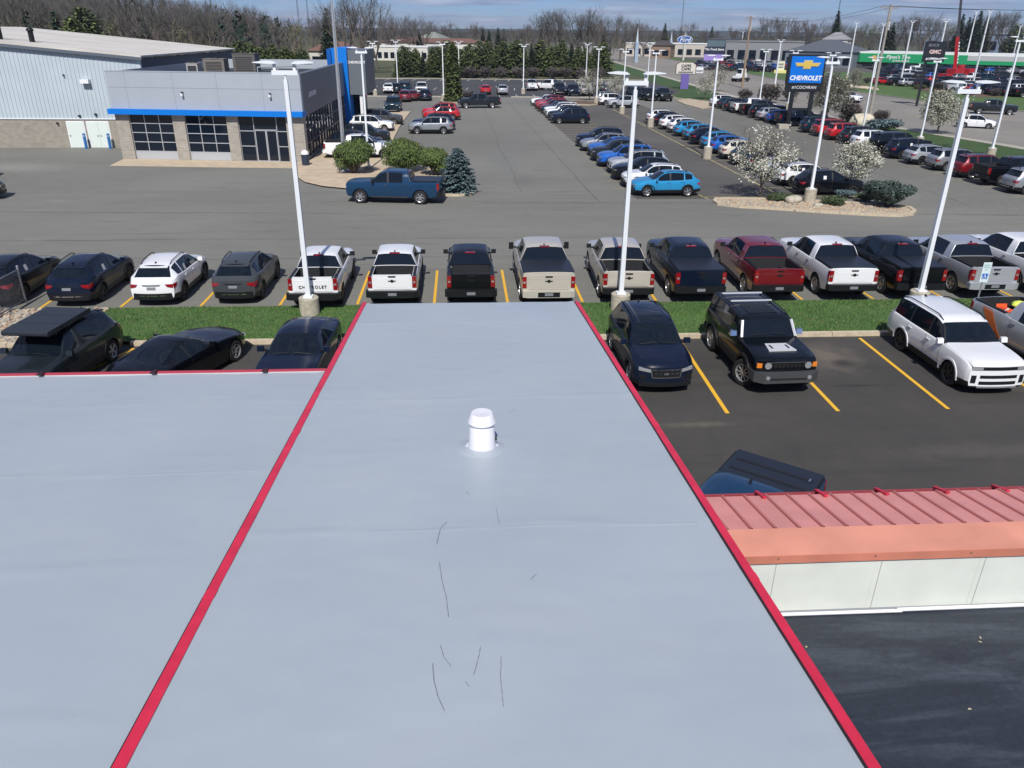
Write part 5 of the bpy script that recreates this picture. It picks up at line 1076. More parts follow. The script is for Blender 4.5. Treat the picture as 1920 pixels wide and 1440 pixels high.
# side wall (faces the plaza), roof and rear parapet in world terms
def shprism(name, pts, z0, z1, m, parent=SH): mb = MB(); mb.prism([sl_(*p) for p in pts], 2, z0, z1); return mb.build(name, m, parent)
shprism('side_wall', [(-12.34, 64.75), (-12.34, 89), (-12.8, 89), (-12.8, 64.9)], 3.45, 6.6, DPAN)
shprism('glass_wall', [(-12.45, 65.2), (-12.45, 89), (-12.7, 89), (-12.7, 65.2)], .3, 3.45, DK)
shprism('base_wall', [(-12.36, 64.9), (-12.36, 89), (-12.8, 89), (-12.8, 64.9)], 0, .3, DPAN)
for k in range(16): y = 65.2+1.5*k; shprism('mullion', [(-12.36, y), (-12.36, y+.09), (-12.46, y+.09), (-12.46, y)], .3, 3.45, DPAN)
for z in (1.3, 2.4): shprism('mullion', [(-12.38, 65.2), (-12.38, 89), (-12.455, 89), (-12.455, 65.2)], z, z+.07, DPAN)
shprism('roof', [(-27.3, 66.8), (-12.8, 64.9), (-12.8, 92), (-27.3, 92)], 5.75, 5.85, mat('dark_roof', (.035, .038, .045), .7, nscale=1, namt=.3))
shprism('rear_wall', [(-27.3, 92), (-12.3, 92), (-12.3, 92.4), (-27.3, 92.4)], 0, 6.75, PANEL)
shprism('side_wall', [(-27.5, 66.6), (-27.2, 66.6), (-27.2, 92.4), (-27.5, 92.4)], 0, 6.6, PANEL)
shprism('tower', [(-13.5, 88.8), (-11.9, 88.8), (-11.9, 98), (-13.5, 98)], 0, 8.0, BLUE); shprism('tower_shaded_side', [(-13.9, 88.4), (-13.505, 88.4), (-13.505, 97), (-13.9, 97)], 0, 7.9, BLUED)  # left slab: darker blue holds the shade of the tower's side wall
shprism('sign_block', [(-11.895, 89.3), (-10.1, 89.3), (-10.1, 99), (-11.895, 99)], 3.4, 7.8, DPAN); shprism('rear_block', [(-11.895, 92), (-11.2, 92), (-11.2, 99), (-11.895, 99)], 0, 3.4, DK)
shprism('column', [(-10.9, 89.5), (-10.6, 89.5), (-10.6, 89.8), (-10.9, 89.8)], 0, 3.4, WHT)
t_ = text_mesh('CHEVROLET', .34, WHT, .02, .0, .01); o = link('lettering', t_); o.location = (-11.0, 89.27, 6.6); o.parent = SH; o.matrix_parent_inverse = SH.matrix_basis.inverted()
t_ = text_mesh('#1 COCHRAN', .55, WHT, .02, .1, .01); o = link('lettering', t_); o.rotation_euler = (0, 0, R_(90)); o.location = (-12.31, 69.2, 4.9); o.parent = SH; o.matrix_parent_inverse = SH.matrix_basis.inverted()
# wall lights on the fascia
for u in (5.9, 12.9): mb = MB(); mb.b2(u-.05, u+.05, -.34, -.12, 5.0, 5.22, 0); mb.b2(u-.08, u+.08, -.42, -.34, 4.95, 5.10, 1); mb.build('wall_light', [SEAM, WHT], SH)
def rooftop_unit(x, y, z, d, label, c=(.13, .13, .13)):
    e = empty('air_conditioner', (x, y, z), 0, label, 'air conditioner', 'rooftop air conditioners'); w, l, h = d
    mb = MB(); mb.b2(-w/2, w/2, -l/2, l/2, .12, h); mb.b2(-w/2-.03, w/2+.03, -l/2-.03, l/2+.03, h+.001, h+.05); mb.build('cabinet', mat('unit_%s' % label[:5], c, .6), e)
    mb = MB()
    for i in range(7): mb.b2(-w*.38, w*.38, -l/2-.02, -l/2-.002, .25+i*(h-.4)/7, .25+i*(h-.4)/7+.05)
    mb.build('louvre', BLK, e); mb = MB(); mb.lathe([(.36, h+.051), (.36, h+.14), (.30, h+.14)], 18); mb.build('fan_guard', SEAM, e, smooth=True)
    mb = MB(); mb.b2(-w/2+.05, w/2-.05, -l/2+.05, l/2-.05, 0, .12); mb.build('curb', ALU, e)
rooftop_unit(-24.4, 78, 5.85, (1.0, 1.2, .95), 'small light grey rooftop unit, left of three on the showroom roof', (.36, .35, .34))
rooftop_unit(-22.8, 79.5, 5.85, (1.9, 1.6, 1.3), 'brown rooftop unit, middle of three on the showroom roof', (.17, .155, .14))
rooftop_unit(-20.6, 82, 5.85, (2.1, 2.0, 1.7), 'large dark rooftop unit, right of three on the showroom roof', (.10, .095, .09))
mb = MB(); mb.tube((-19.4, 81, 6.4), (-16.2, 84, 6.4), .06); mb.tube((-19.4, 81, 6.4), (-19.4, 81, 5.85), .05); mb.tube((-16.2, 84, 6.4), (-16.2, 84, 5.85), .05); mb.tube((-17.8, 82.5, 6.4), (-17.8, 82.5, 5.85), .05); tag(mb.build('roof_pipe', ALU, smooth=True, angle=.6), 'pipe run on low stands across the dark showroom roof', 'pipe')
bin_ = empty('waste_bin', (-12.15, 62.6, .1), 0, 'round dark waste bin with white dome lid at the showroom corner', 'waste bin')
mb = MB(); mb.lathe([(.24, 0), (.29, .05), (.30, .8), (.28, .82)], 22); mb.build('bin_body', mat('bin_navy', (.02, .035, .06), .5), bin_, smooth=True, angle=.7)
mb = MB(); mb.lathe([(.30, .82), (.30, .90), (.22, 1.06), (.10, 1.13), (.001, 1.14)], 22); mb.build('bin_lid', WHT, bin_, smooth=True, angle=.7)
# ------------------------------------------------------------------ metal shed on the left
WMET = mat('ribbed_metal', (.46, .53, .57), .5, nscale=.5, namt=.05); WR = NB('shed_roof', .6); WR.col(WR.mix(WR.ramp(WR.noise(.5, 6, WR.map((.25, 2.5, 1), .2)), [(.4, 0), (.75, .8)]), (.66, .64, .58), (.36, .30, .25))); WR = WR.m
WH = empty('metal_shed', (-27.3, 73, 0), 0, 'large pale ribbed metal shed with tan block base and white roof', 'building')
rk = lambda x: 7.45+(-x)*.087
mb = MB(); mb.prism([(0, 2.46), (-38, 2.46), (-38, rk(-38)-1.2), (-24, rk(-24)), (0, rk(0))], 1, 0, .3)
for i in range(112):
    x = -.15-.34*i
    if x > -37.6: zt = min(rk(x), rk(-24)+(-24-x)*-.087)-.06; mb.b2(x-.03, x+.03, -.045, -.001, 2.5, zt)
mb.build('metal_wall', WMET, WH)
mb = MB(); mb.b2(-38, 0, .0, .3, 0, 2.40); mb.build('block_wall', TANB, WH); mb = MB(); mb.b2(-38, .02, -.08, .0, 2.40, 2.47); mb.build('flashing', WHT, WH)
mb = MB(); mb.b2(-.3, 0, .31, 30, 0, 7.3); mb.build('side_wall', mat('shed_navy', (.018, .035, .07), .5), WH)
mb = MB()
def rp(x, y, dz): return (x, y, (rk(x) if x > -24 else rk(-24)-(-24-x)*.087)+dz)
for xa, xb in ((.3, -24), (-24, -38.3)):
    v = [rp(x, y, dz) for dz in (.02, .16) for x, y in ((xa, -.35), (xb, -.35), (xb, 30), (xa, 30))]; mb.add(v, [(3, 2, 1, 0), (4, 5, 6, 7), (0, 1, 5, 4), (1, 2, 6, 5), (2, 3, 7, 6), (3, 0, 4, 7)])
mb.build('roof', WR, WH)
mb = MB(); 
for xa, xb in ((.3, -24), (-24, -38.3)):
    v = [rp(x, y, dz) for dz in (-.22, .015) for x, y in ((xa, -.36), (xb, -.36), (xb, -.30), (xa, -.30))]; mb.add(v, [(3, 2, 1, 0), (4, 5, 6, 7), (0, 1, 5, 4), (1, 2, 6, 5), (2, 3, 7, 6), (3, 0, 4, 7)])
mb.build('rake_trim', mat('trim_slate', (.10, .12, .15), .5), WH)
DOORW = mat('door_pale_green', (.66, .73, .68), .5)
def shed_door(x0, x1, double=False):
    mb = MB(); mb.b2(x0-.07, x1+.07, -.03, -.001, 0, 2.25); d = mb.build('door_frame', WHT, WH)
    for a, b in (((x0, (x0+x1)/2-.01), ((x0+x1)/2+.01, x1)) if double else ((x0, x1),)):
        mb = MB(); mb.b2(a, b, -.06, -.031, .03, 2.18); q = link('door', mb.mesh('door', DOORW), d); mb = MB(); s = b-.12 if (double and a == x0) else a+.12; mb.b2(s-.04, s+.04, -.12, -.061, 1.0, 1.06); mb_ = mb
        link('handle', mb_.mesh('handle', SEAM), d)
shed_door(-7.15, -5.75); shed_door(-5.45, -3.65, True)
for x, z, w in ((-4.75, 5.35, .7), (-5.9, 2.62, .2), (-4.5, 2.75, .2), (-7.9, 2.0, .16), (-6.5, 5.9, .1)):
    mb = MB(); mb.b2(x-w/2, x+w/2, -.5 if w > .5 else -.2, -.05, z, z+(.32 if w > .5 else .15), 0 if w > .5 else 1); mb.build('wall_light', [WHT, SEAM], WH)
BOLB = mat('bollard_blue', (.02, .13, .40), .5)
for x, lb in ((-32.95, 'blue steel bollard left of the pale double door'), (-30.9, 'blue steel bollard right of the pale double door')):
    e = empty('bollard', (x, 72.4, 0), 0, lb, 'bollard', 'blue bollards guarding the double door'); mb = MB(); mb.lathe([(.12, 0), (.12, 1.2), (.10, 1.28), (.001, 1.31)], 16); mb.build('post', BOLB, e, smooth=True, angle=.7)
    mb = MB(); mb.lathe([(.124, 1.05), (.124, 1.12)], 16); mb.build('band', mat('bollard_band', (.5, .55, .6), .4), e, smooth=True)
for x, y, h, lb in ((-39.9, 76, 1.2, 'thick black flue on the shed roof, left of two'), (-37.5, 76.5, .95, 'thick black flue on the shed roof, right of two')):
    e = empty('roof_flue', (x, y, rk(x+27.3)+.1), 0, lb, 'flue', 'black flues on the shed roof'); mb = MB(); mb.tube((0, 0, -.1), (0, 0, h), .22, n=14); mb.build('stack', BLK, e, smooth=True, angle=.6); mb = MB(); mb.lathe([(.30, h), (.32, h+.08), (.2, h+.25), (.001, h+.27)], 14); mb.build('rain_cap', BLK, e, smooth=True)
# ------------------------------------------------------------------ pylon sign
PY = empty('pylon_sign', (38.4, 90.2, 0), R_(-6), 'tall pylon sign with blue face and gold emblem on twin black posts', 'sign')
PBK = mat('sign_black', (.012, .014, .02), .4); SBL = mat('sign_blue', (.0, .15, .62), .35); GOLD = mat('emblem_gold', (.80, .56, .12), .35, metal=.3)
for x in (-1.15, 1.15): mb = MB(); mb.b2(x-.2, x+.2, -.22, .22, 0, 4.3); mb.build('post', PBK, PY)
mb = MB(); mb.b2(-.95, .95, -.12, .12, 2.0, 2.25); mb.build('crossbar', PBK, PY)
mb = MB(); mb.b2(-2.1, 2.1, -.35, .35, 4.85, 8.05); cab_ = mb.build('cabinet', PBK, PY); mb = MB(); mb.b2(-1.88, 1.88, -.39, -.351, 5.02, 7.85); fc = link('sign_face', mb.mesh('sign_face', SBL), cab_)
mb = MB(); mb.b2(-2.05, 2.05, -.30, .30, 4.2, 4.84); mb.prism([(-1.9, 4.2), (1.9, 4.2), (1.5, 4.0), (-1.5, 4.0)], 1, -.28, .28); mb.build('name_board', PBK, PY)
bt = [(-.42, -.13), (-1.15, -.13), (-1.42, .22), (-.47, .22), (-.47, .46), (.47, .46), (.47, .22), (1.42, .22), (1.15, -.13), (.42, -.13), (.42, -.37), (-.42, -.37)]
bt = [(x+.12*z, z) for x, z in bt]; mb = MB(); mb.prism([(x*1.06, 6.92+z*1.14) for x, z in bt], 1, -.44, -.39); mb.build('emblem_rim', mat('emblem_light', (.75, .68, .45), .3, metal=.5), PY); mb = MB(); mb.prism([(x*.94, 6.92+z*.92) for x, z in bt], 1, -.47, -.441); mb.build('emblem', GOLD, PY)
t_ = text_mesh('CHEVROLET', .68, WHT, .015, .1, .022, .96); link('lettering', t_, PY, (0, -.405, 5.52)); t_ = text_mesh('#1COCHRAN', .45, WHT, .015, .12, .0, 1.05); link('lettering', t_, PY, (0, -.32, 4.52))
mb = MB(); mb.b2(-2.6, -1.4, -1.6, -.4, 0, .5); mb.build('footing', CONC, PY)
PY.scale = (.95, .95, .965)
# disabled-parking sign
SG = empty('parking_sign', (18.45, 25.35, .1), 0, 'white and blue disabled-parking sign on a thin post in the grass strip', 'sign')
mb = MB(); mb.tube((0, 0, 0), (0, 0, 2.35), .03, n=6); mb.build('post', POLEG, SG)
PGR = mat('sign_pale', (.62, .74, .74), .5); HBL = mat('sign_access_blue', (.02, .13, .50), .4)
mb = MB(); mb.b2(-.155, .155, -.045, -.031, 1.92, 2.38); pl = mb.build('plate', PGR, SG); mb = MB(); mb.b2(-.155, .155, -.045, -.031, 1.66, 1.90); mb.build('lower_plate', PGR, SG)
mb = MB(); mb.b2(-.10, .10, -.052, -.0455, 1.78, 1.98); mb.build('access_panel', HBL, SG)
mb = MB(); y = -.056
def stroke(P, w=.012):
    for a, b in zip(P, P[1:]):
        d = Vector((b[0]-a[0], 0, b[1]-a[1])); n = Vector((-d.z, 0, d.x)).normalized()*w; mb.add([(a[0]-n.x, y, a[1]-n.z), (b[0]-n.x, y, b[1]-n.z), (b[0]+n.x, y, b[1]+n.z), (a[0]+n.x, y, a[1]+n.z)], [(0, 1, 2, 3)])
stroke([(-.015, 1.945), (-.01, 1.87), (.03, 1.865), (.05, 1.81)]); stroke([(-.01, 1.905), (.03, 1.90)]); stroke([(-.03+.05*math.cos(a*.5), 1.84+.05*math.sin(a*.5)) for a in range(4, 13)], .008); stroke([(-.028, 1.965), (-.005, 1.965)], .012)
mb.build('access_symbol', WHT, SG, fix=False)
for i, (tx, z, s) in enumerate((('RESERVED', 2.30, .055), ('PARKING', 2.22, .055), ('ONLY', 2.13, .05))): link('lettering', text_mesh(tx, s, mat('sign_green_text', (.05, .3, .2), .5), .002), SG, (0, -.048, z-.02))
# black vehicle-dealer sign, cafe sign, oval sign, far boards
def post_sign(name, x, y, rz, label): return empty(name, (x, y, 0), rz, label, 'sign')
q = post_sign('pylon_sign', 70.2, 120, R_(-14), 'black pylon sign with pale lettering across the road beside the crane')
for s in (-.9, .9): mb = MB(); mb.b2(s-.15, s+.15, -.15, .15, 0, 6.2); mb.build('post', PBK, q)
mb = MB(); mb.b2(-1.45, 1.45, -.3, .3, 6.2, 9.0); mb.build('cabinet', PBK, q); link('lettering', text_mesh('BUICK', .52, mat('grey_letters', (.22, .24, .28), .4), .02, .15), q, (-.35, -.33, 8.5)); link('lettering', text_mesh('GMC', .72, mat('pink_letters', (.62, .45, .45), .4), .02, 0, .03), q, (0, -.33, 7.6)); link('lettering', text_mesh('#1COCHRAN', .36, WHT, .02, .1, .01), q, (0, -.33, 6.65))
q = post_sign('cafe_sign', 43.1, 156.5, R_(-8), 'white cafe sign with black frame on a purple post'); PUR = mat('purple_post', (.14, .10, .35), .6)
mb = MB(); mb.b2(-.75, .75, -.2, .2, 0, 2.75); mb.build('post', PUR, q); mb = MB(); mb.prism([(-1.8, 2.7), (1.8, 2.7), (1.8, 4.3), (1.2, 4.7), (-1.2, 4.7), (-1.8, 4.3)], 1, -.2, .2); mb.build('board', mat('board_cream', (.62, .58, .52), .6), q)
mb = MB(); mb.prism([(-1.9, 2.6), (1.9, 2.6), (1.9, 4.35), (1.25, 4.82), (-1.25, 4.82), (-1.9, 4.35)], 1, -.1, .15); mb.build('board_frame', mat('frame_brown', (.12, .07, .05), .6), q)
for tx, z in (('CAFFE', 4.12), ('CAPRI', 3.55)): link('lettering', text_mesh(tx, .66, PBK, .02, 0, .02), q, (0, -.22, z))
mb = MB(); mb.b2(-1.4, 1.4, -.24, -.2, 2.85, 3.15); mb.build('caption_strip', mat('strip_grey', (.2, .2, .2), .6), q); mb = MB(); mb.b2(1.95, 3.3, -.15, .15, 2.9, 3.9); mb.b2(2.0, 3.2, -.18, -.15, 3.35, 3.45, 1); mb.b2(2.0, 3.2, -.18, -.15, 3.1, 3.2, 1); mb.build('price_board', [WHT, PBK], q)
g = G(1281, 108); q = post_sign('oval_sign', g.x*.9, g.y*.9, R_(-14), 'blue oval sign high on a white post in the distance'); z = 7.6
mb = MB(); mb.tube((0, 0, 0), (0, 0, z-1.2), .45, n=8); mb.build('post', WHT, q); mb = MB(); mb.prism([(3.0*math.cos(i*.262), z+1.45*math.sin(i*.262)) for i in range(24)], 1, -.2, .2); mb.build('oval_rim', WHT, q); mb = MB(); mb.prism([(2.8*math.cos(i*.262), z+1.27*math.sin(i*.262)) for i in range(24)], 1, -.27, -.2); mb.build('oval_face', mat('oval_blue', (.02, .10, .38), .4), q); link('lettering', text_mesh('Ford', 2.1, WHT, .03, .3, .03), q, (0, -.3, z-.1))
g = G(1336, 128); q = post_sign('store_banner', g.x, g.y, R_(-16), 'dark blue and purple banner board of a truck shop behind the parked trucks')
zz = CAMH-(96-62)/FPX*g.y*1.0; mb = MB(); mb.b2(-3, 3, -.1, .1, 4.0, 6.2); mb.b2(-3, -2.8, -.1, .1, 0, 4); mb.b2(2.8, 3, -.1, .1, 0, 4); mb.build('board', mat('banner_navy', (.015, .02, .05), .5), q); mb = MB(); mb.b2(-3, 3, -.16, -.1, 2.2, 4.0); mb.build('lower_banner', mat('banner_purple', (.30, .22, .55), .6), q); link('lettering', text_mesh('The Truck Store', .85, WHT, .02, 0, .02), q, (0, -.16, 5.4))
# chain-link fence at the left
FN = empty('chain_link_fence', (-16.9, 24.6, .05), 0, 'galvanised chain-link fence with pipe rails at the left edge', 'fence')
GAL = mat('galvanised', (.42, .43, .45), .4, metal=.5); GALD = mat('wire_grey', (.30, .31, .33), .5, metal=.3)
for x, y in ((0, 0), (0, 2.3), (.1, 4.7), (-.45, 3.9), (-2.8, 3.9), (-5.2, 3.9)): mb = MB(); mb.tube((x, y, 0), (x, y, 1.42), .035, n=8); mb.lathe([(.045, 1.42), (.04, 1.46), (.001, 1.49)], 8, c=(x, y, 0)); mb.build('post', GAL, FN, smooth=True, angle=.7)
for a, b in (((0, 0, 1.32), (.1, 4.7, 1.32)), ((-.45, 3.9, 1.3), (-5.2, 3.9, 1.3)), ((0, 0, .15), (.1, 4.7, .15)), ((-.45, 3.9, .15), (-5.2, 3.9, .15)), ((0, 2.3, 1.25), (0, .2, .2)), ((-.45, 3.9, 1.3), (-.45, 0, 1.3))): mb = MB(); mb.tube(a, b, .024, n=6); mb.build('rail', GAL, FN, smooth=True)
mb = MB()
def net(a, b, h):
    a = Vector(a); b = Vector(b); L = (b-a).length; n = int((L+h)/.085)
    for s in (0, 1):
        for i in range(n):
            t0 = i*.085; pts = []
            for zz in (0, h):
                t = t0-zz if s else t0-h+zz
                pts.append((t, zz))
            (ta, za), (tb, zb_) = pts
            for lim in (0, L):
                pass
            def clip(t, z, t2, z2):
                if t < 0: z += (z2-z)*(0-t)/(t2-t); t = 0
                if t > L: z += (z2-z)*(L-t)/(t2-t); t = L
                return t, z
            if (ta < 0 and tb < 0) or (ta > L and tb > L): continue
            A_ = clip(ta, za, tb, zb_); B_ = clip(tb, zb_, ta, za)
            p = a.lerp(b, A_[0]/L)+Vector((0, 0, A_[1]+.1)); q = a.lerp(b, B_[0]/L)+Vector((0, 0, B_[1]+.1))
            if (p-q).length > .05: mb.tube(p, q, .0035, n=3, cap=False)
net((0, 0, 0), (.1, 4.7, 0), 1.2); net((-.45, 3.9, 0), (-5.2, 3.9, 0), 1.2); mb.build('wire_mesh', GALD, FN, fix=False)
# ------------------------------------------------------------------ vegetation
def nth(i): return ordinal(i) if i < 24 else '%d%s' % (i+1, 'th' if 10 < (i+1) % 100 < 14 else {1: 'st', 2: 'nd', 3: 'rd'}.get((i+1) % 10, 'th'))
def rnd(a, b): return random.uniform(a, b)
def mat_tree(name, c, amt=.35): return mat(name, c, .9, nscale=.7, namt=amt)
BARK = mat('bark', (.12, .10, .085), .95, nscale=5, namt=.3); TWIG = mat_tree('twigs_grey_brown', (.095, .090, .085)); TWIGR = mat_tree('twigs_reddish', (.115, .092, .085)); TWIGG = mat_tree('twigs_budding', (.12, .125, .06))
PET = mat('petals', (.56, .55, .47), .8); PET2 = mat('petals_cream', (.34, .34, .26), .8); LEAFB = mat('young_leaf', (.13, .15, .06), .8)
PINE = mat_tree('pine_needles', (.19, .235, .08), .45); PINE2 = mat_tree('pine_needles_dark', (.085, .12, .055), .4); SPR = mat_tree('spruce_blue', (.15, .225, .235), .35); SPR2 = mat_tree('spruce_blue_dark', (.07, .115, .125), .3)
OLI = mat_tree('bush_olive', (.100, .145, .036), .4); OLI2 = mat_tree('bush_olive_dark', (.048, .075, .022), .3); DKEV = mat_tree('evergreen_dark', (.018, .040, .028), .4)
def grow(tr, tw, ends, p, d, L, r, lv, spread, up_, kids=3):
    q = p+d*L; (tr if lv >= 3 else tw).tube(p, q, r, r*.66, 5 if lv >= 3 else 3, cap=False)
    if lv == 0: ends.append(q); return
    if lv <= 2: ends.append(q)
    for i in range(kids if lv > 1 else kids+1):
        ax = d.orthogonal().normalized(); ax.rotate(Matrix.Rotation(rnd(0, 6.28), 3, d)); a = rnd(.45, 1.0)*spread*(.35 if i == 0 else 1); nd = d.copy(); nd.rotate(Matrix.Rotation(a, 3, ax)); nd = (nd+Vector((0, 0, up_))).normalized()
        grow(tr, tw, ends, p.lerp(q, rnd(.55, 1) if i else 1), nd, L*rnd(.6, .86), r*rnd(.5, .66), lv-1, spread, up_, kids)
def bare_tree(seed, levels=5, spread=.85, up_=.22, twig=TWIG, r=.02, kids=3, blossom=0, psize=.085, egg=True):
    """unit tree of height ~1, scaled when placed; returns the part list"""
    random.seed(seed); tr, tw, ends = MB(), MB(), []; tr.tube((0, 0, -.02), (0, 0, .2), r, r*.8, 7, cap=False)
    for i in range(4): d = Vector((math.cos(i*1.6+seed)*.5*spread, math.sin(i*1.6+seed)*.5*spread, 1)).normalized(); grow(tr, tw, ends, Vector((0, 0, .14+.035*i)), d, .25*(1.15 if i == 0 else 1), r*.62, levels, spread, up_, kids)
    mz = max(v[2] for v in tw.v); s = 1/mz
    for m_ in (tr, tw): m_.v = [(v[0]*s, v[1]*s, v[2]*s) for v in m_.v]
    parts = [('trunk', tr.mesh('trunk', BARK, fix=False))]
    if blossom:
        n = len(ends); cl = [Vector((0, 0, 0)) for _ in range(0)]
        while len(cl) < 130:
            v = Vector((rnd(-1, 1), rnd(-1, 1), rnd(-1, 1)))
            if v.length < 1 and mnoise.noise(v*2.3+Vector((seed, 0, 0))) > -.22: tz = v.z*.5+.5; w_ = .40*(1-.55*max(0, tz-.35)**1.2/.6) if egg else .42; cl.append(Vector((v.x*w_, v.y*w_, .20+.78*tz)))
        for k in range(blossom):
            e = cl[random.randrange(len(cl))] if random.random() < .8 else ends[random.randrange(n)]*s
            if not egg and e.z > .72 and random.random() < .85: continue
            e = Vector(e)+Vector((random.gauss(0, 1), random.gauss(0, 1), random.gauss(0, 1)))*.034; sz = psize*rnd(.4, 1)*.12; a = Vector((rnd(-1, 1), rnd(-1, 1), rnd(-1, 1))).normalized()*sz; c = a.orthogonal().normalized()*sz
            tw.add([e-a, e-c, e+a, e+c], [(0, 1, 2, 3)], 1 if random.random() < .62 else (2 if random.random() < .7 else 3))
        parts.append(('crown', tw.mesh('crown', [BARK, PET, PET2, LEAFB], fix=False)))
    else: parts.append(('crown', tw.mesh('crown', twig, fix=False)))
    return parts
def conifer(seed, R0, n_w, dens, ms, leaf=.03, droop=.1, trunk=.018, base=.04, shape=1.0, up_=0):
    random.seed(seed); tr = MB(); tr.tube((0, 0, -.02), (0, 0, .97), trunk, .003, 7, cap=False); cr_ = MB()
    for w in range(n_w):
        z = base+(1-base)*(w/n_w)**.95; rad = R0*((1-(z-base)/(1-base))**shape)*rnd(.86, 1.08)+.012; nb = max(5, int(11*(1-z)+5)); a0 = rnd(0, 6)
        for b in range(nb):
            a = a0+6.283*b/nb+rnd(-.25, .25); rr = rad*rnd(.72, 1.1); d = Vector((math.cos(a), math.sin(a), 0)); zt = z+up_*rr-droop*rr
            cr_.tube((0, 0, z), d*rr+Vector((0, 0, zt-0)), .0035, .001, 3, 0, False)
            k = max(3, int(dens*rr/R0))
            for i in range(k):
                t = (i+rnd(0, 1))/k; t = t**.7; p = Vector((d.x*rr*t, d.y*rr*t, z+(zt-z)*t)); s = leaf*rnd(.6, 1.25); sd = Vector((-d.y, d.x, 0))*rnd(-.28, .28)*rr*(1.15-t)*1.2; q = p+sd+Vector((0, 0, rnd(-.012, .014)))
                f = (d+Vector((rnd(-.7, .7), rnd(-.7, .7), rnd(-.5, .35)))).normalized()*s; c = f.cross(Vector((rnd(-.4, .4), rnd(-.4, .4), 1))).normalized()*s*.42
                cr_.add([q-f, q-c, q+f, q+c], [(0, 1, 2, 3)], 0 if random.random() < .62 else 1)
    return [('trunk', tr.mesh('trunk', BARK, fix=False)), ('crown', cr_.mesh('crown', ms, fix=False))]
def bush(seed, n, ms, leaf=.05, drop=.6, rough=.22, flat=1.0, stem=.12):
    """unit bush: radius 1, centre height 1*flat; leaf-size faces spread through an uneven volume"""
    random.seed(seed); tr = MB(); cr_ = MB()
    for i in range(9): a = i*.7; tr.tube((0, 0, -.05), (math.cos(a)*.55, math.sin(a)*.55, flat*rnd(.7, 1.3)), .05, .015, 5, cap=False)
    lumps = [(Vector((rnd(-1, 1), rnd(-1, 1), rnd(-.6, 1))).normalized()*rnd(.2, .68), rnd(.34, .5)) for _ in range(30)]
    for i in range(n):
        c, r = lumps[random.randrange(30)]; v = Vector((random.gauss(0, 1), random.gauss(0, 1), random.gauss(0, 1))).normalized(); p = c+v*r*rnd(.7, 1.06)
        if p.length > 1.12: p *= 1.12/p.length
        p = Vector((p.x, p.y, flat+p.z*flat)); s = leaf*rnd(.5, 1.3); f = Vector((v.x*.5+rnd(-.5, .5), v.y*.5+rnd(-.5, .5), -drop+rnd(-.5, .5))).normalized()*s; q = f.cross(v+Vector((rnd(-.5, .5), rnd(-.5, .5), rnd(-.5, .5)))).normalized()*s*.42
        cr_.add([p-f, p-q, p+f, p+q], [(0, 1, 2, 3)], 0 if random.random() < .6 else 1)
    return [('stems', tr.mesh('stems', BARK, fix=False)), ('foliage', cr_.mesh('foliage', ms, fix=False))]
def plant(parts, name, x, y, z, s, rz, label, cat, group=None, sz=None):
    e = empty(name, (x, y, z), rz, label, cat, group); e.scale = (s, s, sz or s)
    for n_, me in parts: link(n_, me, e)
    return e
PEAR = [bare_tree(21, 5, .85, .3, r=.022, blossom=7500, psize=.125), bare_tree(22, 5, .85, .25, r=.022, blossom=11000, psize=.13), bare_tree(23, 5, .9, .3, r=.02, blossom=5200, psize=.11, egg=False)]
BT = [bare_tree(s, 5, sp, u, tw, r=.022) for s, sp, u, tw in ((1, .8, .25, TWIG), (2, .9, .18, TWIG), (3, .7, .35, TWIGR), (4, .95, .15, TWIGG), (5, .8, .3, TWIG), (6, .85, .2, TWIGR))]
PN = [conifer(31, .42, 26, 60, [PINE, PINE2], .038, .05, shape=.6, base=.02, up_=.25), conifer(32, .36, 28, 52, [PINE, PINE2], .036, .0, shape=.65, base=.03, up_=.3), conifer(33, .46, 24, 60, [PINE2, PINE], .040, .1, shape=.55, base=.01, up_=.2), conifer(34, .22, 30, 26, [DKEV, PINE2], .04, .2, shape=.9)]
BSPR = conifer(41, .50, 28, 110, [SPR, SPR2], .036, .12, shape=.52, base=.01, up_=.12)
ARB = conifer(42, .17, 60, 30, [PINE, OLI2], .036, 1.2, shape=.4, base=.01, up_=.5)
WB_ = [bush(51, 16000, [OLI, OLI2], .062, 1.2, flat=.85), bush(52, 16000, [OLI, OLI2], .062, 1.2, flat=.9)]
LOWB = [bush(53, 3000, [mat_tree('juniper', (.06, .085, .03), .4), PINE2], .09, .1, flat=.5), bush(54, 2600, [SPR, SPR2], .1, .1, flat=.6), bush(55, 2600, [TWIG, TWIGR], .10, -.3, flat=.9)]
MSPR = bush(56, 16000, [mat_tree('spruce_grey_green', (.085, .125, .105), .35), mat_tree('spruce_grey_green_dark', (.035, .055, .05), .3)], .062, -.1, flat=.62)
def vtop(px, py, Y):
    d = fw+rt*((px-960)/FPX)-up*((py-720)/FPX); t = Y/d.y; return d.x*t, CAMH+d.z*t
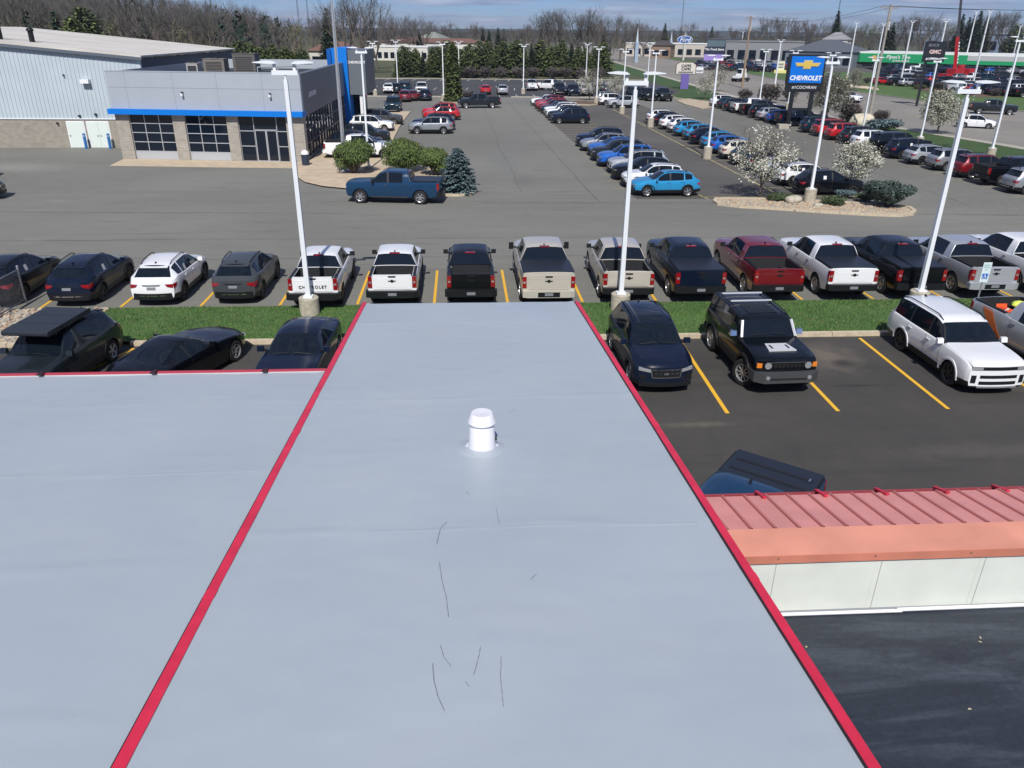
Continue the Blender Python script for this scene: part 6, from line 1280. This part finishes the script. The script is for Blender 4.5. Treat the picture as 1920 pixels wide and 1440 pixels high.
for i, (px, py, yt, k, w, lb) in enumerate([(1424, 371, 232, 2, 1.0, 'half-open white flowering tree on the planted island, left of the light pole'), (1598, 357, 262, 0, 1.1, 'white flowering tree on the planted island beside the low blue spruce'), (1757, 251, 166, 1, 1.05, 'full white flowering tree standing alone on the verge lawn'),
        (1548, 228, 132, 1, 1.15, 'white flowering tree behind the blue pylon sign'), (1322, 186, 140, 2, 1.1, 'sparse white flowering tree at the far end of the verge row'), (1105, 190, 128, 2, .95, 'sparse flowering tree on the small far island'), (1152, 184, 142, 2, 1.0, 'sparse flowering tree behind the white suv, far middle'), (1345, 172, 118, 2, 1.0, 'sparse flowering tree near the cafe sign'), (1600, 170, 128, 1, .9, 'pale flowering tree across the road, behind the sign')]):
    g = G(px, py); x, zt = vtop(px, yt, g.y); plant(PEAR[k], 'flowering_tree', g.x, g.y, 0, zt*w*1.12, i*1.3, lb, 'tree', 'white flowering trees', zt)
g = G(858, 367); plant(BSPR, 'blue_spruce', -.28, 51.7, .1, 2.8, .4, 'blue spruce at the kerb behind the blue pickup bed', 'tree')
plant(MSPR, 'low_blue_spruce', *G(1664, 390).xy[:], .1, 1.62, 0, 'low spreading blue spruce at the right end of the island', 'shrub', None, 1.45)
plant(WB_[0], 'round_bush', -8.0, 59.0, .1, 1.72, 0, 'round weeping olive bush between flagpole and light pole', 'bush', 'round olive bushes on the plaza edge', 1.45)
plant(WB_[1], 'round_bush', -4.25, 59.6, .1, 1.72, 2, 'round weeping olive bush, middle and largest of three', 'bush', 'round olive bushes on the plaza edge', 1.40)
plant(WB_[0], 'round_bush', -1.95, 58.0, .1, 1.35, 4, 'round weeping olive bush beside the blue spruce', 'bush', 'round olive bushes on the plaza edge', 1.2)
x, zt = vtop(843, 78, 124.8); plant(ARB, 'columnar_evergreen', -1.1, 124.9, 0, zt, 0, 'tall drooping columnar evergreen at the end of the plaza', 'tree')
plant(LOWB[2], 'bare_shrub', 1.4, 125.5, 0, 1.3, 0, 'low bare shrub at the foot of the columnar evergreen', 'shrub', None, .9)
for i, (px, py, s, k, lb) in enumerate([(1455, 378, .8, 0, 'low green juniper on the island left of the pole base'), (1560, 386, .9, 0, 'low green juniper on the island right of the pole base'), (1585, 372, .7, 1, 'small grey-green shrub under the right island tree'), (1620, 378, .7, 0, 'dark low shrub between flowering tree and low spruce'), (1482, 374, .5, 0, 'small juniper touching the pole base'), (1655, 246, 2.0, 1, 'grey-green spreading shrub on the verge behind the white suv')]):
    g = G(px, py); plant(LOWB[k], 'low_shrub', g.x, g.y, .08 if py > 300 else 0, s, i, lb, 'shrub', None, s*.62)
for i, (px, py, s, lb) in enumerate([(1440, 193, 3.4, 'wide bare brown shrub on the verge, leftmost of four'), (1478, 190, 2.4, 'bare brown shrub on the verge just left of the pylon sign'), (1592, 232, 2.9, 'bare brown shrub on the verge by the light boulder'), (1650, 230, 1.8, 'small bare shrub right of the light boulder'), (1395, 190, 2.2, 'bare grey shrub near the brown utility pole')]):
    g = G(px, py); plant(LOWB[2], 'bare_shrub', g.x, g.y, 0, s*.62, i*2, lb, 'shrub', 'bare brown shrubs on the verge', s*.5)
def boulder(x, y, z, s, label, col=(.42, .38, .31)):
    # one lumpy stone
    bm = bmesh.new(); bmesh.ops.create_icosphere(bm, subdivisions=3, radius=1)
    for v in bm.verts: k = 1+.28*mnoise.noise(v.co*1.3+Vector((x, y, 0)))+.07*mnoise.noise(v.co*5); v.co = Vector((v.co.x*k*1.2, v.co.y*k, v.co.z*k*.72))
    me = bpy.data.meshes.new('boulder'); bm.to_mesh(me); bm.free(); me.materials.append(mat('rock_%.2f' % col[0], col, .9, nscale=2, namt=.2, bump=.5, bscale=6)); me.polygons.foreach_set('use_smooth', [True]*len(me.polygons)); o = link('boulder', me, None, (x, y, z)); o.scale = (s, s, s); return tag(o, label, 'boulder')
g = G(1617, 236); boulder(g.x, g.y, .5, 1.25, 'large light boulder on the verge beside a light pole', (.55, .50, .38))
g = G(1487, 383); boulder(g.x, g.y, .25, .42, 'flat tan rock on the island left of the pole base'); g = G(1533, 390); boulder(g.x, g.y, .15, .25, 'small rock on the island right of the pole base')
random.seed(8); mb = MB()
for i in range(1500):
    if i < 950: x, y = rnd(16.3, 26.5), rnd(44.6, 48.6); px_ = None
    else: x, y = rnd(-5.0, .8), rnd(50.6, 60); 
    poly = isl if i < 950 else isl2; ins = False; j = len(poly)-1
    for k in range(len(poly)):
        if (poly[k][1] > y) != (poly[j][1] > y) and x < (poly[j][0]-poly[k][0])*(y-poly[k][1])/(poly[j][1]-poly[k][1])+poly[k][0]: ins = not ins
        j = k
    if not ins: continue
    s = rnd(.03, .085); a = rnd(0, 3); mb.box((x, y, .10+s*.3), (s*2, s*1.4, s), random.choice((0, 1, 2)), a)
tag(mb.build('river_stones', [mat('stone_tan', (.54, .45, .33), .9), mat('stone_grey', (.38, .36, .31), .9), mat('stone_rust', (.44, .31, .21), .9)]), 'loose tan and grey stones covering the planted islands', 'stones', kind='stuff')
mb = MB()
for i in range(2600):
    x, y = rnd(-24, -13.3), rnd(24.95, 28.4)
    if y < 24.9+(x+13.6)*0: continue
    s = rnd(.03, .07); mb.box((x, y, .09+s*.3), (s*2, s*1.5, s), random.choice((0, 1, 2)), rnd(0, 3))
tag(mb.build('river_stones', [mat('stone_tan', (.42, .34, .25), .9), mat('stone_grey', (.30, .28, .25), .9), mat('stone_rust', (.34, .22, .15), .9)]), 'loose river stones in the bed under the chain-link fence', 'stones', kind='stuff')
# evergreen screen behind the back lot
random.seed(77)
for i in range(27):
    px = 752+i*14.6+rnd(-4, 4); yt = 80+rnd(-7, 10)+(6 if px < 800 else 0); Y = rnd(190, 203); x, zt = vtop(px, yt, Y)
    plant(PN[(i*2+i//3) % 4 if i % 5 else 2], 'pine_tree', x, Y, 0, zt*1.0, rnd(0, 6), f'bushy green pine, {nth(i)} from the left in the evergreen screen', 'tree', 'pines of the evergreen screen', zt)
for i in range(9):
    px = 880+i*31+rnd(-6, 6); x, zt = vtop(px, 128, 188); plant(LOWB[2], 'bare_shrub', x, 188, 0, 1.9, i, f'tan bare shrub below the evergreen screen, {nth(i)} from the left', 'shrub', 'bare shrubs under the evergreens', 1.5)
# skyline trees one by one: (image x, top y, distance, kind)
SKY_ = [(8, -40, 175, 0), (40, -30, 190, 4), (75, -38, 180, 1), (108, -30, 200, 2), (140, -34, 170, 0), (172, -40, 190, 1), (205, -26, 205, 5), (238, -30, 180, 4), (268, -24, 190, 1), (300, -20, 170, 0), (330, -16, 200, 2), (360, -14, 185, 4), (392, -8, 175, 1), (420, -10, 205, 0), (447, -2, 190, 5), (475, 4, 230, 4), (500, 14, 240, 1),
        (640, -14, 210, 0), (672, -22, 205, 4), (700, 10, 230, 1), (585, 20, 280, 2), (612, 18, 260, 0), (728, 28, 330, 2), (748, 24, 340, 4), (770, 22, 330, 1), (792, 24, 320, 0), (812, 34, 380, 5), (838, 36, 400, 2), (860, 40, 400, 1), (886, 38, 420, 2), (905, 46, 460, 4), (1008, 26, 300, 1), (1026, 8, 280, 0), (1048, 14, 285, 4), (1078, 10, 275, 1), (1102, 4, 270, 0), (1122, 24, 300, 2), (1148, 26, 320, 4), (1168, 20, 310, 1), (1195, 30, 340, 5), (1212, 36, 380, 0),
        (1262, 44, 480, 1), (1290, 40, 470, 4), (1318, 50, 500, 2), (1378, 46, 480, 2), (1402, 44, 480, 0), (1430, 36, 430, 1), (1456, 22, 400, 0), (1478, 26, 400, 4), (1500, 34, 430, 5), (1522, 32, 420, 2), (1545, 30, 410, 1), (1570, 34, 420, 5), (1594, 38, 430, 0), (1615, 40, 440, 2), (1640, 38, 430, 3), (1690, 28, 420, 1), (1712, 26, 410, 4), (1742, 16, 400, 0), (1762, 20, 400, 1), (1790, 36, 420, 3), (1848, 30, 410, 3), (1872, 12, 400, 0), (1894, 16, 400, 4), (1916, 34, 420, 3), (1665, 34, 430, 5), (940, 48, 420, 0), (965, 48, 430, 5), (985, 42, 380, 2), (1240, 48, 450, 5), (1345, 46, 450, 1)]
SKY_.sort(); KD = ['grey-brown', 'grey-brown wide', 'slim reddish', 'pale budding', 'tall grey-brown', 'reddish']
for i, (px, yt, D, k) in enumerate(SKY_):
    x, zt = vtop(px, yt, D); zg = hill(x, D); h = zt-zg
    if h < 6: zg -= 0; h = 8
    plant(BT[k], 'bare_tree', x, D, zg-.2, h+.2, i*2.1, f'leafless {KD[k]} tree, {nth(i)} from the left along the skyline', 'tree', 'bare trees behind the shed' if px < 520 else 'bare trees along the skyline')
for i, (px, yt, D, k) in enumerate([(98, 16, 150, 3), (130, 26, 150, 0), (150, 8, 155, 2), (610, 12, 240, 3), (785, 52, 330, 3), (934, 50, 420, 3), (945, 52, 430, 3), (1134, 46, 400, 3), (1248, 42, 450, 3), (1336, 48, 470, 3), (1574, 18, 390, 3), (1668, 36, 380, 3), (1678, 40, 380, 3), (1808, 24, 380, 3), (1820, 30, 390, 3), (1830, 26, 390, 3), (1842, 18, 380, 3), (1855, 26, 380, 3), (905, 52, 430, 3), (917, 54, 430, 3), (1195, 42, 430, 3), (1910, 44, 390, 2)][::1]):
    x, zt = vtop(px, yt, D); zg = hill(x, D); plant(PN[k], 'evergreen_tree', x, D, zg-.2, max(7, zt-zg), i, f'dark evergreen among bare skyline trees, number {i+1} of those counted' if 0 else f'dark evergreen standing {("behind the shed and showroom", "beyond the back lot", "beyond the far road", "near the right edge")[min(3, px//480)]}, {nth(i)} planted in the skyline', 'tree', 'dark evergreens on the skyline')
for i in range(13):
    px = 425+i*12; D = 150+rnd(-8, 10); x, zt = vtop(px, 72+rnd(-5, 10)+i*1.4, D); zg = hill(x, D); plant(PN[i % 3], 'pine_tree', x, D, zg-.2, max(4, zt-zg), i, f'olive-green pine behind the showroom roof, {nth(i)} from the left', 'tree', 'pines behind the showroom')
# the far wood reads as one mass: thousands of slim trunks and twigs on the slopes
random.seed(99); wd = MB()
def wood_tree(x, y, z, h, mi):
    wd.tube((x, y, z-.3), (x+rnd(-.4, .4), y, z+h*.85), .16, .05, 3, mi, False)
    for i in range(12):
        t = rnd(.25, .85); a = rnd(0, 6.28); L = h*rnd(.18, .34)*(1.15-t*.6); p = Vector((x, y, z+h*t)); q = p+Vector((math.cos(a)*L*.6, math.sin(a)*L*.6, L*.8)); wd.tube(p, q, .07, .02, 3, mi, False)
        for k in range(4):
            r_ = p.lerp(q, rnd(.3, 1)); s = r_+Vector((rnd(-1, 1), rnd(-1, 1), rnd(.1, 1.1)))*h*.11; w = Vector((rnd(-.05, .05), rnd(-.05, .05), 0))+Vector((.05, 0, 0)); wd.add([r_-w, r_+w, s], [(0, 1, 2)], mi)
def wood_ever(x, y, z, h):
    for i in range(60):
        t = random.random()**.8; r_ = h*.2*(1-t)+.2; a = rnd(0, 6.28); p = Vector((x+math.cos(a)*r_, y+math.sin(a)*r_, z+h*t)); s = h*.07; wd.add([p+Vector((rnd(-s, s), rnd(-s, s), rnd(-s, s))) for _ in range(3)], [(0, 1, 2)], 3)
for i in range(2300):
    if i < 800: px = rnd(-60, 560); D = rnd(165, 400)
    else: px = rnd(380, 2000); D = rnd(400, 800)
    x, _z = vtop(px, 60, D); z = hill(x, D); h = rnd(8, 13) if i < 800 else rnd(6, 10); (wood_ever(x, D, z, h) if random.random() < .13 else wood_tree(x, D, z, h, random.choice((0, 0, 1, 2))))
tag(wd.build('wood', [TWIG, TWIGR, TWIGG, DKEV], fix=False), 'leafless brown woods covering the far slopes', 'woods', kind='stuff')
# distant ridges
for k, (D, h0, c) in enumerate(((950, 9, (.040, .048, .046)), (1900, 15, (.05, .07, .09)))):
    mb = MB(); n = 160
    for i in range(n+1):
        a = -1.2+2.6*i/n; x, y = math.sin(a)*D, math.cos(a)*D; h = h0+h0*.5*mnoise.noise(Vector((a*5, k*7, 0)))+h0*.12*mnoise.noise(Vector((a*60, k, 0)))
        mb.v += [(x, y, -5), (x, y, h), (x*1.25, y*1.25, -5)]
    for i in range(n): q = 3*i; mb.f += [(q, q+3, q+4, q+1), (q+1, q+4, q+5, q+2)]; mb.m += [0, 0]
    mb.build('distant_hills', mat('ridge_%d' % k, c, .95, nscale=.03, namt=.3), fix=True)['kind'] = 'structure'
# ------------------------------------------------------------------ far buildings
def house(name, pts, h, wall, roof, label, cat='building', rh=0, z=0, windows=0, cap=.4, winm=None):
    """box building on the line pts[0]-pts[1] with depth pts[2]; flat or hipped roof"""
    a, b = Vector((*pts[0], 0)), Vector((*pts[1], 0)); L = (b-a).length; rz = math.atan2(b.y-a.y, b.x-a.x); D = pts[2]; e = empty(name, (a.x, a.y, z), rz, label, cat)
    mb = MB(); mb.b2(0, L, 0, D, -1, h); mb.build('wall', wall, e)
    mb = MB()
    if rh: mb.add([(-.5, -.5, h), (L+.5, -.5, h), (L+.5, D+.5, h), (-.5, D+.5, h), (D*.4, D/2, h+rh), (L-D*.4, D/2, h+rh)], [(0, 1, 5, 4), (1, 2, 5), (2, 3, 4, 5), (3, 0, 4), (3, 2, 1, 0)])
    else: mb.b2(-.2, L+.2, -.2, D+.2, h+.001, h+cap)
    mb.build('roof', roof, e)
    for i in range(windows):
        w = L/windows; mb = MB(); mb.b2(w*(i+.18), w*(i+.82), -.12, -.01, h*.18, h*.62); f = mb.build('window', winm or DK, e)
    return e
WB2 = mat('wall_white', (.62, .60, .55), .7); BRN = mat('roof_brown', (.17, .09, .07), .8); GRY = mat('wall_grey', (.22, .23, .24), .6); GRD = mat('roof_slate', (.09, .10, .12), .7); GRN = mat('sign_green', (.01, .30, .11), .5); WROOF = mat('roof_white', (.70, .71, .70), .6)
_x = lambda px, D: vtop(px, 60, D)[0]
house('white_shed', [(_x(690, 300), 303), (_x(800, 296), 298), 14], 4.4, WB2, WROOF, 'long low white building with small windows beyond the back-left field', windows=9)
house('brown_roofed_shop', [(_x(712, 330), 334), (_x(905, 326), 326), 18], 5.6, WB2, BRN, 'long building with brown-red roof behind the evergreen screen', rh=1.6, windows=6)
house('cottage', [(_x(568, 250), 256), (_x(648, 250), 250), 10], 4.0, WB2, BRN, 'house with dull red roof and white end behind the showroom tower', rh=2.6, windows=2)
house('office', [(_x(776, 360), 364), (_x(826, 360), 360), 14], 6.5, WB2, mat('roof_green_grey', (.22, .24, .21), .7), 'white house with grey-green hipped roof beyond the brown-roofed shop', rh=3, windows=3)
gb = house('green_fronted_shop', [(_x(1590, 262), 272), (_x(1990, 240), 232), 22], 4.4, mat('storefront_dark', (.05, .055, .06), .6), WROOF, 'long green-fronted tyre shop with white flat roof across the road', windows=14, cap=.6)
Lg = (Vector((_x(1590, 262), 272))-Vector((_x(1990, 240), 232))).length
mb = MB(); mb.b2(Lg*.14, Lg*.60, -.6, -.13, 1.9, 4.5); mb.b2(Lg*.60, Lg*.99, -.5, -.13, 1.9, 3.0); mb.build('green_fascia', GRN, gb); mb = MB(); mb.b2(Lg*.60, Lg*.99, -.5, -.13, 3.0, 4.39); mb.build('grey_fascia', mat('fascia_grey', (.42, .43, .42), .6), gb); mb = MB(); mb.b2(0, Lg*.14, -.5, -.13, 1.9, 4.5); mb.build('dark_green_fascia', mat('sign_green_dark', (.02, .12, .08), .5), gb)
link('lettering', text_mesh("Flynn's Tire", 1.5, WHT, .05, .2, .03), gb, (Lg*.31, -.66, 3.5)); link('lettering', text_mesh('& Auto Service', .8, WHT, .05, .1, .015), gb, (Lg*.325, -.66, 2.45))
mb = MB(); mb.tube((Lg*.205, -.66, 3.2), (Lg*.205, -.61, 3.2), .75, n=18); mb.build('emblem', mat('emblem_orange', (.7, .4, .12), .5), gb)
house('grey_dealership', [(_x(1372, 300), 305), (_x(1512, 296), 296), 26], 7.2, GRY, mat('roof_grey', (.19, .19, .20), .7), 'large plain grey dealership with dark window strip beyond the road', windows=7)
house('hip_roofed_showroom', [(_x(1492, 270), 276), (_x(1608, 262), 262), 22], 4.8, mat('wall_slate', (.16, .18, .21), .6), GRD, 'slate-grey showroom with hipped roof behind the blue pylon sign', rh=3.6, windows=6)
house('glass_tower_hall', [(_x(1340, 310), 318), (_x(1376, 310), 313), 16], 7.8, mat('glass_hall', (.12, .17, .20), .3), GRD, 'blue-grey glazed hall left of the grey dealership', windows=4)
house('long_blue_building', [(_x(1758, 420), 430), (_x(1990, 400), 396), 30], 9.0, mat('wall_blue_grey', (.16, .21, .30), .6), mat('roof_blue_grey', (.3, .33, .38), .6), 'long blue-grey building on the hill at the far right', z=2, windows=9)
house('pale_house', [(_x(1556, 360), 366), (_x(1592, 360), 360), 10], 7.0, WB2, mat('roof_house_grey', (.25, .25, .26), .7), 'white gabled house above the hip-roofed showroom', rh=3, z=1, windows=2)
house('beige_shop', [(_x(1180, 380), 386), (_x(1340, 370), 372), 20], 5.4, mat('wall_beige', (.50, .46, .40), .7), WROOF, 'low beige shop row behind the oval sign', windows=10)
house('brown_house', [(_x(1225, 360), 362), (_x(1258, 360), 358), 8], 5, mat('wall_brown', (.25, .17, .12), .7), mat('roof_dark', (.06, .05, .05), .8), 'small brown house left of the oval sign', rh=2, windows=2)
for i, (px, D, h) in enumerate([(1196, 300, 11.5), (1260, 420, 11)]):
    x = _x(px, D); e = empty('church_spire', (x, D, 0), 0, ('white church spire on the skyline, taller left one', 'white church spire on the skyline, smaller right one')[i], 'spire'); mb = MB(); mb.b2(-.6, .6, -.6, .6, 0, h*.6); mb.build('tower', mat('tower_blue_grey', (.30, .38, .48), .6), e); mb = MB(); mb.tube((0, 0, h*.6), (0, 0, h), .5, .05, 8); mb.build('steeple', mat('steeple', (.5, .55, .62), .5), e)
for i, (px, D, zt, lb) in enumerate([(562, 520, 40, 'thin dark mast on the hill, left of two'), (580, 540, 38, 'thin dark mast on the hill, right of two'), (1277, 700, 44, 'very thin lattice mast on the skyline'), (1566, 500, 30, 'thin dark mast above the pylon sign')]):
    x = _x(px, D); zg = hill(x, D); e = empty('radio_mast', (x, D, zg), 0, lb, 'mast'); mb = MB()
    for k in range(3): a = k*2.094; mb.tube((math.cos(a)*.5, math.sin(a)*.5, 0), (math.cos(a)*.2, math.sin(a)*.2, zt-zg), .10, .06, 4)
    for j in range(14): z = (zt-zg)*j/14; mb.tube((.4, 0, z), (-.3, .3, z+1.5), .05, n=3); mb.tube((-.3, .3, z+1), (-.3, -.3, z+2.2), .05, n=3)
    mb.build('lattice', mat('mast_dark', (.06, .07, .09), .6), e)
# mulch beds and a low rubble wall on the bank across the road
for pts in ([(1560, 160), (1600, 156), (1640, 158), (1600, 166)], [(1648, 152), (1690, 150), (1730, 155), (1680, 160)], [(1700, 165), (1745, 162), (1790, 170), (1740, 174)], [(1790, 174), (1850, 176), (1900, 182), (1830, 184)]):
    P = [G(*p).xy for p in pts]; c = sum(P, Vector((0, 0)))/4; ring = []
    for k in range(20):
        a_ = k/20*4; i0 = int(a_) % 4; q = P[i0].lerp(P[(i0+1) % 4], a_-int(a_)); ring.append(tuple(c+(q-c)*(.8+.25*mnoise.noise(Vector((q.x, q.y, 0))*.4))))
    sheet('mulch_bed', ring, .035, MULCH)
for i in range(16):
    px = 1592+i*3.4; g = G(px, 164+.35*i+rnd(-.6, .6)); boulder(g.x, g.y, .15, rnd(.35, .55), f'pale rubble stone, {nth(i)} from the left in the low stone edge across the road', (.50, .44, .34)); COL.objects[-1]['group'] = 'stones edging the bank across the road'
for i, (px, py, s_) in enumerate([(1585, 158, 1.3), (1625, 156, 1.2), (1670, 154, 1.4), (1712, 156, 1.2), (1725, 167, 1.5), (1760, 168, 1.5), (1815, 178, 1.4), (1865, 180, 1.3)]):
    g = G(px, py); plant(LOWB[2 if i % 2 else 0], 'low_shrub', g.x, g.y, 0, s_, i, f'low shrub on the mulched bank across the road, {nth(i)} from the left', 'shrub', 'low shrubs on the bank across the road', s_*.6)
# crane truck across the road
g = G(1792, 150); CRN = empty('mobile_crane', (g.x, g.y, 0), R_(20), 'red mobile crane with tall raised boom in the lot across the road', 'crane')
CR = mat('crane_red', (.42, .02, .03), .4)
mb = MB(); mb.b2(-5, 4, -1.3, 1.3, .8, 1.5); mb.b2(2.4, 4.8, -1.25, 1.25, 1.0, 2.6); mb.build('carrier', CR, CRN)
mb = MB(); mb.b2(-2.4, .8, -1.2, 1.2, 1.5, 2.6); mb.b2(-.9, .6, -1.25, -.4, 2.3, 3.5); mb.build('cab', CR, CRN)
v = Vector((-2.2, .5, 13.2)); p0 = Vector((-.8, .3, 2.4)); a = p0+v*.98; mb = MB(); mb.tube(p0, p0+v*.55, .55, .50, 4); mb.build('lower_boom', CR, CRN); mb = MB(); mb.tube(p0+v*.54, p0+v*1.7, .40, .30, 4); mb.build('upper_boom', mat('boom_dark', (.06, .06, .07), .5), CRN)
for k in range(7): mb = MB(); c = p0+v*(.12+k*.055); mb.box((c.x+.1, c.y-.48, c.z), (.35, .05, .42)); link('boom_mark', mb.mesh('boom_mark', WHT), CRN)
for x in (-4, -2.7, 1.8, 3.4):
    for s in (-1, 1): mb = MB(); mb.tube((x, s*1.0, .55), (x, s*1.35, .55), .55, n=14); mb.build('wheel', RUB, CRN)
g = G(1388, 153); e = empty('flatbed_truck', (g.x, g.y, 0), R_(215), 'white skid loader carried on a small trailer on the road', 'skid loader')
mb = MB(); mb.b2(-2.2, 2.2, -1, 1, .45, .7); mb.build('trailer_deck', BLK, e); mb = MB(); mb.b2(-1.2, .9, -.7, .7, .9, 1.7); mb.prism([(-1.0, 1.7), (.6, 1.7), (.5, 2.7), (-.9, 2.7)], 1, -.6, .6); mb.build('loader_body', WHT, e); mb = MB(); mb.b2(.62, .72, -.5, .5, 1.75, 2.55); mb.build('loader_glass', DK, e); mb = MB(); mb.b2(1.0, 1.9, -.85, .85, .75, 1.25); mb.build('bucket', WHT, e)
for x in (-1.3, .4, 1.5):
    for s in (-1, 1): mb = MB(); mb.tube((x, s*.8, .42), (x, s*1.05, .42), .42, n=12); mb.build('wheel', RUB, e)
g = G(1462, 137); e = empty('sandwich_board', (g.x, g.y, 0), R_(-15), 'yellow and white roadside board sign left of the pylon', 'sign'); mb = MB(); mb.b2(-1.6, 1.6, -.5, .5, 0, .8); mb.build('planter', mat('planter_yellow', (.70, .62, .25), .7), e); mb = MB(); mb.b2(-1.0, 1.0, -.15, .15, .8, 3.0); mb.build('board', mat('board_ivory', (.7, .68, .5), .6), e); mb = MB(); mb.b2(-.7, .7, -.18, -.15, 1.3, 1.7); mb.b2(-.7, .7, -.18, -.15, 2.0, 2.5); mb.build('caption_strip', GRY, e)
# packed lots across the road: one mesh per vehicle, paint of its own
FM = {k: merged(T[k], n) for k, n in (('crossover', 'crossover'), ('suv', 'suv'), ('pickup', 'pickup_truck'), ('boxy', 'suv'))}
random.seed(4); FC = ['navy', 'black', 'white', 'grey', 'charcoal', 'silver', 'navy', 'teal', 'white', 'blue', 'steelblue', 'red', 'black', 'palegrey']
cnt = 0
def far_row(a, b, rz, n, desc, grp):
    global cnt
    for i in range(n):
        if random.random() < .05: continue
        p = Vector(a).lerp(Vector(b), (i+.5)/n); k = random.choice(('crossover', 'suv', 'suv', 'pickup', 'boxy')); c = random.choice(FC); o = bpy.data.objects.new(FM[k].name.split('.')[0], FM[k]); COL.objects.link(o); o.location = (p.x+rnd(-.3, .3), p.y+rnd(-.3, .3), .02); o.rotation_euler = (0, 0, rz+rnd(-.03, .03)); o.material_slots[0].link = 'OBJECT'; o.material_slots[0].material = PC[c]; n_ = o.name.split('.')[0].replace('_', ' ')
        tag(o, f'distant {WORDS.get(c, c)} {n_}, {nth(i)} from left in {desc}', n_, grp); cnt += 1
for k in range(6):
    g0, g1 = G(1640+6*k, 158-7.2*k), G(1965-8*k, 178-9.4*k); L = (g1-g0).length; far_row(g0.xy, g1.xy, math.atan2(g1.y-g0.y, g1.x-g0.x)+R_(62), int(L/3.0), f'{ordinal(k)} row of packed lot across road', 'cars in the packed lot across the road')
for k in range(4):
    g0, g1 = G(1285+10*k, 131-4.5*k), G(1500+4*k, 136-5.5*k); L = (g1-g0).length; far_row(g0.xy, g1.xy, math.atan2(g1.y-g0.y, g1.x-g0.x)+R_(68), int(L/3.1), f'{ordinal(k)} row left of pylon sign', 'cars in the lot behind the brown utility pole')
g0, g1 = G(1795, 172), G(1990, 187); far_row(g0.xy, g1.xy, math.atan2(g1.y-g0.y, g1.x-g0.x)+R_(62), 13, 'nearest row of packed lot across road', 'cars in the packed lot across the road'); g0, g1 = G(1700, 118), G(1980, 121); far_row(g0.xy, g1.xy, math.atan2(g1.y-g0.y, g1.x-g0.x)+R_(62), 26, 'row against the green shopfront', 'cars in the packed lot across the road')
print('far cars', cnt)

# ------------------------------------------------------------------ air: far things fade a little
mb = MB(); mb.b2(-3100, 3100, -330, 3600, -6.2, 46); hz = mb.mesh('haze', [bpy.data.materials.new('haze')]); hm = hz.materials[0]; hm.use_nodes = True; hn = hm.node_tree; hn.nodes.clear(); ho = hn.nodes.new('ShaderNodeOutputMaterial'); pv = hn.nodes.new('ShaderNodeVolumePrincipled')
pv.inputs['Color'].default_value = (.80, .88, 1, 1); pv.inputs['Density'].default_value = .00013; pv.inputs['Anisotropy'].default_value = .2; hn.links.new(pv.outputs[0], ho.inputs['Volume']); hz_o = link('haze', hz); hz_o['kind'] = 'stuff'; hz_o['label'] = 'thin daytime haze over the far lots and woods'; hz_o['category'] = 'haze'
